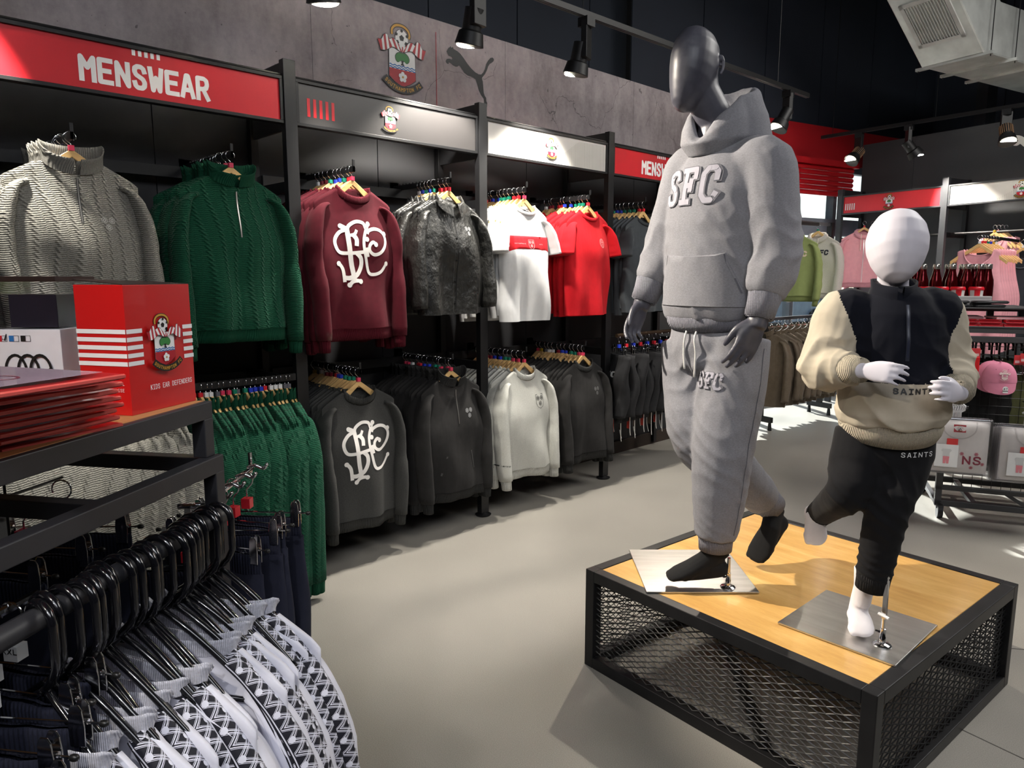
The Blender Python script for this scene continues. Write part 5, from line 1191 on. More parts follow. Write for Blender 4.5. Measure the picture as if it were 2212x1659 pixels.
P.z = 1; P.join(letters('OFFICIAL', 0.006, WHITE, 0.14, narrow=0.8), 1, bw * 0.45, 0.055).join(letters('MERCHANDISE', 0.006, WHITE, 0.14, narrow=0.8), 1, bw * 0.40, 0.043)
P.lay('carton_print', (-0.0002, bw * 0.62, 0), (0, -1, 0), (0, 0, 1), bx)

# second carton with a clear upper window and a picture card
W1 = atz(118, 888, ZT); W1 = C3(W1.dot(CX), W1.dot(CY) + 0.03)
w2 = thing('headphone_carton', 'black and white carton with a clear window and a picture of three ear defenders', 'box', (W1.x, W1.y, ZT + 0.001), math.radians(47))
CW, CD, CH_ = 0.13, 0.13, 0.25
MB().box((-CW, 0, 0), (0, CD, CH_ * 0.60)).build('picture_card', mat('white_card', srgb(222, 222, 230), 0.4), w2, bevel=0.001)
CLR = thin_glass('clear_plastic_film', (0.96, 0.96, 0.98, 1), 0.06, 0.12)
MB().box((-CW + 0.002, 0.002, CH_ * 0.605), (-0.002, CD - 0.002, CH_ * 0.97)).build('clear_window', CLR, w2)
MB().box((-CW + 0.02, 0.03, CH_ * 0.61), (-0.02, CD - 0.02, CH_ * 0.86)).build('inner_tray', mat('dark_tray', srgb(44, 40, 52), 0.3), w2)
MB().box((-CW - 0.001, -0.001, CH_ * 0.96), (0.001, CD + 0.001, CH_)).build('lid', mat('card_dark', srgb(40, 28, 26), 0.4), w2, bevel=0.001)
P = Print()
for i, m_ in enumerate((RED2, BLUE, PBLACK)):
    x = -CW + 0.012 + i * 0.022; P.poly([(x, 0.128), (x + 0.009, 0.128), (x + 0.009, 0.139), (x, 0.139)], m_, dz=1); P.stroke([(x + 0.009, 0.128), (x + 0.018, 0.128), (x + 0.018, 0.139), (x + 0.009, 0.139)], 0.0006, PBLACK, dz=1)
P.stroke([(-CW + 0.022, 0.133), (-CW + 0.026, 0.130), (-CW + 0.030, 0.142)], 0.0016, PBLACK, dz=2)
P.lay('colour_swatches', (0, -0.0002, 0), (1, 0, 0), (0, 0, 1), w2); P = Print()
for i, m_ in enumerate((RED2, RED2, BLUE)):
    cx_ = -CW + 0.042 + i * 0.024; P.stroke([(cx_ + 0.02 * cos(PI * j / 12), 0.068 + 0.034 * sin(PI * j / 12)) for j in range(13)], 0.005, PBLACK)
    for s in (-1, 1): P.disc((cx_ + s * 0.019, 0.058), 0.011, PBLACK, 14, 0.020); P.disc((cx_ + s * 0.014, 0.058), 0.0022, m_, 8, 0.018)
P.lay('card_print', (0, -0.0002, 0), (1, 0, 0), (0, 0, 1), w2)
# thin boxed item lying on the cartons
tb2 = atz(120, 612, ZT + 0.262); o = thing('flat_gift_box', 'flat pink and gold box lying on top of the window carton', 'box', (tb2.x - 0.03, tb2.y + 0.06, ZT + 0.256), math.radians(40))
MB().box((-0.13, -0.05, 0), (0.10, 0.08, 0.008)).build('box_base', mat('white_card', srgb(222, 222, 230), 0.4), o, bevel=0.001); MB().box((-0.131, -0.051, 0.008), (0.101, 0.081, 0.0105)).build('box_lid', mat('rose_foil', srgb(206, 120, 110), 0.3, 0.3), o, bevel=0.001)
# stack of red plastic wallets
PLW = mat('red_wallet_card', srgb(188, 22, 30), 0.28, var=0.05, coat=0.6); EDGE = mat('wallet_edge', srgb(206, 84, 78), 0.4)
for i in range(8):
    z = ZT + 0.002 + i * 0.0155; q = atz(228 - 6 * (7 - i if i > 5 else i % 3) , 925 - 15 * i, z)
    r = thing('red_wallet', 'glossy red plastic wallet, %s from the bottom of the stack beside the carton' % ('lowest' if i == 0 else ORD[i]) if i < 7 else 'topmost glossy red wallet of the stack, with a clear window and glasses print', 'wallet', (q.x, q.y, z), math.radians(24 + 3 * (i % 3)), 'red wallets stacked on the cart top')
    V = []; n_ = 9
    for j in range(n_):
        for k_ in range(6):
            x = -0.26 * j / (n_ - 1); y = -0.17 + 0.20 * k_ / 5; V.append((x, y, 0.0032 + 0.004 * sin(5 * j / 8 + i) * (j / 8) + 0.001 * sin(k_ * 1.3 + i)))
    m = MB(); n0 = len(V); F_ = [(j * 6 + k_, (j + 1) * 6 + k_, (j + 1) * 6 + k_ + 1, j * 6 + k_ + 1) for j in range(n_ - 1) for k_ in range(5)]
    m.add(V + [Vector(p) - Vector((0, 0, 0.007)) for p in V], F_ + [tuple(a + n0 for a in reversed(f)) for f in F_] + [(k_, k_ + 1, n0 + k_ + 1, n0 + k_) for k_ in range(5)] + [(j * 6, (j + 1) * 6, n0 + (j + 1) * 6, n0 + j * 6) for j in range(n_ - 1)] + [(j * 6 + 5, (j + 1) * 6 + 5, n0 + (j + 1) * 6 + 5, n0 + j * 6 + 5) for j in range(n_ - 1)])
    m.build('wallet_body', PLW, r, smooth=40)
    MB().tube([(0.001, y, V[0][2] - 0.003) for y in (-0.17, -0.05, 0.03)], 0.0035, 6).build('sealed_edge', EDGE, r)
    MB().tube([(-0.26 * j / 8, -0.171, V[j * 6][2] - 0.003) for j in range(9)], 0.003, 6).build('sealed_edge', EDGE, r)
    if i == 7:
        P = Print(); 
        for s in (-1, 1): P.stroke([(-0.13 + s * 0.035 + 0.028 * cos(2 * PI * j / 16), -0.08 + 0.02 * sin(2 * PI * j / 16)) for j in range(17)], 0.004, mat('print_mauve', srgb(110, 40, 60), 0.4))
        P.poly([(-0.24, -0.155), (-0.02, -0.155), (-0.02, 0.015), (-0.24, 0.015)], mat('wallet_film', srgb(206, 180, 200), 0.15, coat=0.8), dz=-1)
        P.lay('wallet_print', (0, 0, 0.0075), (1, 0, 0), (0, 1, 0), r)

# black plastic hangers and patterned white track jackets
PLH = mat('gloss_black_plastic', srgb(14, 14, 18), 0.18, var=0.05, coat=0.5)
def plastic_hanger():
    r = thing('plastic_hanger', '', 'hanger')
    R = 0.030; P = []
    for i in range(9): a = PI - PI * 0.98 * i / 8; P.append((R * cos(a) + 0.004, 0, R * sin(a) - R + 0.0055))
    P = [(-R + 0.004, 0, -R - 0.018)] + P + [(R + 0.004, 0, -0.06), (R + 0.003, 0, -0.085), (R * 0.7, 0, -0.108), (0.006, 0, -0.122), (0.0, 0, -0.135)]
    MB().tube(P, 0.0066, 8).build('hook', PLH, r, smooth=True)
    for s in (-1, 1):
        MB().tube(spline([(0, 0, -0.128), (s * 0.06, 0, -0.166), (s * 0.13, 0.003, -0.226), (s * 0.195, 0.006, -0.288)], 4), 0.0062, 8).build('shoulder_arm', PLH, r, smooth=True)
    MB().tube([(-0.195, 0.006, -0.288), (0.195, 0.006, -0.288)], 0.005, 8).build('bottom_bar', PLH, r, smooth=True)
    return r
def weave():
    t = NT('woven_tape_pattern'); uv = t.n('ShaderNodeUVMap'); s = t.n('ShaderNodeSeparateXYZ'); t.L(uv.outputs[0], s.inputs[0]); u, v, _ = s.outputs
    fr = t.M('FRACT', t.M('MULTIPLY', v, 19.0)); tri = t.M('SUBTRACT', 1.0, t.M('ABSOLUTE', t.M('SUBTRACT', t.M('MULTIPLY', fr, 2.0), 1.0)))
    def band(off, k):
        d = t.M('ABSOLUTE', t.M('SUBTRACT', u, t.M('ADD', off, t.M('MULTIPLY', tri, k)))); ins = t.M('LESS_THAN', d, 0.15)
        ln = t.M('GREATER_THAN', t.M('FRACT', t.M('MULTIPLY', d, 11.0)), 0.38); return t.M('MULTIPLY', ins, ln)
    a = t.M('MAXIMUM', band(0.12, 0.76), band(0.88, -0.76))
    fr2 = t.M('FRACT', t.M('ADD', t.M('MULTIPLY', v, 19.0), 0.5)); 
    dx = t.M('SUBTRACT', fr, 0.5); e1_ = t.M('ADD', t.M('POWER', t.M('DIVIDE', t.M('SUBTRACT', u, 0.2), 0.10), 2.0), t.M('POWER', t.M('DIVIDE', dx, 0.11), 2.0))
    dx2 = t.M('SUBTRACT', fr2, 0.5); e2_ = t.M('ADD', t.M('POWER', t.M('DIVIDE', t.M('SUBTRACT', u, 0.62), 0.09), 2.0), t.M('POWER', t.M('DIVIDE', dx2, 0.10), 2.0))
    b = t.M('MAXIMUM', t.M('LESS_THAN', e1_, 1.0), t.M('LESS_THAN', e2_, 0.8)); 
    ed = t.M('ABSOLUTE', t.M('SUBTRACT', u, 0.5)); piping = t.M('MULTIPLY', t.M('GREATER_THAN', ed, 0.44), t.M('LESS_THAN', ed, 0.468)); inner = t.M('LESS_THAN', ed, 0.415)
    w_ = t.M('MAXIMUM', t.M('MULTIPLY', t.M('MAXIMUM', a, b), inner), piping)
    t.base(t.ramp(w_, [(0.4, srgb(16, 16, 30)), (0.6, srgb(226, 226, 238))])); setp(t.b, Roughness=0.7); return t.m
WEAVE = weave()
JW = fabric('white_track_jersey', srgb(224, 224, 236), var=0.03, wr=0.25); JWR = rib('white_track_rib', srgb(222, 222, 234), 0.004); LIN = fabric('pale_lining', srgb(190, 190, 196), var=0.05)
def sleeve_tape(s, sp, seed):
    C = [(0.128, 0.0, -0.004), (0.155, 0.002, -0.026), (0.185, 0.002, -0.055), (0.222, 0.004, -0.10), (0.250 + sp * 0.3, 0.010, -0.19), (0.262 + sp * 0.5, 0.016, -0.30), (0.258 + sp * 0.7, 0.026, -0.42), (0.246 + sp, 0.042, -0.54)]
    PS = spline(C, 6); hw = [0.016, 0.019, 0.022, 0.025, 0.027, 0.027, 0.027, 0.026]; nu = 7; V, U = [], []; L_ = 0
    for i, p in enumerate(PS):
        a = PS[max(0, i - 1)]; b = PS[min(len(PS) - 1, i + 1)]; d = (b - a).normalized(); n_ = Vector((-d.z, 0, d.x)); 
        if n_.x < 0: n_ = -n_
        if i: L_ += (p - PS[i - 1]).length
        q = i / 6; k0 = min(int(q), 7); k1 = min(k0 + 1, 7); h = hw[k0] + (hw[k1] - hw[k0]) * (q - k0)
        for j in range(nu):
            e = -1 + 2 * j / (nu - 1); pp = p + n_ * (0.010 * (1 - e * e) + 0.001 - 0.008 * (e * e)) + Vector((0, 1, 0)) * (h * e * 0.95 - 0.017) - n_ * 0.003
            V.append(Vector((s * pp.x, pp.y, pp.z + HZ - 0.098))); U.append((j / (nu - 1), L_))
    N = len(PS); F_ = [(i * nu + j, i * nu + j + 1, (i + 1) * nu + j + 1, (i + 1) * nu + j) for i in range(N - 1) for j in range(nu - 1)]
    return V, F_, U
def track_jacket(seed):
    KW = dict(W=0.226, Wb=0.236, L=0.66, neck=0.115, dipf=0.04, sl=0.66, spread=0.06, slr=0.062, fold=0.02)
    g = garment_parts('sweater', seed, 0.5, hem=0.05, **KW); r = thing('track_jacket', '', 'jacket'); Z = HZ - 0.098
    def up(m): m.v = [p + Vector((0, 0, Z)) for p in m.v]; return m
    up(g['body']).build('body', JW, r, smooth=True); up(g['hem_band']).build('hem_band', JWR, r, smooth=True)
    for k in ('cuff_l', 'cuff_r'): up(g[k]).build('cuff', JWR, r, smooth=True)
    up(collar(g, 'stand', 0.030)).build('collar', JWR, r, smooth=True)
    for s in (-1, 1):
        V, F_, U = sleeve_tape(s, 0.06, seed); m = MB().add(V, F_); me = m.mesh('sleeve_tape', WEAVE); uvl = me.uv_layers.new(name='UVMap')
        for l in me.loops: uvl.data[l.index].uv = U[l.vertex_index]
        o = link('sleeve_tape', me, r, True); sm = o.modifiers.new('thickness', 'SOLIDIFY'); sm.thickness = 0.0015
    return r
jp = [track_jacket(60 + i) for i in range(3)]; ph_ = plastic_hanger()
N_J = 20
for i in range(N_J):
    Y = 1.268 - i * 0.0235 - (0.006 if i in (4, 9, 13) else 0); rz = CR + rnd.uniform(-0.10, 0.10) - 0.02 - 0.012 * i
    loc = C3(-0.838, Y, 0.990)
    wears = i % 3 != 2; o = (jp[i] if i < 2 else jp[2] if i == 3 else copy_tree(jp[i % 3])) if wears else None; h = ph_ if i == 0 else copy_tree(ph_)
    for q in (o, h):
        if q: q.location = loc; q.rotation_euler = (0, 0, rz)
    if o and i: o.location = Vector(loc) + C3(rnd.uniform(-0.018, 0.012), 0, rnd.uniform(-0.012, 0.004)); h.location = o.location - C3(0, 0, o.location.z - loc.z)
    if i and o: o.scale = (rnd.uniform(0.95, 1.04), 1, rnd.uniform(0.97, 1.02))
    nm = 'first' if i == 0 else ORD[i]
    if o: o['label'] = 'white track jacket with black woven sleeve tape, on the %s hanger from the post' % nm; o['group'] = 'white track jackets on the cart bar'
    h['label'] = 'glossy black plastic hanger, %s from the cart post' % nm; h['category'] = 'hanger'; h['group'] = 'black plastic hangers on the cart bar'
# navy track trousers on clip hangers
NAVYF = fabric('navy_track_fleece', srgb(34, 36, 50), var=0.1, wr=0.25)
def trousers(seed, L_=0.62):
    r = thing('track_trousers', '', 'trousers'); rr = random.Random(seed); ph = [rr.uniform(0, 6) for _ in range(5)]
    N, R_ = 36, 22
    def ring(t, z, w_, d, amp): return [(w_ * math.copysign(abs(cos(2 * PI * i / N)) ** 0.8, cos(2 * PI * i / N)), d * sin(2 * PI * i / N) * (1 + 0.25 * sin(3 * 2 * PI * i / N + ph[0])) + amp * sin(16 * w_ * cos(2 * PI * i / N) / 0.18 + ph[1] + 3 * t), z) for i in range(N)]
    V = []
    for j in range(R_): t_ = j / (R_ - 1); V += ring(t_, -0.155 - L_ * t_, 0.155 + 0.02 * sst(0, 0.3, t_) - 0.03 * t_, 0.012 + 0.028 * sst(0, 0.35, t_), 0.009 * sst(0.02, 0.5, t_))
    MB().add(V, [(j * N + i, (j + 1) * N + i, (j + 1) * N + (i + 1) % N, j * N + (i + 1) % N) for j in range(R_ - 1) for i in range(N)]).build('leg_cloth', NAVYF, r, smooth=True)
    V = []
    for z, w_, d in ((-0.112, 0.146, 0.010), (-0.118, 0.150, 0.014), (-0.135, 0.150, 0.013), (-0.152, 0.150, 0.014), (-0.157, 0.154, 0.012), (-0.112, 0.142, 0.004)): V += ring(0, z, w_, d, 0.002)
    MB().add(V, [(j * N + i, (j + 1) * N + i, (j + 1) * N + (i + 1) % N, j * N + (i + 1) % N) for j in range(4) for i in range(N)] + [(5 * N + i, i, (i + 1) % N, 5 * N + (i + 1) % N) for i in range(N)]).build('waistband', rib('navy_rib', srgb(30, 32, 46), 0.008), r, smooth=True)
    return r
tp = [trousers(80 + i) for i in range(2)]
wf = thing('waterfall_arm', 'chrome waterfall arm with prongs at the end of the cart', 'display arm', C3(-0.905, YF, 1.0), CR)
MB().tube([(-0.05, 0, -0.03), (0, 0.02, -0.03), (0, 0.21, 0.0)], 0.006, 8).build('bar', CHROME, wf, smooth=True)
for k in range(4): MB().tube(spline([(0, 0.04 + k * 0.05, -0.018 + k * 0.008), (0.018, 0.045 + k * 0.05, -0.012 + k * 0.008), (0.036, 0.05 + k * 0.05, -0.02 + k * 0.008), (0.046, 0.05 + k * 0.05, -0.008 + k * 0.008)], 3), 0.004, 6).build('prong', CHROME, wf, smooth=True)
MB().tube([(0, 0.205, -0.01), (0, 0.205, 0.04)], 0.005, 6).build('end_stop', CHROME, wf)
hp = [clip_hanger(w_=0.34, cube='red', name='clip_hanger', h=0.078), clip_hanger(w_=0.34, cube='white', name='clip_hanger', h=0.078)]
spots_ = [(-0.905, YF + 0.215, 0.990, 0.10), (-0.91, YF + 0.165, 0.985, -0.05), (-0.915, YF + 0.125, 0.975, 0.16), (-0.925, YF + 0.09, 0.955, -0.12), (-0.96, YF + 0.055, 0.915, 0.25)]
for i, (X, Y, Z, a) in enumerate(spots_):
    o = tp[i] if i < 2 else copy_tree(tp[i % 2]); h = hp[0] if i == 0 else copy_tree(hp[0])
    for q in (o, h): q.location = C3(X - 0.02, Y, Z); q.rotation_euler = (0, 0, CR + a); q.scale = (0.88, 1, 1)
    nm = ['farthest', 'second farthest', 'middle', 'second nearest', 'nearest'][i]
    o['label'] = 'navy track trousers at the end of the cart, %s of five' % nm; o['group'] = 'navy trousers on the chrome arm'
    h['label'] = 'chrome clip hanger with red size cube on the waterfall arm, %s of five' % nm; h['group'] = 'clip hangers on the chrome arm'
# nearer bunch at the bottom left
for i in range(6):
    Y = 0.868 - i * 0.045; X = -0.925 + 0.02 * i
    o = copy_tree(tp[i % 2]); h = hp[1] if i == 0 else copy_tree(hp[1])
    for q in (o, h): q.location = C3(X - 0.02 * (i % 2), Y, 0.965 - 0.012 * i); q.rotation_euler = (0, 0, CR + rnd.uniform(-0.12, 0.12))
    nm = ['farthest', 'second', 'third', 'fourth', 'fifth', 'nearest'][i]
    o['label'] = 'navy track trousers in the bottom left corner, %s of six from the back' % nm; o['group'] = 'navy trousers in the bottom left corner'
    h['label'] = 'chrome clip hanger in the bottom left corner, %s of six from the back' % nm; h['group'] = 'clip hangers in the bottom left corner'
MB().tube([(-0.93, 0.55, 0.955), (-0.93, 0.92, 0.955)], 0.007, 8).build('lower_arm', CHROME, cart) 
h = hp[1]; letters('XXL', 0.009, PBLACK, 0.22).lay('cube_print', (0, -0.0102, -0.078), (1, 0, 0), (0, 0, 1), h)
# garments hung inside the cart, seen through its frame
for i in range(3):
    o = copy_tree(jp[i % 3]); o.location = C3(-1.20 + 0.0, 0.42 + i * 0.05, 1.0); o.rotation_euler = (0, 0, CR + 0.1); o['label'] = 'patterned white track jacket inside the cart at the left edge, %s of three' % ['nearest', 'middle', 'farthest'][i]; o['group'] = 'track jackets inside the cart'
    h = copy_tree(ph_); h.location = o.location; h.rotation_euler = o.rotation_euler; h['label'] = 'black plastic hanger inside the cart, %s of three' % ['nearest', 'middle', 'farthest'][i]; h['group'] = 'hangers inside the cart'
cubes = ['pink', 'pink', 'yellow', 'yellow']
for i in range(8):
    h = clip_hanger(w_=0.30, cube=cubes[i % 4]); h.location = C3(-1.13, 1.20 - i * 0.095, 1.05 - 0.006 * i); h.rotation_euler = (0, 0, CR + 0.2 - 0.1 * i)
    h['label'] = 'chrome clip hanger on the cart wire grid, %s of eight from far end' % ORD[i].replace('front', 'first'); h['group'] = 'clip hangers on the wire grid'
    o = copy_tree(tp[i % 2]); o.location = h.location; o.rotation_euler = h.rotation_euler; o['label'] = 'navy trousers behind the wire grid of the cart, %s of eight from the far end' % ORD[i].replace('front', 'first'); o['group'] = 'navy trousers behind the wire grid'

# ================================================================== mannequins
import numpy as np
def sculpt(name, mb, voxel, m, parent=None, smooth=8, folds=(), grain=0.0, mats_fn=None, mats=None, relief=None):
    """fuse overlapping closed shapes into one continuous skin, relax it, press folds into it"""
    me = mb.mesh('tmp', None if not mb.ms else None) if False else bpy.data.meshes.new('tmp')
    me.from_pydata([tuple(p) for p in mb.v], [], mb.f); me.update(); fixn(me)
    o = bpy.data.objects.new('tmp', me); col.objects.link(o)
    r = o.modifiers.new('r', 'REMESH'); r.mode = 'VOXEL'; r.voxel_size = voxel
    s = o.modifiers.new('s', 'SMOOTH'); s.factor = 0.5; s.iterations = smooth
    dg = bpy.context.evaluated_depsgraph_get(); dg.update(); ev = o.evaluated_get(dg)
    out = bpy.data.meshes.new_from_object(ev, depsgraph=dg); out.name = name
    bpy.data.objects.remove(o); bpy.data.meshes.remove(me)
    n = len(out.vertices); co = np.empty(n * 3); out.vertices.foreach_get('co', co); co = co.reshape(-1, 3)
    no = np.empty(n * 3); out.vertices.foreach_get('normal', no); no = no.reshape(-1, 3); d = np.zeros(n)
    for c_, r_, k_, a_ in folds:
        q = co - np.array(c_); w_ = np.exp(-(q ** 2).sum(1) / r_ ** 2); ph = q @ np.array(k_)
        warp = 0.7 * np.sin(q[:, 0] * 31 + q[:, 2] * 17) + 0.5 * np.sin(q[:, 1] * 43 - q[:, 2] * 11)
        d += a_ * w_ * (1 - np.abs(np.sin(ph * 0.5 + 1.6 * warp)) * 2 + 0.3)
    if relief is not None: d += relief(co)
    if grain: d += grain * np.sin(co[:, 0] * 37 + 3 * np.sin(co[:, 2] * 13)) * np.sin(co[:, 1] * 29 + 2 * np.sin(co[:, 2] * 21))
    co = co + no * d[:, None]; out.vertices.foreach_set('co', co.ravel()); out.update()
    ob = bpy.data.objects.new(name, out); col.objects.link(ob); out.materials.clear()
    if parent is not None: ob.parent = parent; inv = parent_matrix(parent).inverted(); out.transform(inv)
    for q in (mats or [m]): out.materials.append(q)
    if mats_fn is not None:
        k = len(out.polygons); ce = np.empty(k * 3); out.polygons.foreach_get('center', ce); ce = ce.reshape(-1, 3)
        if parent is not None: M_ = np.array(parent_matrix(parent)); ce = ce @ M_[:3, :3].T + M_[:3, 3]
        out.polygons.foreach_set('material_index', mats_fn(ce).astype(np.int32))
    out.polygons.foreach_set('use_smooth', [True] * len(out.polygons)); return ob
def hand(m, W_, A, Wd, Nn, size=0.185, curl=0.5, curls=None, thumb=0.6, spread=0.12, thumb_curl=0.3):
    """hand from the wrist W_: A along the hand, Wd towards the thumb side, Nn out of the palm"""
    A, Wd, Nn = Vector(A).normalized(), Vector(Wd), Vector(Nn); Wd = (Wd - A * Wd.dot(A)).normalized(); Nn = (A.cross(Wd) if A.cross(Wd).dot(Nn) > 0 else -A.cross(Wd)).normalized()
    W_ = Vector(W_); k = size / 0.185; P = lambda a, b, c: W_ + (A * a + Wd * b + Nn * c) * k
    m.tube([P(-0.03, 0, 0), P(0.0, 0, 0), P(0.02, 0, 0.0), P(0.05, 0.0, 0.002), P(0.085, 0.0, 0.004), P(0.098, 0.0, 0.004), P(0.101, 0, 0.004)], [(0.026 * k, 0.02 * k), (0.027 * k, 0.019 * k), (0.032 * k, 0.017 * k), (0.040 * k, 0.0155 * k), (0.041 * k, 0.0125 * k), (0.037 * k, 0.010 * k), (0.03 * k, 0.005 * k)], 16, up=Wd)
    F_ = [(0.030, 0.072, 0.0088), (0.010, 0.080, 0.0092), (-0.011, 0.074, 0.0087), (-0.030, 0.058, 0.0078)]
    for i, (b, l, r) in enumerate(F_):
        cu = curls[i] if curls else curl * (1 + 0.12 * i); base = P(0.088 - (0.006 if i == 3 else 0), b, 0.002); sp = spread * (1.5 - i); ang = cu * 0.6; pts = [P(0.06, b * 0.8, 0.001), base]; d0 = (A + Wd * sp * 0.35).normalized()
        for j, q in enumerate((0.44, 0.31, 0.25)):
            d = (d0 * cos(ang) + Nn * sin(ang)).normalized(); pts.append(pts[-1] + d * l * q * k); ang += cu * (0.9 if j == 0 else 0.7)
        rr = [r * 0.9, r * 1.04, r * 0.96, r * 0.88, r * 0.74]; m.tube(spline(pts, 4), [rr[min(int(t / 4), 3)] * k * (1 - (t / 4) % 1) + rr[min(int(t / 4) + 1, 4)] * k * ((t / 4) % 1) for t in range(len(pts) * 4 - 3)], 10)
        e = pts[-1]; m.pill(e - d * 0.003 * k, e + d * 0.001 * k, r * 0.74 * k, r * 0.66 * k, 10)
    t0 = P(0.018, 0.018, 0.004); d = (A * 0.72 + Wd * thumb + Nn * 0.25).normalized(); t1 = t0 + d * 0.040 * k; d2 = (A * 0.95 + Wd * (thumb * 0.35) + Nn * thumb_curl).normalized(); t2 = t1 + d2 * 0.032 * k; d3 = (A + Nn * (thumb_curl * 1.5)).normalized(); t3 = t2 + d3 * 0.024 * k
    m.tube(spline([t0, t1, t2, t3], 4), [q * k for q in (0.015, 0.0145, 0.014, 0.0132, 0.0125, 0.0118, 0.0112, 0.0108, 0.0104, 0.0100, 0.0094, 0.0088, 0.008)], 10)
    m.pill(t3 - d3 * 0.003 * k, t3 + d3 * 0.001 * k, 0.0082 * k, 0.0072 * k, 10)
def head(m, crown, chin, L, f, sc=1.0, nose=False):
    crown, chin = Vector(crown), Vector(chin); d = (chin - crown); H = d.length; d.normalize(); fb = (Vector(f) - d * Vector(f).dot(d)).normalized(); L = Vector(L)
    prof = [(0.0, 0.004, 0.004, -0.012), (0.03, 0.030, 0.042, -0.011), (0.10, 0.052, 0.070, -0.008), (0.22, 0.069, 0.090, -0.004), (0.38, 0.0745, 0.0965, 0.0), (0.52, 0.0735, 0.096, 0.003), (0.66, 0.068, 0.090, 0.010), (0.80, 0.057, 0.073, 0.024), (0.90, 0.043, 0.053, 0.038), (0.97, 0.027, 0.031, 0.050), (1.0, 0.006, 0.007, 0.055)]
    m.tube([crown + d * (H * t) + fb * (o_ * sc) for t, a, b, o_ in prof], [(a * sc, b * sc) for t, a, b, o_ in prof], 28, up=L)
    return d, fb

# ---- tall grey mannequin in a grey marl hoodie and joggers
f, L = Vector((-0.09, -0.996, 0)).normalized(), Vector((0.996, -0.09, 0)).normalized(); U = Vector((0, 0, 1))
man = thing('mannequin', 'tall dark grey faceless mannequin wearing a grey marl hoodie and joggers, mid-stride', 'mannequin', (-1.27, 2.22, PH + 0.006))
base = Vector((-1.285, 2.225, 0))
neck = atf(1548, 285, 2.47); crown, chin = atf(1506, 62, 2.455), atf(1494, 240, 2.43)
shL, elL, wrL = atf(1654, 358, 2.36), atf(1674, 545, 2.31), atf(1638, 690, 2.27); tipL = atf(1592, 795, 2.25)
shR, elR, wrR = atf(1488, 372, 2.58), atf(1440, 530, 2.62), atf(1390, 650, 2.60); tipR = atf(1352, 735, 2.58)
hipL, knL, anL = atf(1592, 760, 2.40), atf(1562, 965, 2.35), atf(1545, 1185, 2.365)
hipR, knR, anR = atf(1495, 765, 2.56), atf(1510, 945, 2.47), atf(1668, 1095, 2.60)
toeL, heL = atf(1447, 1256, 2.36), atf(1562, 1226, 2.37); toeR, heR = atf(1632, 1208, 2.53), atf(1690, 1128, 2.60)
GSKIN = NT('slate_mannequin_skin'); a_ = GSKIN.noise(5, detail=5, rough=0.65); GSKIN.base(GSKIN.ramp(a_, [(0.35, srgb(58, 58, 68)), (0.55, srgb(76, 76, 86)), (0.72, srgb(112, 112, 120))])); setp(GSKIN.b, Roughness=0.42); GSKIN = GSKIN.m
hb = MB(); d_, fb = head(hb, crown, chin, (L * 0.97 - f * 0.24).normalized(), (f * 0.97 + L * -0.22).normalized(), 1.0)
hc = crown.lerp(chin, 0.45)
hb.tube([hc - fb * 0.02 + Vector((0, 0, -0.02)), crown.lerp(chin, 0.75) - fb * 0.035, neck + U * 0.03, neck - U * 0.10, neck - U * 0.25], [(0.055, 0.06), (0.056, 0.062), (0.058, 0.064), (0.075, 0.075), (0.12, 0.09)], 20, up=L)
ear = hc + (L * 0.97 - f * 0.24).normalized() * 0.071 - fb * 0.012 + d_ * 0.004
hb.tube([ear + (-d_ * 0.03 * cos(t) - fb * 0.015 * sin(t) - fb * 0.004) for t in [0.0, 0.5, 1.0, 1.57, 2.1, 2.6, 3.1]] , [0.004, 0.0062, 0.0066, 0.0062, 0.0056, 0.006, 0.004], 8)
hb.pill(ear + d_ * 0.006 - L * 0.004, ear - d_ * 0.012 - L * 0.004, 0.006, 0.006, 8)
hb.tube([neck - U * 0.12, base + U * 1.6, base + U * 1.35, base + U * 1.2], [(0.15, 0.09), (0.16, 0.11), (0.14, 0.1), (0.12, 0.09)], 16, up=L)
for a, b, c in ((shL, elL, wrL), (shR, elR, wrR)): hb.tube(spline([neck - U * 0.12, a, b, c, c + (c - b).normalized() * 0.03], 4), [0.05 - 0.0014 * i for i in range(17)], 12)
for h_, k_, a in ((hipL, knL, anL), (hipR, knR, anR)): hb.tube(spline([base + U * 1.25, h_, k_, a], 4), [0.08 - 0.0035 * i for i in range(13)], 12)
hand(hb, wrL, (tipL - wrL), f * 0.75 - L * 0.35, -L * 0.85 - f * 0.3, 0.20, curl=0.32, thumb=0.55)
hand(hb, wrR, (tipR - wrR), f * 0.9 - L * 0.1, L * 0.9 + f * 0.1, 0.19, curl=0.42, thumb=0.5)
body = sculpt('figure', hb, 0.004, GSKIN, man, smooth=7)
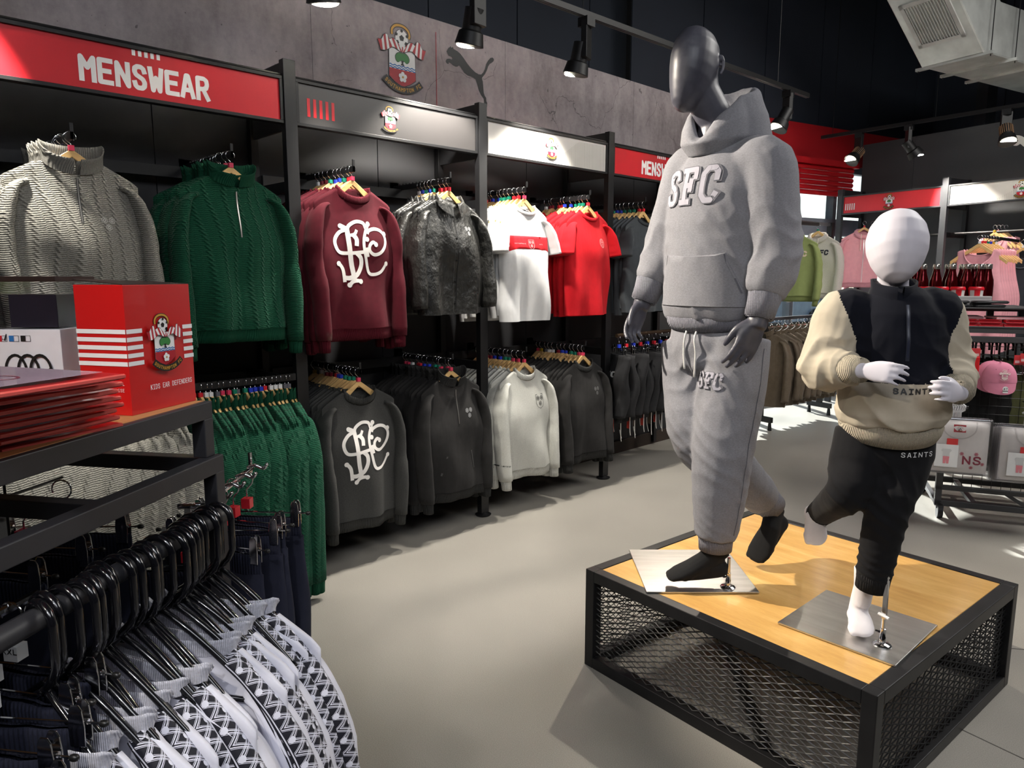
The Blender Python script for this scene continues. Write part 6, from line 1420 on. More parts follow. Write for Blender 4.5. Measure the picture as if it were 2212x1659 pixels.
# socks
SOCK = fabric('black_sport_sock', srgb(24, 24, 25), fine=500, var=0.1); 
def foot(name, an, he, to, up, m_, w_=0.042, tip=True):
    q = MB(); d = (to - he); fl = d.length; d.normalize(); side = d.cross(up).normalized()
    q.tube([an + up * 0.06, an, an.lerp(he, 0.45) + d * 0.012], [(w_ * 0.95, w_ * 1.0), (w_ * 0.84, w_ * 1.0), (w_ * 0.85, w_ * 1.15)], 16, up=side)
    q.pill(he + d * 0.015 + up * 0.012, he + d * 0.05 + up * 0.02, w_ * 0.78, w_ * 0.82, 14)
    q.tube([an.lerp(he, 0.3), he.lerp(to, 0.35) + up * 0.038, he.lerp(to, 0.62) + up * 0.022, he.lerp(to, 0.86) + up * 0.010, to + up * 0.002, to + d * 0.010], [(w_ * 0.8, w_ * 0.95), (w_ * 0.84, w_ * 0.95), (w_ * 1.05, w_ * 0.68), (w_ * 1.1, w_ * 0.5), (w_ * 0.85, w_ * 0.34), (w_ * 0.4, w_ * 0.14)], 16, up=side)
    q.tube([he + d * 0.02 - up * 0.002, he.lerp(to, 0.5), to], [(w_ * 0.62, 0.018), (w_ * 0.8, 0.018), (w_ * 0.7, 0.012)], 12, up=side)
    for i, (o, r) in enumerate(((0.75, 0.014), (0.3, 0.011), (-0.1, 0.0105), (-0.45, 0.01), (-0.78, 0.009))):
        p = to + side * (w_ * o) - d * (0.012 * abs(i - 0.5)) ; q.pill(p - d * 0.02 + up * 0.004, p + up * 0.0, r, r * 0.9, 8)
    return sculpt(name, q, 0.004, m_, man if m_ is SOCK else kid, smooth=5)
foot('sock', anL + Vector((0.0, 0, 0.02)), heL - Vector((0, 0, 0.012)), toeL + Vector((0, 0, 0.016)), U, SOCK)
upR = ((anR - heR).normalized() * 0.6 + (toeR - heR).cross(Vector((0.7, 0.7, 0))).normalized() * 0).normalized()
dR = (toeR - heR).normalized(); upR = (U - dR * U.dot(dR)); upR = (upR.normalized() * 0.2 + (f - dR * f.dot(dR)).normalized() * 1.0).normalized()
foot('sock', anR.lerp(knR, 0.02), heR, toeR, upR, SOCK)
# joggers
MARL = fabric('grey_marl_fleece', srgb(128, 128, 134), heather=0.2, wr=0.18, fine=700); MARLR = rib('grey_marl_fleece_rib', srgb(122, 122, 131), 0.005)
jm = MB()
pel = base + Vector((0, 0, 0))
jm.tube([pel + U * 1.34, pel + U * 1.30, pel + U * 1.22, pel + U * 1.15, pel + U * 1.12], [(0.145, 0.11), (0.156, 0.122), (0.165, 0.132), (0.155, 0.125), (0.10, 0.09)], 24, up=L)
def legtube(m, h_, k_, a, R):
    P = spline([h_ + U * 0.05, h_.lerp(k_, 0.4), k_, k_.lerp(a, 0.5), a], 5); m.tube(P, [R[min(int(i / 5), len(R) - 1)][0] * (1 - (i % 5) / 5) + R[min(int(i / 5) + 1, len(R) - 1)][0] * ((i % 5) / 5) if True else 0 for i in range(len(P))], 20); return P
legtube(jm, hipL, knL, anL + U * 0.045, [(0.108,), (0.112,), (0.102,), (0.092,), (0.070,)])
legtube(jm, hipR, knR, anR + (knR - anR).normalized() * 0.05, [(0.112,), (0.112,), (0.098,), (0.090,), (0.064,)])
sd = (knR - anR).normalized()
folds = [(anL + U * 0.10, 0.10, (60, 40, 120), 0.002), (knL, 0.14, (30, 30, 90), 0.003), (anR + sd * 0.09, 0.10, tuple(sd * 120 + L * 60), 0.003), (knR, 0.12, (60, 20, 90), 0.004), (hipL + f * 0.1 - U * 0.05, 0.14, (60, 10, 60), 0.004), (base + f * 0.12 + U * 1.12, 0.10, (70, 0, -60), 0.005)]
jog = sculpt('joggers', jm, 0.0065, MARL, man, smooth=8, folds=folds)
for a, k_, R in ((anL, U, 0.058), (anR, sd, 0.056)):
    q = MB(); q.tube([a + k_ * 0.062, a + k_ * 0.055, a + k_ * 0.03, a - k_ * 0.002, a - k_ * 0.004, a + k_ * 0.03], [R * 1.02, R * 1.08, R * 1.0, R * 0.96, R * 0.9, R * 0.85], 24); q.build('ankle_cuff', MARLR, man, smooth=True, world=True)
# hoodie
hm = MB(); B = lambda z, o=0.0: base + U * z + f * o
hm.tube([B(1.305, 0.01), B(1.315, 0.01), B(1.35, 0.012), B(1.42, 0.012), B(1.52, 0.012), B(1.62, 0.01), B(1.72, 0.005), B(1.79, -0.002), B(1.85, -0.012), B(1.90, -0.02)], [(0.162, 0.13), (0.175, 0.142), (0.185, 0.150), (0.183, 0.147), (0.180, 0.142), (0.186, 0.140), (0.185, 0.132), (0.165, 0.118), (0.125, 0.10), (0.095, 0.085)], 36, up=L)
def sleeve(m, a, b, c, R):
    P = spline([neck.lerp(a, 0.6) - U * 0.05, a, a.lerp(b, 0.5), b, b.lerp(c, 0.55), c], 5); rr = [R[min(int(i / 5), 5)] * (1 - (i % 5) / 5) + R[min(int(i / 5) + 1, 5)] * ((i % 5) / 5) for i in range(len(P))]; m.tube(P, rr, 20)
cL, cR_ = wrL + (elL - wrL).normalized() * 0.075, wrR + (elR - wrR).normalized() * 0.07
sleeve(hm, shL, elL, cL, [0.085, 0.092, 0.090, 0.084, 0.080, 0.057]); sleeve(hm, shR, elR, cR_, [0.08, 0.085, 0.082, 0.078, 0.072, 0.055])
folds = [(elL, 0.13, tuple((wrL - shL).normalized() * 75 + L * 40), 0.0045), (elR, 0.12, tuple((wrR - shR).normalized() * 75 + L * 40), 0.0045), (cL, 0.07, tuple((wrL - elL).normalized() * 110 + L * 60), 0.0025), (cR_, 0.07, tuple((wrR - elR).normalized() * 110 + L * 60), 0.0025), (shL - U * 0.12 - L * 0.08, 0.12, tuple((L * 0.8 + U * 0.6) * 80), 0.004), (B(1.36), 0.28, tuple(L * 45 + U * 40), 0.0045), (B(1.55, 0.1), 0.18, tuple(L * 30 + U * 50), 0.0025)]
hood = MB(); NC = neck - f * 0.005 + U * 0.012; K = []
for i in range(40):
    ph = 2 * PI * i / 40; c_, s_ = cos(ph), sin(ph); fr = max(0.0, c_); bk = max(0.0, -c_)
    dr = f * c_ + L * s_
    rim_r = 0.079 + 0.008 * fr + 0.050 * bk; rim_z = -0.020 + 0.088 * (1 - fr) ** 0.8 + 0.052 * bk ** 1.5 - 0.045 * fr ** 12
    out_r = 0.120 + 0.085 * bk + 0.0 * fr; base_z = -0.070 - 0.02 * fr
    sec = [(rim_r - 0.028, base_z - 0.01), (rim_r - 0.016, rim_z - 0.04), (rim_r - 0.008, rim_z - 0.004), (rim_r + 0.005, rim_z + 0.004), (rim_r + 0.017, rim_z - 0.008), (rim_r * 0.45 + out_r * 0.55 + 0.012, rim_z * 0.55 + base_z * 0.45), (out_r, base_z + 0.01), (out_r - 0.03, base_z - 0.03)]
    K.append([NC + dr * r_ + U * (z_ + 0.02) for r_, z_ in sec])
hood.add([p for k_ in K for p in k_], [(i * 8 + j, ((i + 1) % 40) * 8 + j, ((i + 1) % 40) * 8 + (j + 1) % 8, i * 8 + (j + 1) % 8) for i in range(40) for j in range(8)])
hm.v += []; hoodie = sculpt('hoodie', hm, 0.0065, MARL, man, smooth=8, folds=folds)
sculpt('hood', hood, 0.005, MARL, man, smooth=5, folds=[(NC - f * 0.15 + U * 0.05, 0.14, tuple(L * 40 + U * 60), 0.004)])
for c, w_ in ((cL, wrL), (cR_, wrR)):
    d = (w_ - c).normalized(); q = MB(); q.tube([c - d * 0.012, c - d * 0.002, c + d * 0.03, c + d * 0.07, c + d * 0.073, c + d * 0.03], [0.052, 0.056, 0.050, 0.046, 0.042, 0.04], 26); q.build('cuff', MARLR, man, smooth=True, world=True)
q = MB(); q.tube([B(1.330, 0.01), B(1.322, 0.01), B(1.30, 0.008), B(1.282, 0.006), B(1.282, 0.006), B(1.30, 0.008)], [(0.160, 0.130), (0.172, 0.142), (0.168, 0.136), (0.160, 0.127), (0.153, 0.12), (0.155, 0.124)], 48, up=L); q.build('hem_rib', MARLR, man, smooth=True, world=True)
VAR = {'S': [_S()], 'F': [[(0.25, 0), (0.25, 1.4)], [(0.0, 1.4), (0.98, 1.4), (0.98, 1.08)], [(0, 0), (0.55, 0)], [(0.25, 0.72), (0.7, 0.72)], [(0.7, 0.9), (0.7, 0.54)]], 'C': [[(0.95, 0.95), (0.95, 1.2), (0.75, 1.4), (0.3, 1.4), (0.05, 1.15), (0.05, 0.25), (0.3, 0.0), (0.75, 0.0), (0.95, 0.25)]]}
LETM = fabric('pale_felt_letters', srgb(160, 158, 168), var=0.05); LETE = mat('letter_stitching', srgb(92, 92, 100), 0.8)
def varsity(h, dx=0, dy=0, hollow=True):
    old = {k: GL[k] for k in VAR}; GL.update(VAR)
    P = letters('SFC', h * 1.05, LETE, 0.28, 0.16, narrow=0.60); Q = letters('SFC', h, LETM, 0.20, 0.312, narrow=0.60).scale(1, 0, h * 0.025); P.join(Q)
    if hollow: P.join(letters('SFC', h * 0.95, LETE, 0.03, 0.50, narrow=0.88).scale(1, 0, h * 0.045)) if False else None
    GL.update(old); return P.scale(1, dx, dy)
hbv = bvh_of(hoodie.data, parent_matrix(man)); jbv = bvh_of(jog.data, parent_matrix(man))
varsity(0.120, -0.034, 0.0).wrap('chest_letters', hbv, B(1.68), L, U, man, world=True, lift=0.0025, step=0.0013, reach=0.5)
pk_ = [(-0.115, 0.0), (0.115, 0.0), (0.122, -0.03), (0.165, -0.125), (0.172, -0.19), (-0.172, -0.19), (-0.165, -0.125), (-0.122, -0.03)]
Print(0.02).poly(sp2(pk_, 3, True) if False else pk_, MARL, fill=True).wrap('front_pocket', hbv, B(1.525), L, U, man, world=True, lift=0.005, reach=0.5, thick=0.008)
for s in (-1, 1): Print().stroke([(s * 0.113, -0.004), (s * 0.120, -0.03), (s * 0.142, -0.08), (s * 0.160, -0.125), (s * 0.165, -0.185)], 0.004, LETE).wrap('pocket_seam', bvh_of([c for c in man.children if c.name.startswith('front_pocket')][0].data, parent_matrix(man)), B(1.525), L, U, man, world=True, lift=0.001, reach=0.5)
varsity(0.055, 0, 0).wrap('leg_letters', jbv, base + L * 0.105 + U * 1.085, (L * 0.98 + f * 0.2), U, man, world=True, lift=0.002, step=0.001, reach=0.5)
for s in (-1, 1):
    p0 = B(1.275, 0.128) + L * (0.02 * s); MB().tube(spline([p0, p0 + f * 0.012 - U * 0.03, p0 + f * 0.008 - U * 0.08 + L * 0.004 * s, p0 + f * 0.006 - U * (0.145 + 0.012 * s)], 4), 0.0034, 8).build('drawcord', flat('cord_white', srgb(214, 212, 208)), man, smooth=True, world=True)
# side seam of the near trouser leg
def seam(bv, pts, n_, nm, par, m_=LETE, w_=0.0025):
    q = MB(); v = []
    for p in spline(pts, 6):
        h = bv.ray_cast(p + n_ * 0.4, -n_); v.append(h[0] + n_ * 0.001 if h[0] else p)
    q.tube(v, w_ / 2, 5).build(nm, m_, par, world=True, smooth=True)
nS = (L * 0.92 + f * 0.1).normalized(); seam(jbv, [hipL + U * 0.02, hipL.lerp(knL, 0.5), knL, knL.lerp(anL, 0.5), anL + U * 0.07], nS, 'side_seam', man)
# stand fitting with collar and knob
def spigot(x, y, tall, label, par):
    r = par; q = MB()
    q.tube([(x, y, 0.003), (x, y, 0.006), (x, y, 0.010), (x, y, 0.013), (x, y, 0.03), (x, y, 0.032), (x, y, 0.055), (x, y, 0.056), (x, y, tall)], [0.026, 0.026, 0.022, 0.010, 0.0095, 0.008, 0.008, 0.006, 0.0055], 20)
    q.build('spigot', CHROME, r, smooth=40)
    MB().tube([(x, y, 0.042), (x - 0.02, y - 0.003, 0.042)], [0.0035, 0.0035], 8).build('thumb_screw', CHROME, r)
pl = parent_matrix(pm).inverted() @ atz(1572, 1270, PH + 0.004); spigot(pl.x, pl.y, 0.11, '', pm)

# ---- child mannequin
fk, Lk = Vector((0.55, -0.835, 0)).normalized(), Vector((0.835, 0.55, 0)).normalized()
kid = thing('mannequin', 'white faceless child mannequin in a navy and beige quarter-zip top and black joggers', 'mannequin', (-0.71, 2.19, PH + 0.006))
kb = Vector((-0.700, 2.20, 0)); kneck = atf(1928, 628, 2.04); kcr, kch = atf(1940, 455, 2.03), atf(1934, 608, 1.985)
ksR, keR, kwR, ktR = atf(1822, 676, 2.07), atf(1780, 792, 2.03), atf(1862, 800, 1.88), atf(1930, 806, 1.82)
ksL, keL, kwL, ktL = atf(2020, 674, 2.03), atf(2050, 798, 2.02), atf(2074, 850, 1.87), atf(2036, 842, 1.80)
khL, kkL, kaL = atf(1958, 965, 2.03), atf(1918, 1095, 1.97), atf(1884, 1262, 2.00)
khR, kkR, kaR = atf(1862, 965, 2.05), atf(1832, 1062, 2.0), atf(1768, 1112, 2.24)
WSK = mat('matt_white_mannequin_skin', srgb(214, 210, 220), 0.5, var=0.03)
q = MB(); prof = [(0.0, 0.004, -0.006), (0.03, 0.026, -0.006), (0.10, 0.046, -0.004), (0.24, 0.064, 0), (0.42, 0.072, 0), (0.58, 0.070, 0.003), (0.74, 0.060, 0.008), (0.86, 0.047, 0.012), (0.95, 0.031, 0.016), (1.0, 0.010, 0.018)]
dk = (kch - kcr); q.tube([kcr + dk * t + fk * o_ for t, a, o_ in prof], [(a * 1.09, a * 1.22) for t, a, o_ in prof], 28, up=Lk)
q.tube([kcr + dk * 0.6 - fk * 0.015, kneck + U * 0.02 - fk * 0.005, kneck - U * 0.06, kb + U * 1.25, kb + U * 1.0], [(0.038, 0.04), (0.041, 0.042), (0.055, 0.05), (0.10, 0.06), (0.09, 0.06)], 18, up=Lk)
for a, b, c in ((ksL, keL, kwL), (ksR, keR, kwR)): q.tube(spline([kneck - U * 0.08, a, b, c], 4), [0.034 - 0.001 * i for i in range(13)], 12)
for h_, k_, a in ((khL, kkL, kaL), (khR, kkR, kaR)): q.tube(spline([kb + U * 1.0, h_, k_, a], 4), [0.055 - 0.0024 * i for i in range(13)], 12)
hand(q, kwR, (ktR - kwR), U * 0.5 + Lk * 0.2 - fk * 0.1, -fk * 0.5 - U * 0.6, 0.132, curls=[0.55, 0.6, 0.62, 0.65], thumb=0.35, spread=0.18)
hand(q, kwL, (ktL - kwL), U * 0.85 - Lk * 0.1, -Lk * 0.5 - fk * 0.6, 0.132, curls=[0.75, 0.8, 0.85, 0.9], thumb=0.55, spread=0.1)
sculpt('figure', q, 0.0034, WSK, kid, smooth=9)
WS = fabric('white_sport_sock', srgb(226, 222, 226), fine=420, var=0.03)
ftL, fhL = atf(1868, 1352, 1.98), atf(1886, 1290, 2.05)
fhL = Vector((ftL.x - fk.x * 0.12, ftL.y - fk.y * 0.12, PH + 0.03)); ftL = Vector((ftL.x, ftL.y, PH + 0.024)) - fk * 0.01
foot('sock', Vector((kaL.x, kaL.y, kaL.z - 0.02)) * 0.5 + Vector((fhL.x, fhL.y, kaL.z - 0.04)) * 0.5, fhL, ftL, U, WS, 0.033)
ftR, fhR = atf(1764, 1172, 2.20), atf(1752, 1100, 2.27); dR = (ftR - fhR).normalized(); upR = (fk - dR * fk.dot(dR)).normalized()
foot('sock', kaR.lerp(kkR, 0.05), fhR, ftR, upR, WS, 0.032)
BJ = fabric('black_child_joggers', srgb(21, 21, 24), var=0.08, wr=0.15); m = MB()
m.tube([kb + U * 1.06, kb + U * 1.02, kb + U * 0.94, kb + U * 0.90, kb + U * 0.885], [(0.120, 0.095), (0.124, 0.10), (0.127, 0.10), (0.112, 0.09), (0.07, 0.06)], 24, up=Lk)
legtube(m, khL, kkL, kaL + U * 0.015, [(0.076,), (0.077,), (0.061,), (0.054,), (0.047,)]); legtube(m, khR, kkR, kaR.lerp(kkR, 0.12), [(0.076,), (0.077,), (0.061,), (0.050,), (0.041,)])
kj = sculpt('joggers', m, 0.006, BJ, kid, smooth=7, folds=[(kkL, 0.10, (40, 30, 110), 0.004), (kaL + U * 0.06, 0.07, (10, 10, 200), 0.004), (kb + U * 0.90 + fk * 0.08, 0.09, tuple(Lk * 90 + U * 50), 0.004), (kkR, 0.08, (50, 20, 100), 0.004)])
for a, k_, R in ((kaL, (kkL - kaL).normalized(), 0.045), (kaR, (kkR - kaR).normalized(), 0.040)):
    qq = MB(); qq.tube([a + k_ * 0.045, a + k_ * 0.04, a + k_ * 0.02, a - k_ * 0.012, a - k_ * 0.014, a + k_ * 0.015], [R, R * 1.06, R * 1.02, R, R * 0.92, R * 0.88], 22); qq.build('ankle_cuff', rib('black_rib_b', srgb(30, 30, 32)), kid, smooth=True, world=True)
NVY = fabric('navy_fleece', srgb(10, 13, 25), var=0.06, wr=0.1); BEI = fabric('beige_fleece', srgb(186, 176, 158), var=0.04, wr=0.25); BEIR = rib('beige_rib', srgb(180, 170, 152), 0.004)
m = MB(); K_ = lambda z, o=0.0: kb + U * z + fk * o
m.tube([K_(1.035, 0.01), K_(1.045, 0.01), K_(1.07, 0.012), K_(1.10, 0.012), K_(1.18, 0.01), K_(1.28, 0.006), K_(1.34, 0), K_(1.39, -0.005), K_(1.415, -0.01)], [(0.130, 0.112), (0.142, 0.126), (0.153, 0.136), (0.147, 0.128), (0.138, 0.116), (0.138, 0.108), (0.128, 0.098), (0.09, 0.078), (0.062, 0.058)], 34, up=Lk)
sleeve_ = lambda a, b, c, R: m.tube(spline([kneck.lerp(a, 0.55) - U * 0.045, a, a.lerp(b, 0.5), b, b.lerp(c, 0.5), c], 5), [R[min(int(i / 5), 5)] * (1 - (i % 5) / 5) + R[min(int(i / 5) + 1, 5)] * ((i % 5) / 5) for i in range(26)], 18)
kcL, kcR = kwL + (keL - kwL).normalized() * 0.045, kwR + (keR - kwR).normalized() * 0.045
sleeve_(ksL, keL, kcL, [0.066, 0.072, 0.070, 0.067, 0.060, 0.046]); sleeve_(ksR, keR, kcR, [0.066, 0.072, 0.072, 0.070, 0.058, 0.045])
def yoke(ce):
    q = ce - np.array(kb); lat = q @ np.array(Lk); z = ce[:, 2]; lim = 0.118 + 0.045 * np.clip((z - 1.27) / 0.12, 0, 1)
    return np.where((z > 1.165) & (np.abs(lat) < lim) & ((q @ np.array(fk)) < 0.15), 0, 1)
top = sculpt('pullover', m, 0.0045, NVY, kid, smooth=7, mats=[NVY, BEI], mats_fn=yoke, folds=[(keL, 0.11, tuple((kwL - ksL).normalized() * 110), 0.007), (keR, 0.11, tuple((Lk * 0.5 - U * 0.8) * 100), 0.007), (kcL, 0.06, tuple((kwL - keL).normalized() * 160), 0.004), (kcR, 0.06, tuple((kwR - keR).normalized() * 160), 0.004), (K_(1.06, 0.05), 0.2, tuple(Lk * 38 + U * 60), 0.007), (ksL - U * 0.08, 0.1, tuple(Lk * 70 + U * 60), 0.005), (ksR - U * 0.08, 0.1, tuple(Lk * -70 + U * 60), 0.005)])
kbv = bvh_of(top.data, parent_matrix(kid))
for c, w_ in ((kcL, kwL), (kcR, kwR)):
    d = (w_ - c).normalized(); qq = MB(); qq.tube([c - d * 0.01, c - d * 0.002, c + d * 0.02, c + d * 0.042, c + d * 0.044, c + d * 0.02], [0.038, 0.041, 0.037, 0.034, 0.031, 0.03], 24); qq.build('cuff', BEIR, kid, smooth=True, world=True)
qq = MB(); qq.tube([K_(1.047, 0.01), K_(1.035, 0.01), K_(1.018, 0.008), K_(1.008, 0.006), K_(1.011, 0.006), K_(1.02, 0.006)], [(0.134, 0.117), (0.138, 0.121), (0.134, 0.117), (0.127, 0.109), (0.119, 0.102), (0.123, 0.105)], 44, up=Lk); qq.build('hem_rib', BEIR, kid, smooth=True, world=True)
qq = MB(); N = 36; V = []
for j, (dz, g_) in enumerate(((-0.035, 0.030), (-0.01, 0.014), (0.015, 0.006), (0.036, 0.008), (0.038, 0.002), (0.01, 0.0))):
    for i in range(N + 1):
        a = PI / 2 + 0.10 + (2 * PI - 0.2) * i / N; dr = Lk * cos(a) + fk * sin(a); fr = max(0, sin(a))
        V.append(kneck + dr * (0.050 + g_ + 0.012 * fr + 0.012 * fr ** 8 * (j in (2, 3, 4))) + U * (dz - 0.004 - 0.022 * fr))
W_ = N + 1; qq.add(V, [(j * W_ + i, j * W_ + i + 1, (j + 1) * W_ + i + 1, (j + 1) * W_ + i) for j in range(5) for i in range(N)]).build('stand_collar', NVY, kid, smooth=True, world=True)
P = Print(); P.stroke([(0, -0.01 * i) for i in range(16)], 0.010, mat('navy_tape', srgb(24, 28, 44), 0.6)); P.stroke([(0, -0.01 * i) for i in range(15)], 0.004, mat('zip_navy', srgb(44, 48, 66), 0.3)); P.wrap('zip', kbv, K_(1.375), Lk, U, kid, world=True, lift=0.002, reach=0.4)
letters('SAINTS', 0.016, PBLACK, 0.30, 0.3).wrap('chest_letters', kbv, K_(1.137) + Lk * 0.02, Lk, U, kid, world=True, reach=0.16)
letters('SAINTS', 0.014, WHITE, 0.20, 0.4).wrap('leg_letters', bvh_of(kj.data, parent_matrix(kid)), K_(0.955) + Lk * 0.055, Lk, U, kid, world=True, reach=0.4)
# chrome support arm of the child mannequin
pk2 = parent_matrix(pk).inverted(); bt = pk2 @ atz(1905, 1395, PH + 0.004); spigot(bt.x, bt.y, 0.10, '', pk)
a_, b_ = pk2 @ atf(1912, 1330, 1.96), pk2 @ atf(1920, 1175, 1.965); b_ = Vector((bt.x, bt.y - 0.004, b_.z))
MB().bar((bt.x, bt.y, 0.085), b_, 0.012, 0.012).build('support_arm', CHROME, pk, bevel=0.001)
MB().tube([(bt.x - 0.014, bt.y - 0.008, 0.10), (bt.x + 0.016, bt.y - 0.01, 0.094)], [(0.004, 0.006), (0.004, 0.006)], 8).build('wing_nut', flat('white_nylon', srgb(225, 225, 225)), pk)

# ================================================================== hoodies by the window
def hoodie_garment(name, label, cloth, trim, seed, extras=None, L_=0.62, flatk=0.9, zipped=False, W=0.225):
    KW = dict(kind='sweater', W=W, Wb=W + 0.012, L=L_, neck=0.08, dipf=0.055, sl=0.66, spread=0.03, slr=0.07)
    r = make_garment(name, label, 'hoodie', cloth=cloth, trim=trim, ch=0.02, seed=seed, flatk=flatk, extras=extras, **KW)
    hd = MB(); K = []
    for i in range(28):
        ph = 2 * PI * i / 28; c_, s_ = cos(ph), sin(ph); fr = max(0, c_); bk = max(0, -c_); dr = Vector((s_, c_ * 0.55, 0))
        zr = 0.012 - 0.055 * fr + 0.012 * bk; rr_ = 0.072
        for a, b in ((rr_ - 0.012, zr - 0.025), (rr_ - 0.006, zr), (rr_ + 0.006, zr + 0.008), (rr_ + 0.026, zr - 0.006 - 0.02 * bk), (rr_ + 0.034, zr - 0.035 - 0.03 * bk), (rr_ + 0.012, zr - 0.045)): K.append(dr * a + Vector((0, -0.01 * bk, b + HZ)))
    hd.add(K, [(i * 6 + j, ((i + 1) % 28) * 6 + j, ((i + 1) % 28) * 6 + (j + 1) % 6, i * 6 + (j + 1) % 6) for i in range(28) for j in range(6)]); hd.build('hood', cloth, r, smooth=True)
    for s in (-1, 1): MB().tube(spline([(s * 0.03, 0.052, HZ - 0.035), (s * 0.035, 0.066, HZ - 0.10), (s * 0.036, 0.072, HZ - 0.20 - 0.02 * s)], 4), 0.0032, 6).build('drawcord', flat('cord_cream', srgb(232, 222, 206)), r, smooth=True)
    if zipped: zipper(r, bvh_of([c for c in r.children if c.name.startswith('body')][0].data), 0.5, flat('zip_pale', srgb(220, 200, 205)))
    return r
SAGE = fabric('sage_green_fleece', srgb(146, 158, 100), var=0.05, wr=0.15); SAGER = rib('sage_rib', srgb(138, 150, 94), 0.004)
OAT = fabric('oat_marl_fleece', srgb(196, 190, 184), heather=0.14, wr=0.15); OATR = rib('oat_rib', srgb(188, 182, 176), 0.004)
PNK = fabric('pink_fleece', srgb(222, 158, 168), var=0.05, wr=0.15); PNKR = rib('pink_rib', srgb(212, 148, 160), 0.004)
BLF = fabric('pale_blue_fleece', srgb(150, 170, 206), var=0.05, wr=0.15); BLFR = rib('pale_blue_rib', srgb(142, 162, 198), 0.004)
TAU = fabric('taupe_shell', srgb(102, 90, 76), var=0.1, wr=0.8, rough=0.55); CREM = fabric('cream_fleece', srgb(196, 178, 138), var=0.06, wr=0.2)
rk = thing('clothes_rack', 'black double-tier clothes rack near the shop window holding hoodies and taupe jackets', 'clothes rack')
A_, B_ = atz(1640, 925, 0), atz(1768, 893, 0); dR_ = (B_ - A_).normalized(); 
for p, h in ((A_, 2.0), (B_, 2.0)):
    MB().bar(p + Vector((0, 0, 0.12)), p + Vector((0, 0, h)), 0.05, 0.05).build('post', BLACK, rk, world=True)
    MB().bar(p - RX * 0.14 + Vector((0, 0, 0.10)), p + RX * 0.14 + Vector((0, 0, 0.10)), 0.04, 0.05).build('foot_bar', BLACK, rk, world=True)
    for s in (-1, 1): MB().tube([p + RX * 0.12 * s + Vector((0, 0, 0.0)), p + RX * 0.12 * s + Vector((0, 0, 0.10))], [0.022, 0.01], 10).build('levelling_foot', BLACK, rk, world=True)
for z in (1.05, 1.98): MB().bar(A_ + Vector((0, 0, z)), B_ + Vector((0, 0, z)), 0.024, 0.03).build('rail', mat('grey_powder_coat', srgb(62, 64, 68), 0.5), rk, world=True)
CAMZ = math.atan2(0.717, 0.697) 
def facecam(p): v = Vector((0, 0, 0)) - Vector((p.x, p.y, 0)); return math.atan2(v.y, v.x) - PI / 2
def put(o, x, y, F_, drz=0.0): p = atf(x, y, F_); o.location = p; o.rotation_euler = (0, 0, facecam(p) + drz); return p
def hang(colour, o, label): hanger_at(colour, tuple(o.location), o.rotation_euler.z, label, 'wooden hangers by the shop window')
sg = lambda m: (lambda r, b, g: letters('SFC', 0.055, m, 0.36, 0.14, narrow=0.75).wrap('chest_letters', b, (-0.07, 0, HZ - 0.20), (-1, 0, 0), (0, 0, 1), r))
o = hoodie_garment('hoodie', 'sage green hoodie with pale letters, hung by the window behind the mannequin arm', SAGE, SAGER, 90, sg(flat('letter_peach', srgb(226, 206, 180)))); p = put(o, 1716, 484, 6.95, -0.25); hang('green', o, 'wooden hanger of the sage green hoodie')
o = hoodie_garment('hoodie', 'oat grey zip hoodie with dark letters, hung right of the sage green one', OAT, OATR, 91, sg(flat('letter_dark', srgb(36, 38, 52))), zipped=False); p = put(o, 1768, 484, 7.25, -0.45); hang('green', o, 'wooden hanger of the oat grey hoodie'); p2 = p
ax = thing('face_out_arm', 'black flat arm above the oat grey hoodie by the window', 'display arm', p2)
MB().bar(Vector((p2.x, p2.y, p2.z - 0.004)) , Vector((A_.x, A_.y, p2.z - 0.004)), 0.02, 0.03).build('bar', BLACK, ax, world=True)
tj = []
KW = dict(W=0.225, Wb=0.235, L=0.70, neck=0.08, dipf=0.04, sl=0.70, spread=0.03, slr=0.07, fold=0.02)
for i in range(2): tj.append(make_garment('rain_jacket', 'x', 'jacket', kind='jacket', cloth=TAU, trim=TAU, col_kind='stand', ch=0.06, seed=92 + i, flatk=0.8, **KW))
for i in range(9):
    t_ = (i + 0.2) / 9; q = A_.lerp(B_, t_ * 0.96) ; o = tj[i % 2] if i < 2 else copy_tree(tj[i % 2]); o.location = (q.x, q.y, 1.035); o.rotation_euler = (0, 0, facecam(q) - 0.35 + (0.25 if i in (1, 6) else 0) + rnd.uniform(-0.1, 0.1))
    o['label'] = 'taupe rain jacket on the lower rail of the window rack, %s from the left' % (ORD[i] if i else 'first'); o['group'] = 'taupe jackets on the window rack'
    h = clip_hanger(w_=0.1, cube='red', name='wire_hanger') if i == 0 else copy_tree(h0_)
    if i == 0: h0_ = h
    h.location = o.location; h.rotation_euler = o.rotation_euler; h['label'] = 'chrome hanger with red cube holding the %s taupe jacket from the left' % (ORD[i] if i else 'first'); h['category'] = 'hanger'; h['group'] = 'chrome hangers of the taupe jackets'
o = make_garment('cream_sweatshirt', 'cream sweatshirt hanging at the left end of the window rack behind the joggers', 'sweatshirt', kind='sweater', cloth=CREM, trim=CREM, seed=95, W=0.2, Wb=0.21, L=0.66); q = A_ - dR_ * 0.25; o.location = (q.x - 0.10, q.y - 0.05, 1.03); o.rotation_euler = (0, 0, facecam(q) + 0.9)
MB().bar(A_ + Vector((0, 0, 1.04)), (A_.x - 0.12, A_.y - 0.4, 1.04), 0.024, 0.03).build('rail', BLACK, rk, world=True)
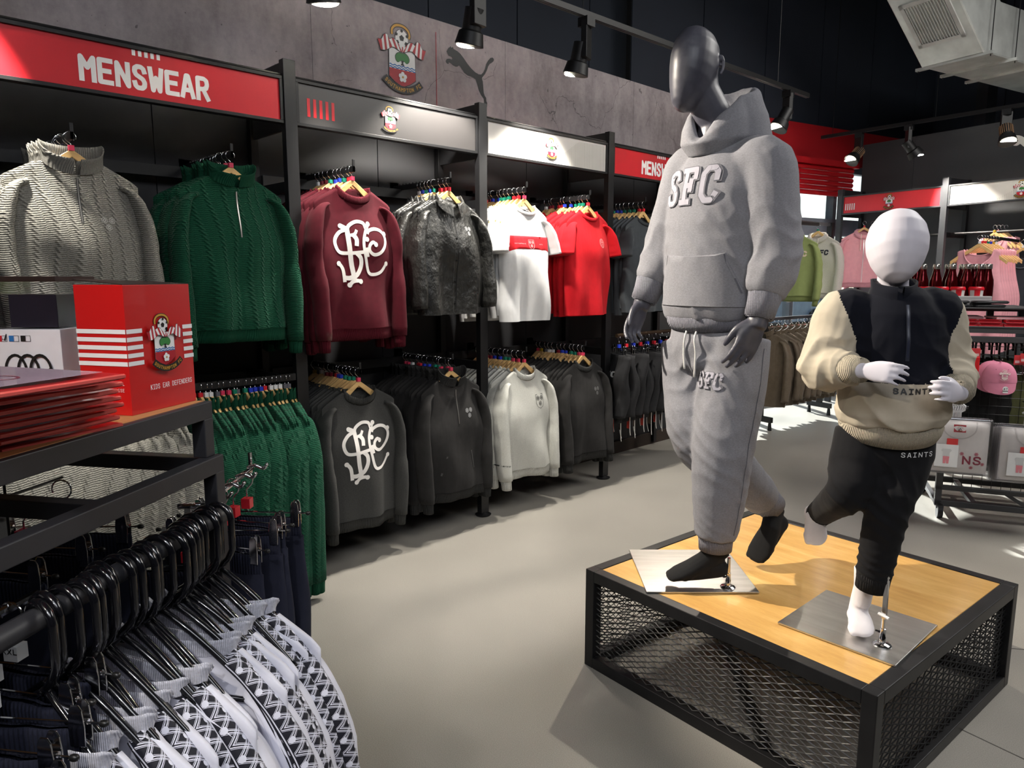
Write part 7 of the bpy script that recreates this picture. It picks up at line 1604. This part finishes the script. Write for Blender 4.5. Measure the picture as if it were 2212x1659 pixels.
# pink and blue hoodies on the far wall bay
for (x, y, F_, d, cl, tr, lb, hc) in ((1868, 478, 8.15, 0.15, PNK, PNKR, 'pale pink zip hoodie on the far wall, left of the child mannequin head', 'red'), (1886, 478, 8.25, 0.2, PNK, PNKR, 'second pale pink hoodie just behind the first on the far wall', 'white'), (2008, 485, 7.95, -0.2, BLF, BLFR, 'pale blue hoodie on the far wall right of the child mannequin head', 'green'), (2024, 486, 8.05, -0.4, BLF, BLFR, 'pale blue hoodie partly behind the upright of the far wall', 'green'), (2042, 487, 8.15, -0.45, BLF, BLFR, 'pale blue hoodie right of the far wall upright', 'white')):
    o = hoodie_garment('hoodie', lb, cl, tr, 100 + x % 7, zipped=cl is PNK); put(o, x, y, F_, d); hang(hc, o, 'wooden hanger of the ' + {1868: 'nearer pale pink hoodie', 1886: 'farther pale pink hoodie', 2008: 'leftmost pale blue hoodie', 2024: 'middle pale blue hoodie', 2042: 'rightmost pale blue hoodie'}[x] + (' beside the upright' if x == 2024 else ''))
# pink sleeveless dresses and a black vest on arms in front of the far wall
PKJ = fabric('dusty_pink_jersey', srgb(226, 160, 170), var=0.05, wr=0.5); BKJ = fabric('charcoal_vest_jersey', srgb(50, 54, 60), wr=0.3)
def dress(label, cl, seed, L_=0.85):
    g = garment_parts('tee', seed, 0.7, W=0.155, Wb=0.21, L=L_, neck=0.105, dipf=0.13, dipb=0.05, slope=0.3, hem=0.0, sleeves=False, fold=0.03)
    r = thing('sleeveless_dress', label, 'dress'); m = g['body']; m.v = [p + Vector((0, 0, HZ - 0.005)) for p in m.v]; m.build('body', cl, r, smooth=True)
    c = collar(g, 'crew', 0.012); c.v = [p + Vector((0, 0, HZ - 0.005)) for p in c.v]; c.build('neck_binding', cl, r, smooth=True)
    MB().box((-0.02, -0.022, HZ - 0.085), (0.02, -0.020, HZ - 0.035)).build('neck_label', PBLACK, r)
    return r
d1 = dress('dusty pink sleeveless dress facing out above the bottles', PKJ, 110); pd = put(d1, 2118, 508, 6.0, -0.25)
hang('white', d1, 'wooden hanger of the front dusty pink dress')
for i in range(6):
    o = copy_tree(d1); p = put(o, 2118 + (i + 1) * 6, 508 + i * 0.5, 6.05 + i * 0.06, -0.28); o['label'] = 'dusty pink sleeveless dress, %s behind the front one' % ORD[i].replace('front', 'first'); o['group'] = 'pink dresses on the front arm'
    hang(['red', 'red', 'green', 'blue', 'yellow', 'white'][i], o, 'wooden hanger of the %s pink dress behind the front one' % ORD[i].replace('front', 'first'))
for i in range(4):
    o = copy_tree(d1); put(o, 2150 + i * 8, 486, 6.9 + i * 0.07, -0.7); o['label'] = 'dusty pink dress on the upper arm at the right, %s from the front' % (ORD[i] if i else 'nearest'); o['group'] = 'pink dresses on the upper arm'
    hang(['yellow', 'red', 'grey', 'red'][i], o, 'wooden hanger of the %s pink dress on the upper arm' % (ORD[i] if i else 'nearest'))
d2_ = dress('charcoal vest top at the right edge of the picture', BKJ, 111, 0.75); put(d2_, 2212, 518, 6.3, -0.2); hang('white', d2_, 'wooden hanger of the charcoal vest at the right edge')
aw = thing('face_out_arm', 'black arm holding the front pink dresses', 'display arm', pd); e_ = atf(2160, 505, 6.55)
MB().bar((pd.x, pd.y, pd.z - 0.006), (e_.x + 0.05, e_.y + 0.5, pd.z - 0.006), 0.012, 0.025).build('bar', BLACK, aw, world=True)

# ================================================================== second cart with bottles, bags, cap and packed shirts
KR = math.radians(24.5); KX, KY = Vector((cos(KR), sin(KR), 0)), Vector((-sin(KR), cos(KR), 0)); KO = Vector((-1.2, 4.79, 0))
def K3(u, v, z=0.0): return KO + KX * u + KY * v + Vector((0, 0, z))
def atK(x, y, v=0.0): p = at(x, y, KY, KO.dot(KY) + v) - KO; return Vector((p.dot(KX), v, p.z))
cart2 = thing('display_cart', 'black steel stepped display cart with wire grid behind the child mannequin', 'display cart', KO, KR)
GC = mat('cart_grey_steel', srgb(66, 66, 68), 0.5, var=0.08)
W2 = 1.25
def cb(lo, hi, nm='frame_bar'): return MB().box(lo, hi).build(nm, GC, cart2, bevel=0.002)
cb((-0.03, 0, 1.128), (W2, 0.035, 1.165), 'shelf_rail'); cb((-0.03, 0, 1.075), (W2, 0.03, 1.108), 'shelf_rail'); cb((-0.03, 0.0, 1.15), (W2, 0.62, 1.163), 'shelf_board')
cb((0.0, 0.22, 1.245), (0.42, 0.60, 1.272), 'upper_shelf'); cb((0.20, 0.24, 1.163), (0.235, 0.27, 1.245), 'shelf_leg'); cb((0.36, 0.24, 1.163), (0.39, 0.27, 1.245), 'shelf_leg'); cb((0.0, 0.56, 1.163), (0.03, 0.59, 1.245), 'shelf_leg')
for u in (-0.03, W2 - 0.035):
    for v in (0, 0.59): cb((u, v, 0.08), (u + 0.035, v + 0.035, 1.13), 'post')
for v in (0, 0.59): cb((-0.03, v, 0.075), (W2, v + 0.035, 0.11), 'base_rail'); cb((-0.03, v, 0.175), (W2, v + 0.03, 0.20), 'base_rail')
for u in (-0.03, 0.17, W2 - 0.035): cb((u, 0.035, 0.08), (u + 0.03, 0.59, 0.105), 'base_rail')
MB().bar((0.32, 0.015, 0.19), (0.48, 0.015, 0.09), 0.02, 0.02).build('brace', GC, cart2)
m = MB()
for i in range(int(W2 / 0.05)): m.tube([(0.01 + i * 0.05, 0.03, 0.2), (0.01 + i * 0.05, 0.03, 1.07)], 0.0018, 4)
for i in range(18): m.tube([(0, 0.03, 0.2 + i * 0.05), (W2, 0.03, 0.2 + i * 0.05)], 0.0018, 4)
g_ = m.build('wire_grid', BLACK, cart2); g_['kind'] = 'stuff'
for u in (0.0, W2 - 0.03):
    for v in (0.015, 0.60):
        c = MB(); c.tube([(u - 0.014, v - 0.01, 0.044), (u + 0.014, v - 0.01, 0.044)], 0.044, 20); co_ = c.build('castor', PBLACK, cart2, smooth=40); MB().box((u - 0.02, v - 0.02, 0.06), (u + 0.02, v + 0.02, 0.085)).build('castor_fork', GC, co_)
def onK(name, label, cat, u, v, z, rz=0.0, group=None): return thing(name, label, cat, K3(u, v, z), KR + rz, group)
# drinking bottles
BOT = mat('dark_red_steel', srgb(84, 8, 16), 0.16, 0.75, var=0.05); CAPM = mat('bottle_cap_steel', srgb(190, 186, 180), 0.2, 0.9)
bu = [(1980, 0.34), (1993, 0.30), (2022, 0.30), (2048, 0.34), (2056, 0.30), (2078, 0.34), (2088, 0.30), (2104, 0.34), (2117, 0.30), (2133, 0.30)]
def bottle():
    r = thing('drinking_bottle', '', 'bottle', group='dark red bottles on the second cart')
    MB().lathe([(0.030, 0), (0.034, 0.004), (0.035, 0.02), (0.035, 0.12), (0.033, 0.145), (0.024, 0.178), (0.0195, 0.20), (0.019, 0.212)], n=24).build('bottle_body', BOT, r, smooth=50)
    MB().lathe([(0.021, 0.212), (0.0215, 0.215), (0.0215, 0.238), (0.0195, 0.242)], n=24).build('cap', CAPM, r, smooth=50); return r
b0 = None
for i, (x, v) in enumerate(bu):
    p = atK(x, 600, v); b = bottle() if b0 is None else copy_tree(b0); b0 = b0 or b
    b.location = K3(p.x, v, 1.285); b.rotation_euler = (0, 0, KR); b['label'] = 'dark red metal bottle with silver cap on the second cart, %s from the left' % (ORD[i] if i else 'first')
# travel cups
CUPR = mat('cup_red', srgb(196, 26, 40), 0.3); c0 = None
for i, x in enumerate((2002, 2034, 2070, 2110)):
    p = atK(x, 612, 0.235); r = thing('travel_cup', '', 'cup', group='travel cups in front of the bottles') if c0 is None else copy_tree(c0)
    if c0 is None:
        MB().lathe([(0.030, 0), (0.0375, 0.075), (0.039, 0.10)], n=24).build('cup_body', flat('cup_grey', srgb(190, 186, 184)), r, smooth=50)
        MB().lathe([(0.0335, 0.03), (0.0405, 0.095)], n=24).build('sleeve', CUPR, r, smooth=50) if False else None
        for k in range(4): a0 = k * PI / 2 - 0.4; q = MB(); q.add([Vector((cos(a0 + t_ * 0.8 / 4) * rr_, sin(a0 + t_ * 0.8 / 4) * rr_, z_)) for z_, rr_ in ((0.005, 0.0315), (0.098, 0.0400)) for t_ in range(5)], [(j, j + 1, j + 6, j + 5) for j in range(4)]); q.build('stripe', CUPR, r)
        MB().lathe([(0.041, 0.098), (0.043, 0.102), (0.041, 0.112), (0.037, 0.118), (0.036, 0.112)], n=24).build('lid', CUPR, r, smooth=50); c0 = r
    r.location = K3(p.x, 0.235, 1.272); r.rotation_euler = (0, 0, KR); r['label'] = 'travel cup with red lid and stripes, %s from the left in front of the bottles' % (ORD[i] if i else 'first')
for i, x in enumerate((2047, 2085, 2122)):
    p = atK(x, 635, 0.19); r = onK('small_carton', 'pale grey carton in front of the cups, %s of three' % ['left', 'middle', 'right'][i], 'box', p.x, 0.20, 1.273, 0, 'pale cartons on the second cart')
    MB().box((-0.047, -0.03, 0), (0.047, 0.02, 0.062)).build('carton_body', flat('carton_grey', srgb(196, 192, 192)), r, bevel=0.001); MB().box((-0.047, -0.0305, 0.050), (0.047, -0.0300, 0.0515)).build('flap_line', mat('flap_line', srgb(150, 146, 146)), r)
GB = mat('black_gift_pouch', srgb(44, 44, 46), 0.35)
for i, (x, z, w_) in enumerate(((2062, 1.273, 0.16), (2060, 1.294, 0.17), (2138, 1.273, 0.17), (2140, 1.294, 0.19))):
    p = atK(x, 650, 0.12); r = onK('black_pouch', 'flat black pouch on the upper shelf edge, %s' % ['lower of the left pair', 'upper of the left pair', 'lower of the right pair', 'upper of the right pair'][i], 'pouch', p.x, 0.14, z - 0.001, 0.03 * i, 'black pouches on the second cart')
    m = MB(); m.tube([(-w_ / 2, 0, 0.009), (-w_ / 2 + 0.012, 0, 0.009), (w_ / 2 - 0.012, 0, 0.009), (w_ / 2, 0, 0.009)], [(0.004, 0.02), (0.009, 0.04), (0.009, 0.04), (0.004, 0.02)], 14, up=(0, 0, 1), sq=0.5); m.build('pouch_body', GB, r, smooth=50)
    MB().bar((-w_ / 2 + 0.02, -0.040, 0.010), (w_ / 2 - 0.02, -0.040, 0.010), 0.002, 0.004).build('seam', mat('pouch_seam', srgb(80, 80, 82)), r)
cb((0.0, 0.08, 1.262), (0.42, 0.24, 1.272), 'upper_shelf')
# red paper bags lying flat
RB = mat('red_paper', srgb(204, 44, 56), 0.4, var=0.04)
for i, (x, z) in enumerate(((2090, 1.165), (2088, 1.186), (2142, 1.165), (2138, 1.186), (2200, 1.165), (2203, 1.186))):
    p = atK(x, 690, 0.04); r = onK('red_paper_bag', 'folded red paper bag, %s' % ['lower of the left stack', 'upper of the left stack', 'lower of the middle stack', 'upper of the middle stack', 'lower of the right stack', 'upper of the right stack'][i], 'bag', p.x, 0.05, z, 0, 'red paper bags on the second cart')
    a = 0.063
    MB().add([(-a, 0, 0), (a, 0, 0), (a, 0, 0.018), (-a, 0, 0.018), (-a, 0.17, 0), (a, 0.17, 0), (a, 0.17, 0.014), (-a, 0.17, 0.014), (-a * 0.75, 0.012, 0.009), (a * 0.75, 0.012, 0.009)], [(0, 1, 9, 8), (2, 3, 8, 9), (1, 2, 9), (3, 0, 8), (4, 7, 6, 5), (0, 4, 5, 1), (3, 2, 6, 7), (1, 5, 6, 2), (0, 3, 7, 4)]).build('bag_body', RB, r)
    for q in ([(-a, -0.0005, 0.018), (-a * 0.75, 0.011, 0.009)], [(a, -0.0005, 0.018), (a * 0.75, 0.011, 0.009)]): MB().tube(q, 0.0009, 4).build('fold_line', flat('fold_white', srgb(240, 200, 200)), r)
for i, (x, v) in enumerate(((2175, 0.2), (2080, 0.28))):
    p = atK(x, 680, v); r = onK('boxed_gift', ['pink printed flat box lying on the red bags', 'pale pink slim box standing under the upper shelf'][i], 'box', p.x, v, 1.205 if i == 0 else 1.165, 0.15 - 0.15 * i); MB().box((-0.09, -0.1, 0), (0.09, 0.08, 0.012 if i == 0 else 0.05)).build('box_body', flat('printed_pink', srgb(214, 170, 174)), r, bevel=0.001)
    MB().box((-0.0905, -0.1005, 0.0), (0.0905, 0.0805, 0.003)).build('box_base', WHITE, r)
# pink caps
CAPP = fabric('pink_twill', srgb(212, 132, 156), var=0.04)
def cap(label, u, v, z, rz):
    r = onK('baseball_cap', label, 'cap', u, v, z, rz, 'pink caps on the wire grid')
    m = MB(); R = 0.088; V = []; n_ = 40; k_ = 12
    for j in range(k_):
        t_ = j / (k_ - 1) * PI / 2
        for i in range(n_):
            a = 2 * PI * i / n_; rr_ = R * sin(t_) ** 0.85 * (1 + 0.008 * cos(6 * a)); V.append((rr_ * cos(a), -rr_ * sin(a) * 0.55 if False else rr_ * sin(a) * 0.62, 0.115 * cos(t_) ** 0.9 - 0.03))
    m.add(V, [(j * n_ + i, j * n_ + (i + 1) % n_, (j + 1) * n_ + (i + 1) % n_, (j + 1) * n_ + i) for j in range(k_ - 1) for i in range(n_)]); cr = m.build('crown', CAPP, r, smooth=True)
    m = MB(); V = []; A = [i / 20 for i in range(21)]
    for j in range(6):
        t_ = j / 5
        for a_ in A:
            an = PI + PI * a_; x = 0.086 * cos(an) * (1 - 0.02 * t_); y = 0.054 * sin(an) - 0.012 * t_ * sin(PI * a_); z = -0.030 - t_ * (0.066 * sin(PI * a_) ** 0.55) ; V.append((x, y, z))
    n0 = len(V); V += [(x, y + 0.004, z) for x, y, z in V]
    F_ = [(j * 21 + i, j * 21 + i + 1, (j + 1) * 21 + i + 1, (j + 1) * 21 + i) for j in range(5) for i in range(20)]; m.add(V, F_ + [tuple(q + n0 for q in reversed(f_)) for f_ in F_] + [(5 * 21 + i, 5 * 21 + i + 1, n0 + 5 * 21 + i + 1, n0 + 5 * 21 + i) for i in range(20)]); m.build('visor', CAPP, r, smooth=50)
    MB().lathe([(0.007, 0), (0.006, 0.003), (0.001, 0.005)], (0, 0, 0.084), n=10).build('top_button', CAPP, r, smooth=True)
    bv = bvh_of(cr.data); P = Print(); P.join(CREST, 0.17); PC = [(v_, f_, flat('embroidery_cream', srgb(226, 206, 200)) if mm in (WHITE, GOLD, RED2) else CAPP, l_) for v_, f_, mm, l_ in P.parts]; P.parts = PC
    P.wrap('embroidered_crest', bv, (0.012, 0, 0.012), (1, 0, 0), (0, 0, 1), r, step=0.0001)
    Q = Print(); Q.disc((0, 0.004), 0.0135, WHITE, 20); Q.poly([(-0.013, -0.004), (0.013, -0.004), (0.013, -0.02), (-0.013, -0.02)], WHITE); Q.stroke([(-0.013, -0.009), (0.013, -0.009)], 0.004, PBLACK); Q.join(letters('47', 0.012, PBLACK, 0.2, 0.1), 1, 0, -0.003); Q.lay('visor_sticker', (0.016, -0.0695, -0.064), (1, 0, 0), (0, 0.06, 1), r)
    for s in (-1, 1):
        h_ = bv.ray_cast(Vector((s * 0.03 , -0.3, 0.045)), Vector((0, 1, 0)))
        if h_[0]: MB().tube([h_[0] + Vector((0, 0.001, 0)), h_[0] - Vector((0, 0.001, 0))], 0.0022, 8).build('eyelet', mat('eyelet_mauve', srgb(150, 70, 100)), r)
    return r
pc = atK(2158, 818, -0.07); cap('pink baseball cap with pale crest and round sticker, front of two', pc.x, -0.07, pc.z + 0.012, 0.05); cap('pink baseball cap tucked behind the front one', pc.x - 0.022, -0.005, pc.z + 0.010, 0.05)
MB().tube([(pc.x, 0.03, pc.z + 0.10), (pc.x, -0.09, pc.z + 0.105), (pc.x, -0.10, pc.z + 0.115)], 0.003, 6).build('grid_hook', BLACK, cart2)
# red packets left and right of the cap
RP = mat('red_plastic_pack', srgb(214, 40, 44), 0.25, coat=0.6)
for i, (x, y, w_, h_, lb) in enumerate(((2098, 782, 0.085, 0.14, 'red clear-wrapped packet with header card hanging left of the pink cap'), (2200, 790, 0.05, 0.10, 'red header card packet hanging right of the pink cap'), (2212, 786, 0.05, 0.10, 'red header card packet at the right edge beside the other'))):
    p = atK(x, y, -0.03); r = onK('hanging_packet', lb, 'packet', p.x, -0.02 - 0.012 * i, p.z)
    MB().box((-w_ / 2, -0.012, -h_ / 2), (w_ / 2, 0.010, h_ / 2 - 0.04)).build('pack_body', RP if i == 0 else CLR, r, bevel=0.004)
    MB().box((-w_ / 2, -0.004, h_ / 2 - 0.045), (w_ / 2, 0.0, h_ / 2 + 0.01)).build('header_card', flat('header_red', srgb(214, 60, 64)), r); MB().box((-w_ * 0.4, -0.0052, h_ / 2 - 0.035), (w_ * 0.42, -0.0045, h_ / 2 - 0.02)).build('header_stripe', flat('header_pale', srgb(236, 200, 200)), r)
# packed pyjama sets in clear bags with white hangers
PJ = fabric('white_pyjama_jersey', srgb(232, 226, 220), var=0.03, wr=0.4)
PJR = flat('raspberry_print', srgb(150, 30, 60)); PJP = flat('pink_print', srgb(230, 140, 150))
def packed(label, u, v, z, rz, front, grp):
    r = onK('packed_pyjamas', label, 'clothing pack', u, v, z, rz, grp); w_, h_ = 0.15, 0.30
    V = []; n_, k_ = 16, 18
    for j in range(k_):
        for i in range(n_):
            a, b = -1 + 2 * i / (n_ - 1), j / (k_ - 1); e = (1 - abs(a) ** 6) * (1 - abs(2 * b - 1) ** 8); V.append((a * w_, -0.022 * e - 0.004 * sin(9 * b + 3 * a) * e, -h_ * b))
    n0 = len(V); V += [(x, 0.012, z_) for x, y_, z_ in V]; F_ = [(j * n_ + i, j * n_ + i + 1, (j + 1) * n_ + i + 1, (j + 1) * n_ + i) for j in range(k_ - 1) for i in range(n_ - 1)]
    ed = [(i, i + 1) for i in range(n_ - 1)] + [(j * n_ + n_ - 1, (j + 1) * n_ + n_ - 1) for j in range(k_ - 1)] + [((k_ - 1) * n_ + i + 1, (k_ - 1) * n_ + i) for i in range(n_ - 1)] + [((j + 1) * n_, j * n_) for j in range(k_ - 1)]
    b = MB().add(V, F_ + [tuple(q + n0 for q in reversed(f_)) for f_ in F_] + [(a, b_, b_ + n0, a + n0) for a, b_ in ed]).build('folded_shirt', PJ, r, smooth=50)
    if front:
        bv = bvh_of(b.data)
        P = Print(); P.stroke(sp2([(-0.085, 0.0), (-0.075, -0.06), (-0.03, -0.095), (0.03, -0.095), (0.075, -0.06), (0.085, 0.0)], 4), 0.007, flat('neck_seam', srgb(205, 198, 192))); P.wrap('neckline', bv, (0, 0, 0), (1, 0, 0), (0, 0, 1), r)
        P = Print(); P.poly([(-0.03, -0.02), (0.03, -0.02), (0.03, -0.062), (-0.03, -0.062)], RED2).join(CREST, 0.08, 0, -0.04); P.wrap('neck_patch', bv, (0, 0, 0), (1, 0, 0), (0, 0, 1), r, lift=0.002)
        P = letters('NS', 0.05, PJR, 0.26, 0.2).scale(1, 0.07, -0.245)
        for cx_, cy_ in ((0.02, -0.185), (0.09, -0.182), (0.125, -0.24), (0.07, -0.262)):
            for k in range(6): a = PI * k / 6; P.stroke([(cx_ - 0.011 * cos(a), cy_ - 0.011 * sin(a)), (cx_ + 0.011 * cos(a), cy_ + 0.011 * sin(a))], 0.0025, PJP if k % 2 else PJR, dz=1)
        P.wrap('shirt_print', bv, (0, 0, 0), (1, 0, 0), (0, 0, 1), r)
    MB().box((-w_ - 0.008, -0.030, -h_ - 0.006), (w_ + 0.008, 0.016, 0.02)).build('clear_bag', CLR, r, bevel=0.006)
    ic = MB().box((-0.115, -0.034, -0.265), (0.0, -0.032, -0.135)).build('size_card', WHITE, r)
    Q = Print(); Q.poly([(-0.02, 0.04), (0.02, 0.04), (0.026, 0.03), (0.016, 0.02), (0.016, 0.0), (-0.016, 0.0), (-0.016, 0.02), (-0.026, 0.03)], flat('icon_grey', srgb(212, 212, 212))); Q.poly([(-0.016, -0.003), (0.016, -0.003), (0.014, -0.045), (0.002, -0.045), (0.0, -0.02), (-0.002, -0.045), (-0.014, -0.045)], PJP); Q.lay('card_icon', (-0.058, -0.0345, -0.20), (1, 0, 0), (0, 0, 1), ic)
    MB().box((-0.06, -0.031, -0.145), (-0.005, -0.0305, -0.10)).build('red_ticket', flat('ticket_red', srgb(214, 60, 60)), r)
    MB().tube(hook_pts(0.05) if False else [(0.0, 0.0, 0.02), (0.0, 0, 0.05), (0.018, 0, 0.062), (0.02, 0, 0.085), (0.0, 0, 0.1), (-0.016, 0, 0.088)], 0.006, 8).build('hanger_hook', flat('milky_plastic', srgb(220, 220, 222)), r, smooth=True)
    return r
for i in range(6):
    p = atK(2068 - 5 * i, 912, -0.16 + 0.028 * i); packed('bagged white pyjama set on the left hook, %s' % ('front one with raspberry lettering' if i == 0 else ORD[i] + ' behind'), p.x, p.y - 0.06, p.z + 0.02, 0.0, i == 0, 'bagged pyjamas on the left hook')
for i in range(5):
    p = atK(2212 - 5 * i, 925, -0.16 + 0.028 * i); packed('bagged white pyjama set on the right hook, %s' % ('front one' if i == 0 else ORD[i] + ' behind'), p.x + 0.03, p.y - 0.06, p.z + 0.01, 0.0, i == 0, 'bagged pyjamas on the right hook')
for x in (2068, 2212): p = atK(x, 880, 0); MB().tube([(p.x, 0.03, p.z + 0.03), (p.x, -0.25, p.z + 0.035), (p.x, -0.26, p.z + 0.05)], 0.004, 6).build('grid_hook', BLACK, cart2)
# olive and dark garments hung behind the grid
OLV = fabric('olive_fleece', srgb(92, 94, 62), wr=0.3); 
ol = [make_garment('olive_jacket', 'x', 'jacket', kind='sweater', cloth=OLV if i == 0 else BLKS, trim=OLV if i == 0 else BLKR, seed=120 + i, W=0.2, Wb=0.21, L=0.6, flatk=0.6) for i in range(2)]
MB().tube([(0.02, 0.30, 1.06), (W2 - 0.04, 0.30, 1.06)], 0.012, 8).build('inner_bar', BLACK, cart2)
for i in range(14):
    k = 0 if i > 5 else 1; o = ol[k] if i in (0, 6) else copy_tree(ol[k]); o.location = K3(0.06 + i * 0.042, 0.30, 1.055); o.rotation_euler = (0, 0, KR + PI / 2 + 0.25 + rnd.uniform(-0.1, 0.1))
    o['label'] = '%s top hung inside the second cart, %s from its left end' % ('olive' if k == 0 else 'black', ORD[i] if i else 'first'); o['group'] = 'tops hung inside the second cart'
    h = copy_tree(ph_); h.location = o.location; h.rotation_euler = o.rotation_euler; h['label'] = 'black plastic hanger inside the second cart, %s from its left end' % (ORD[i] if i else 'first'); h['group'] = 'hangers inside the second cart'

# ================================================================== tidy: labels stay short, structure pieces marked
for o in scene.objects:
    if o.parent is None and o.type in ('MESH', 'EMPTY') and 'kind' not in o.keys() and 'category' not in o.keys(): o['category'] = o.name.split('.')[0].replace('_', ' ')
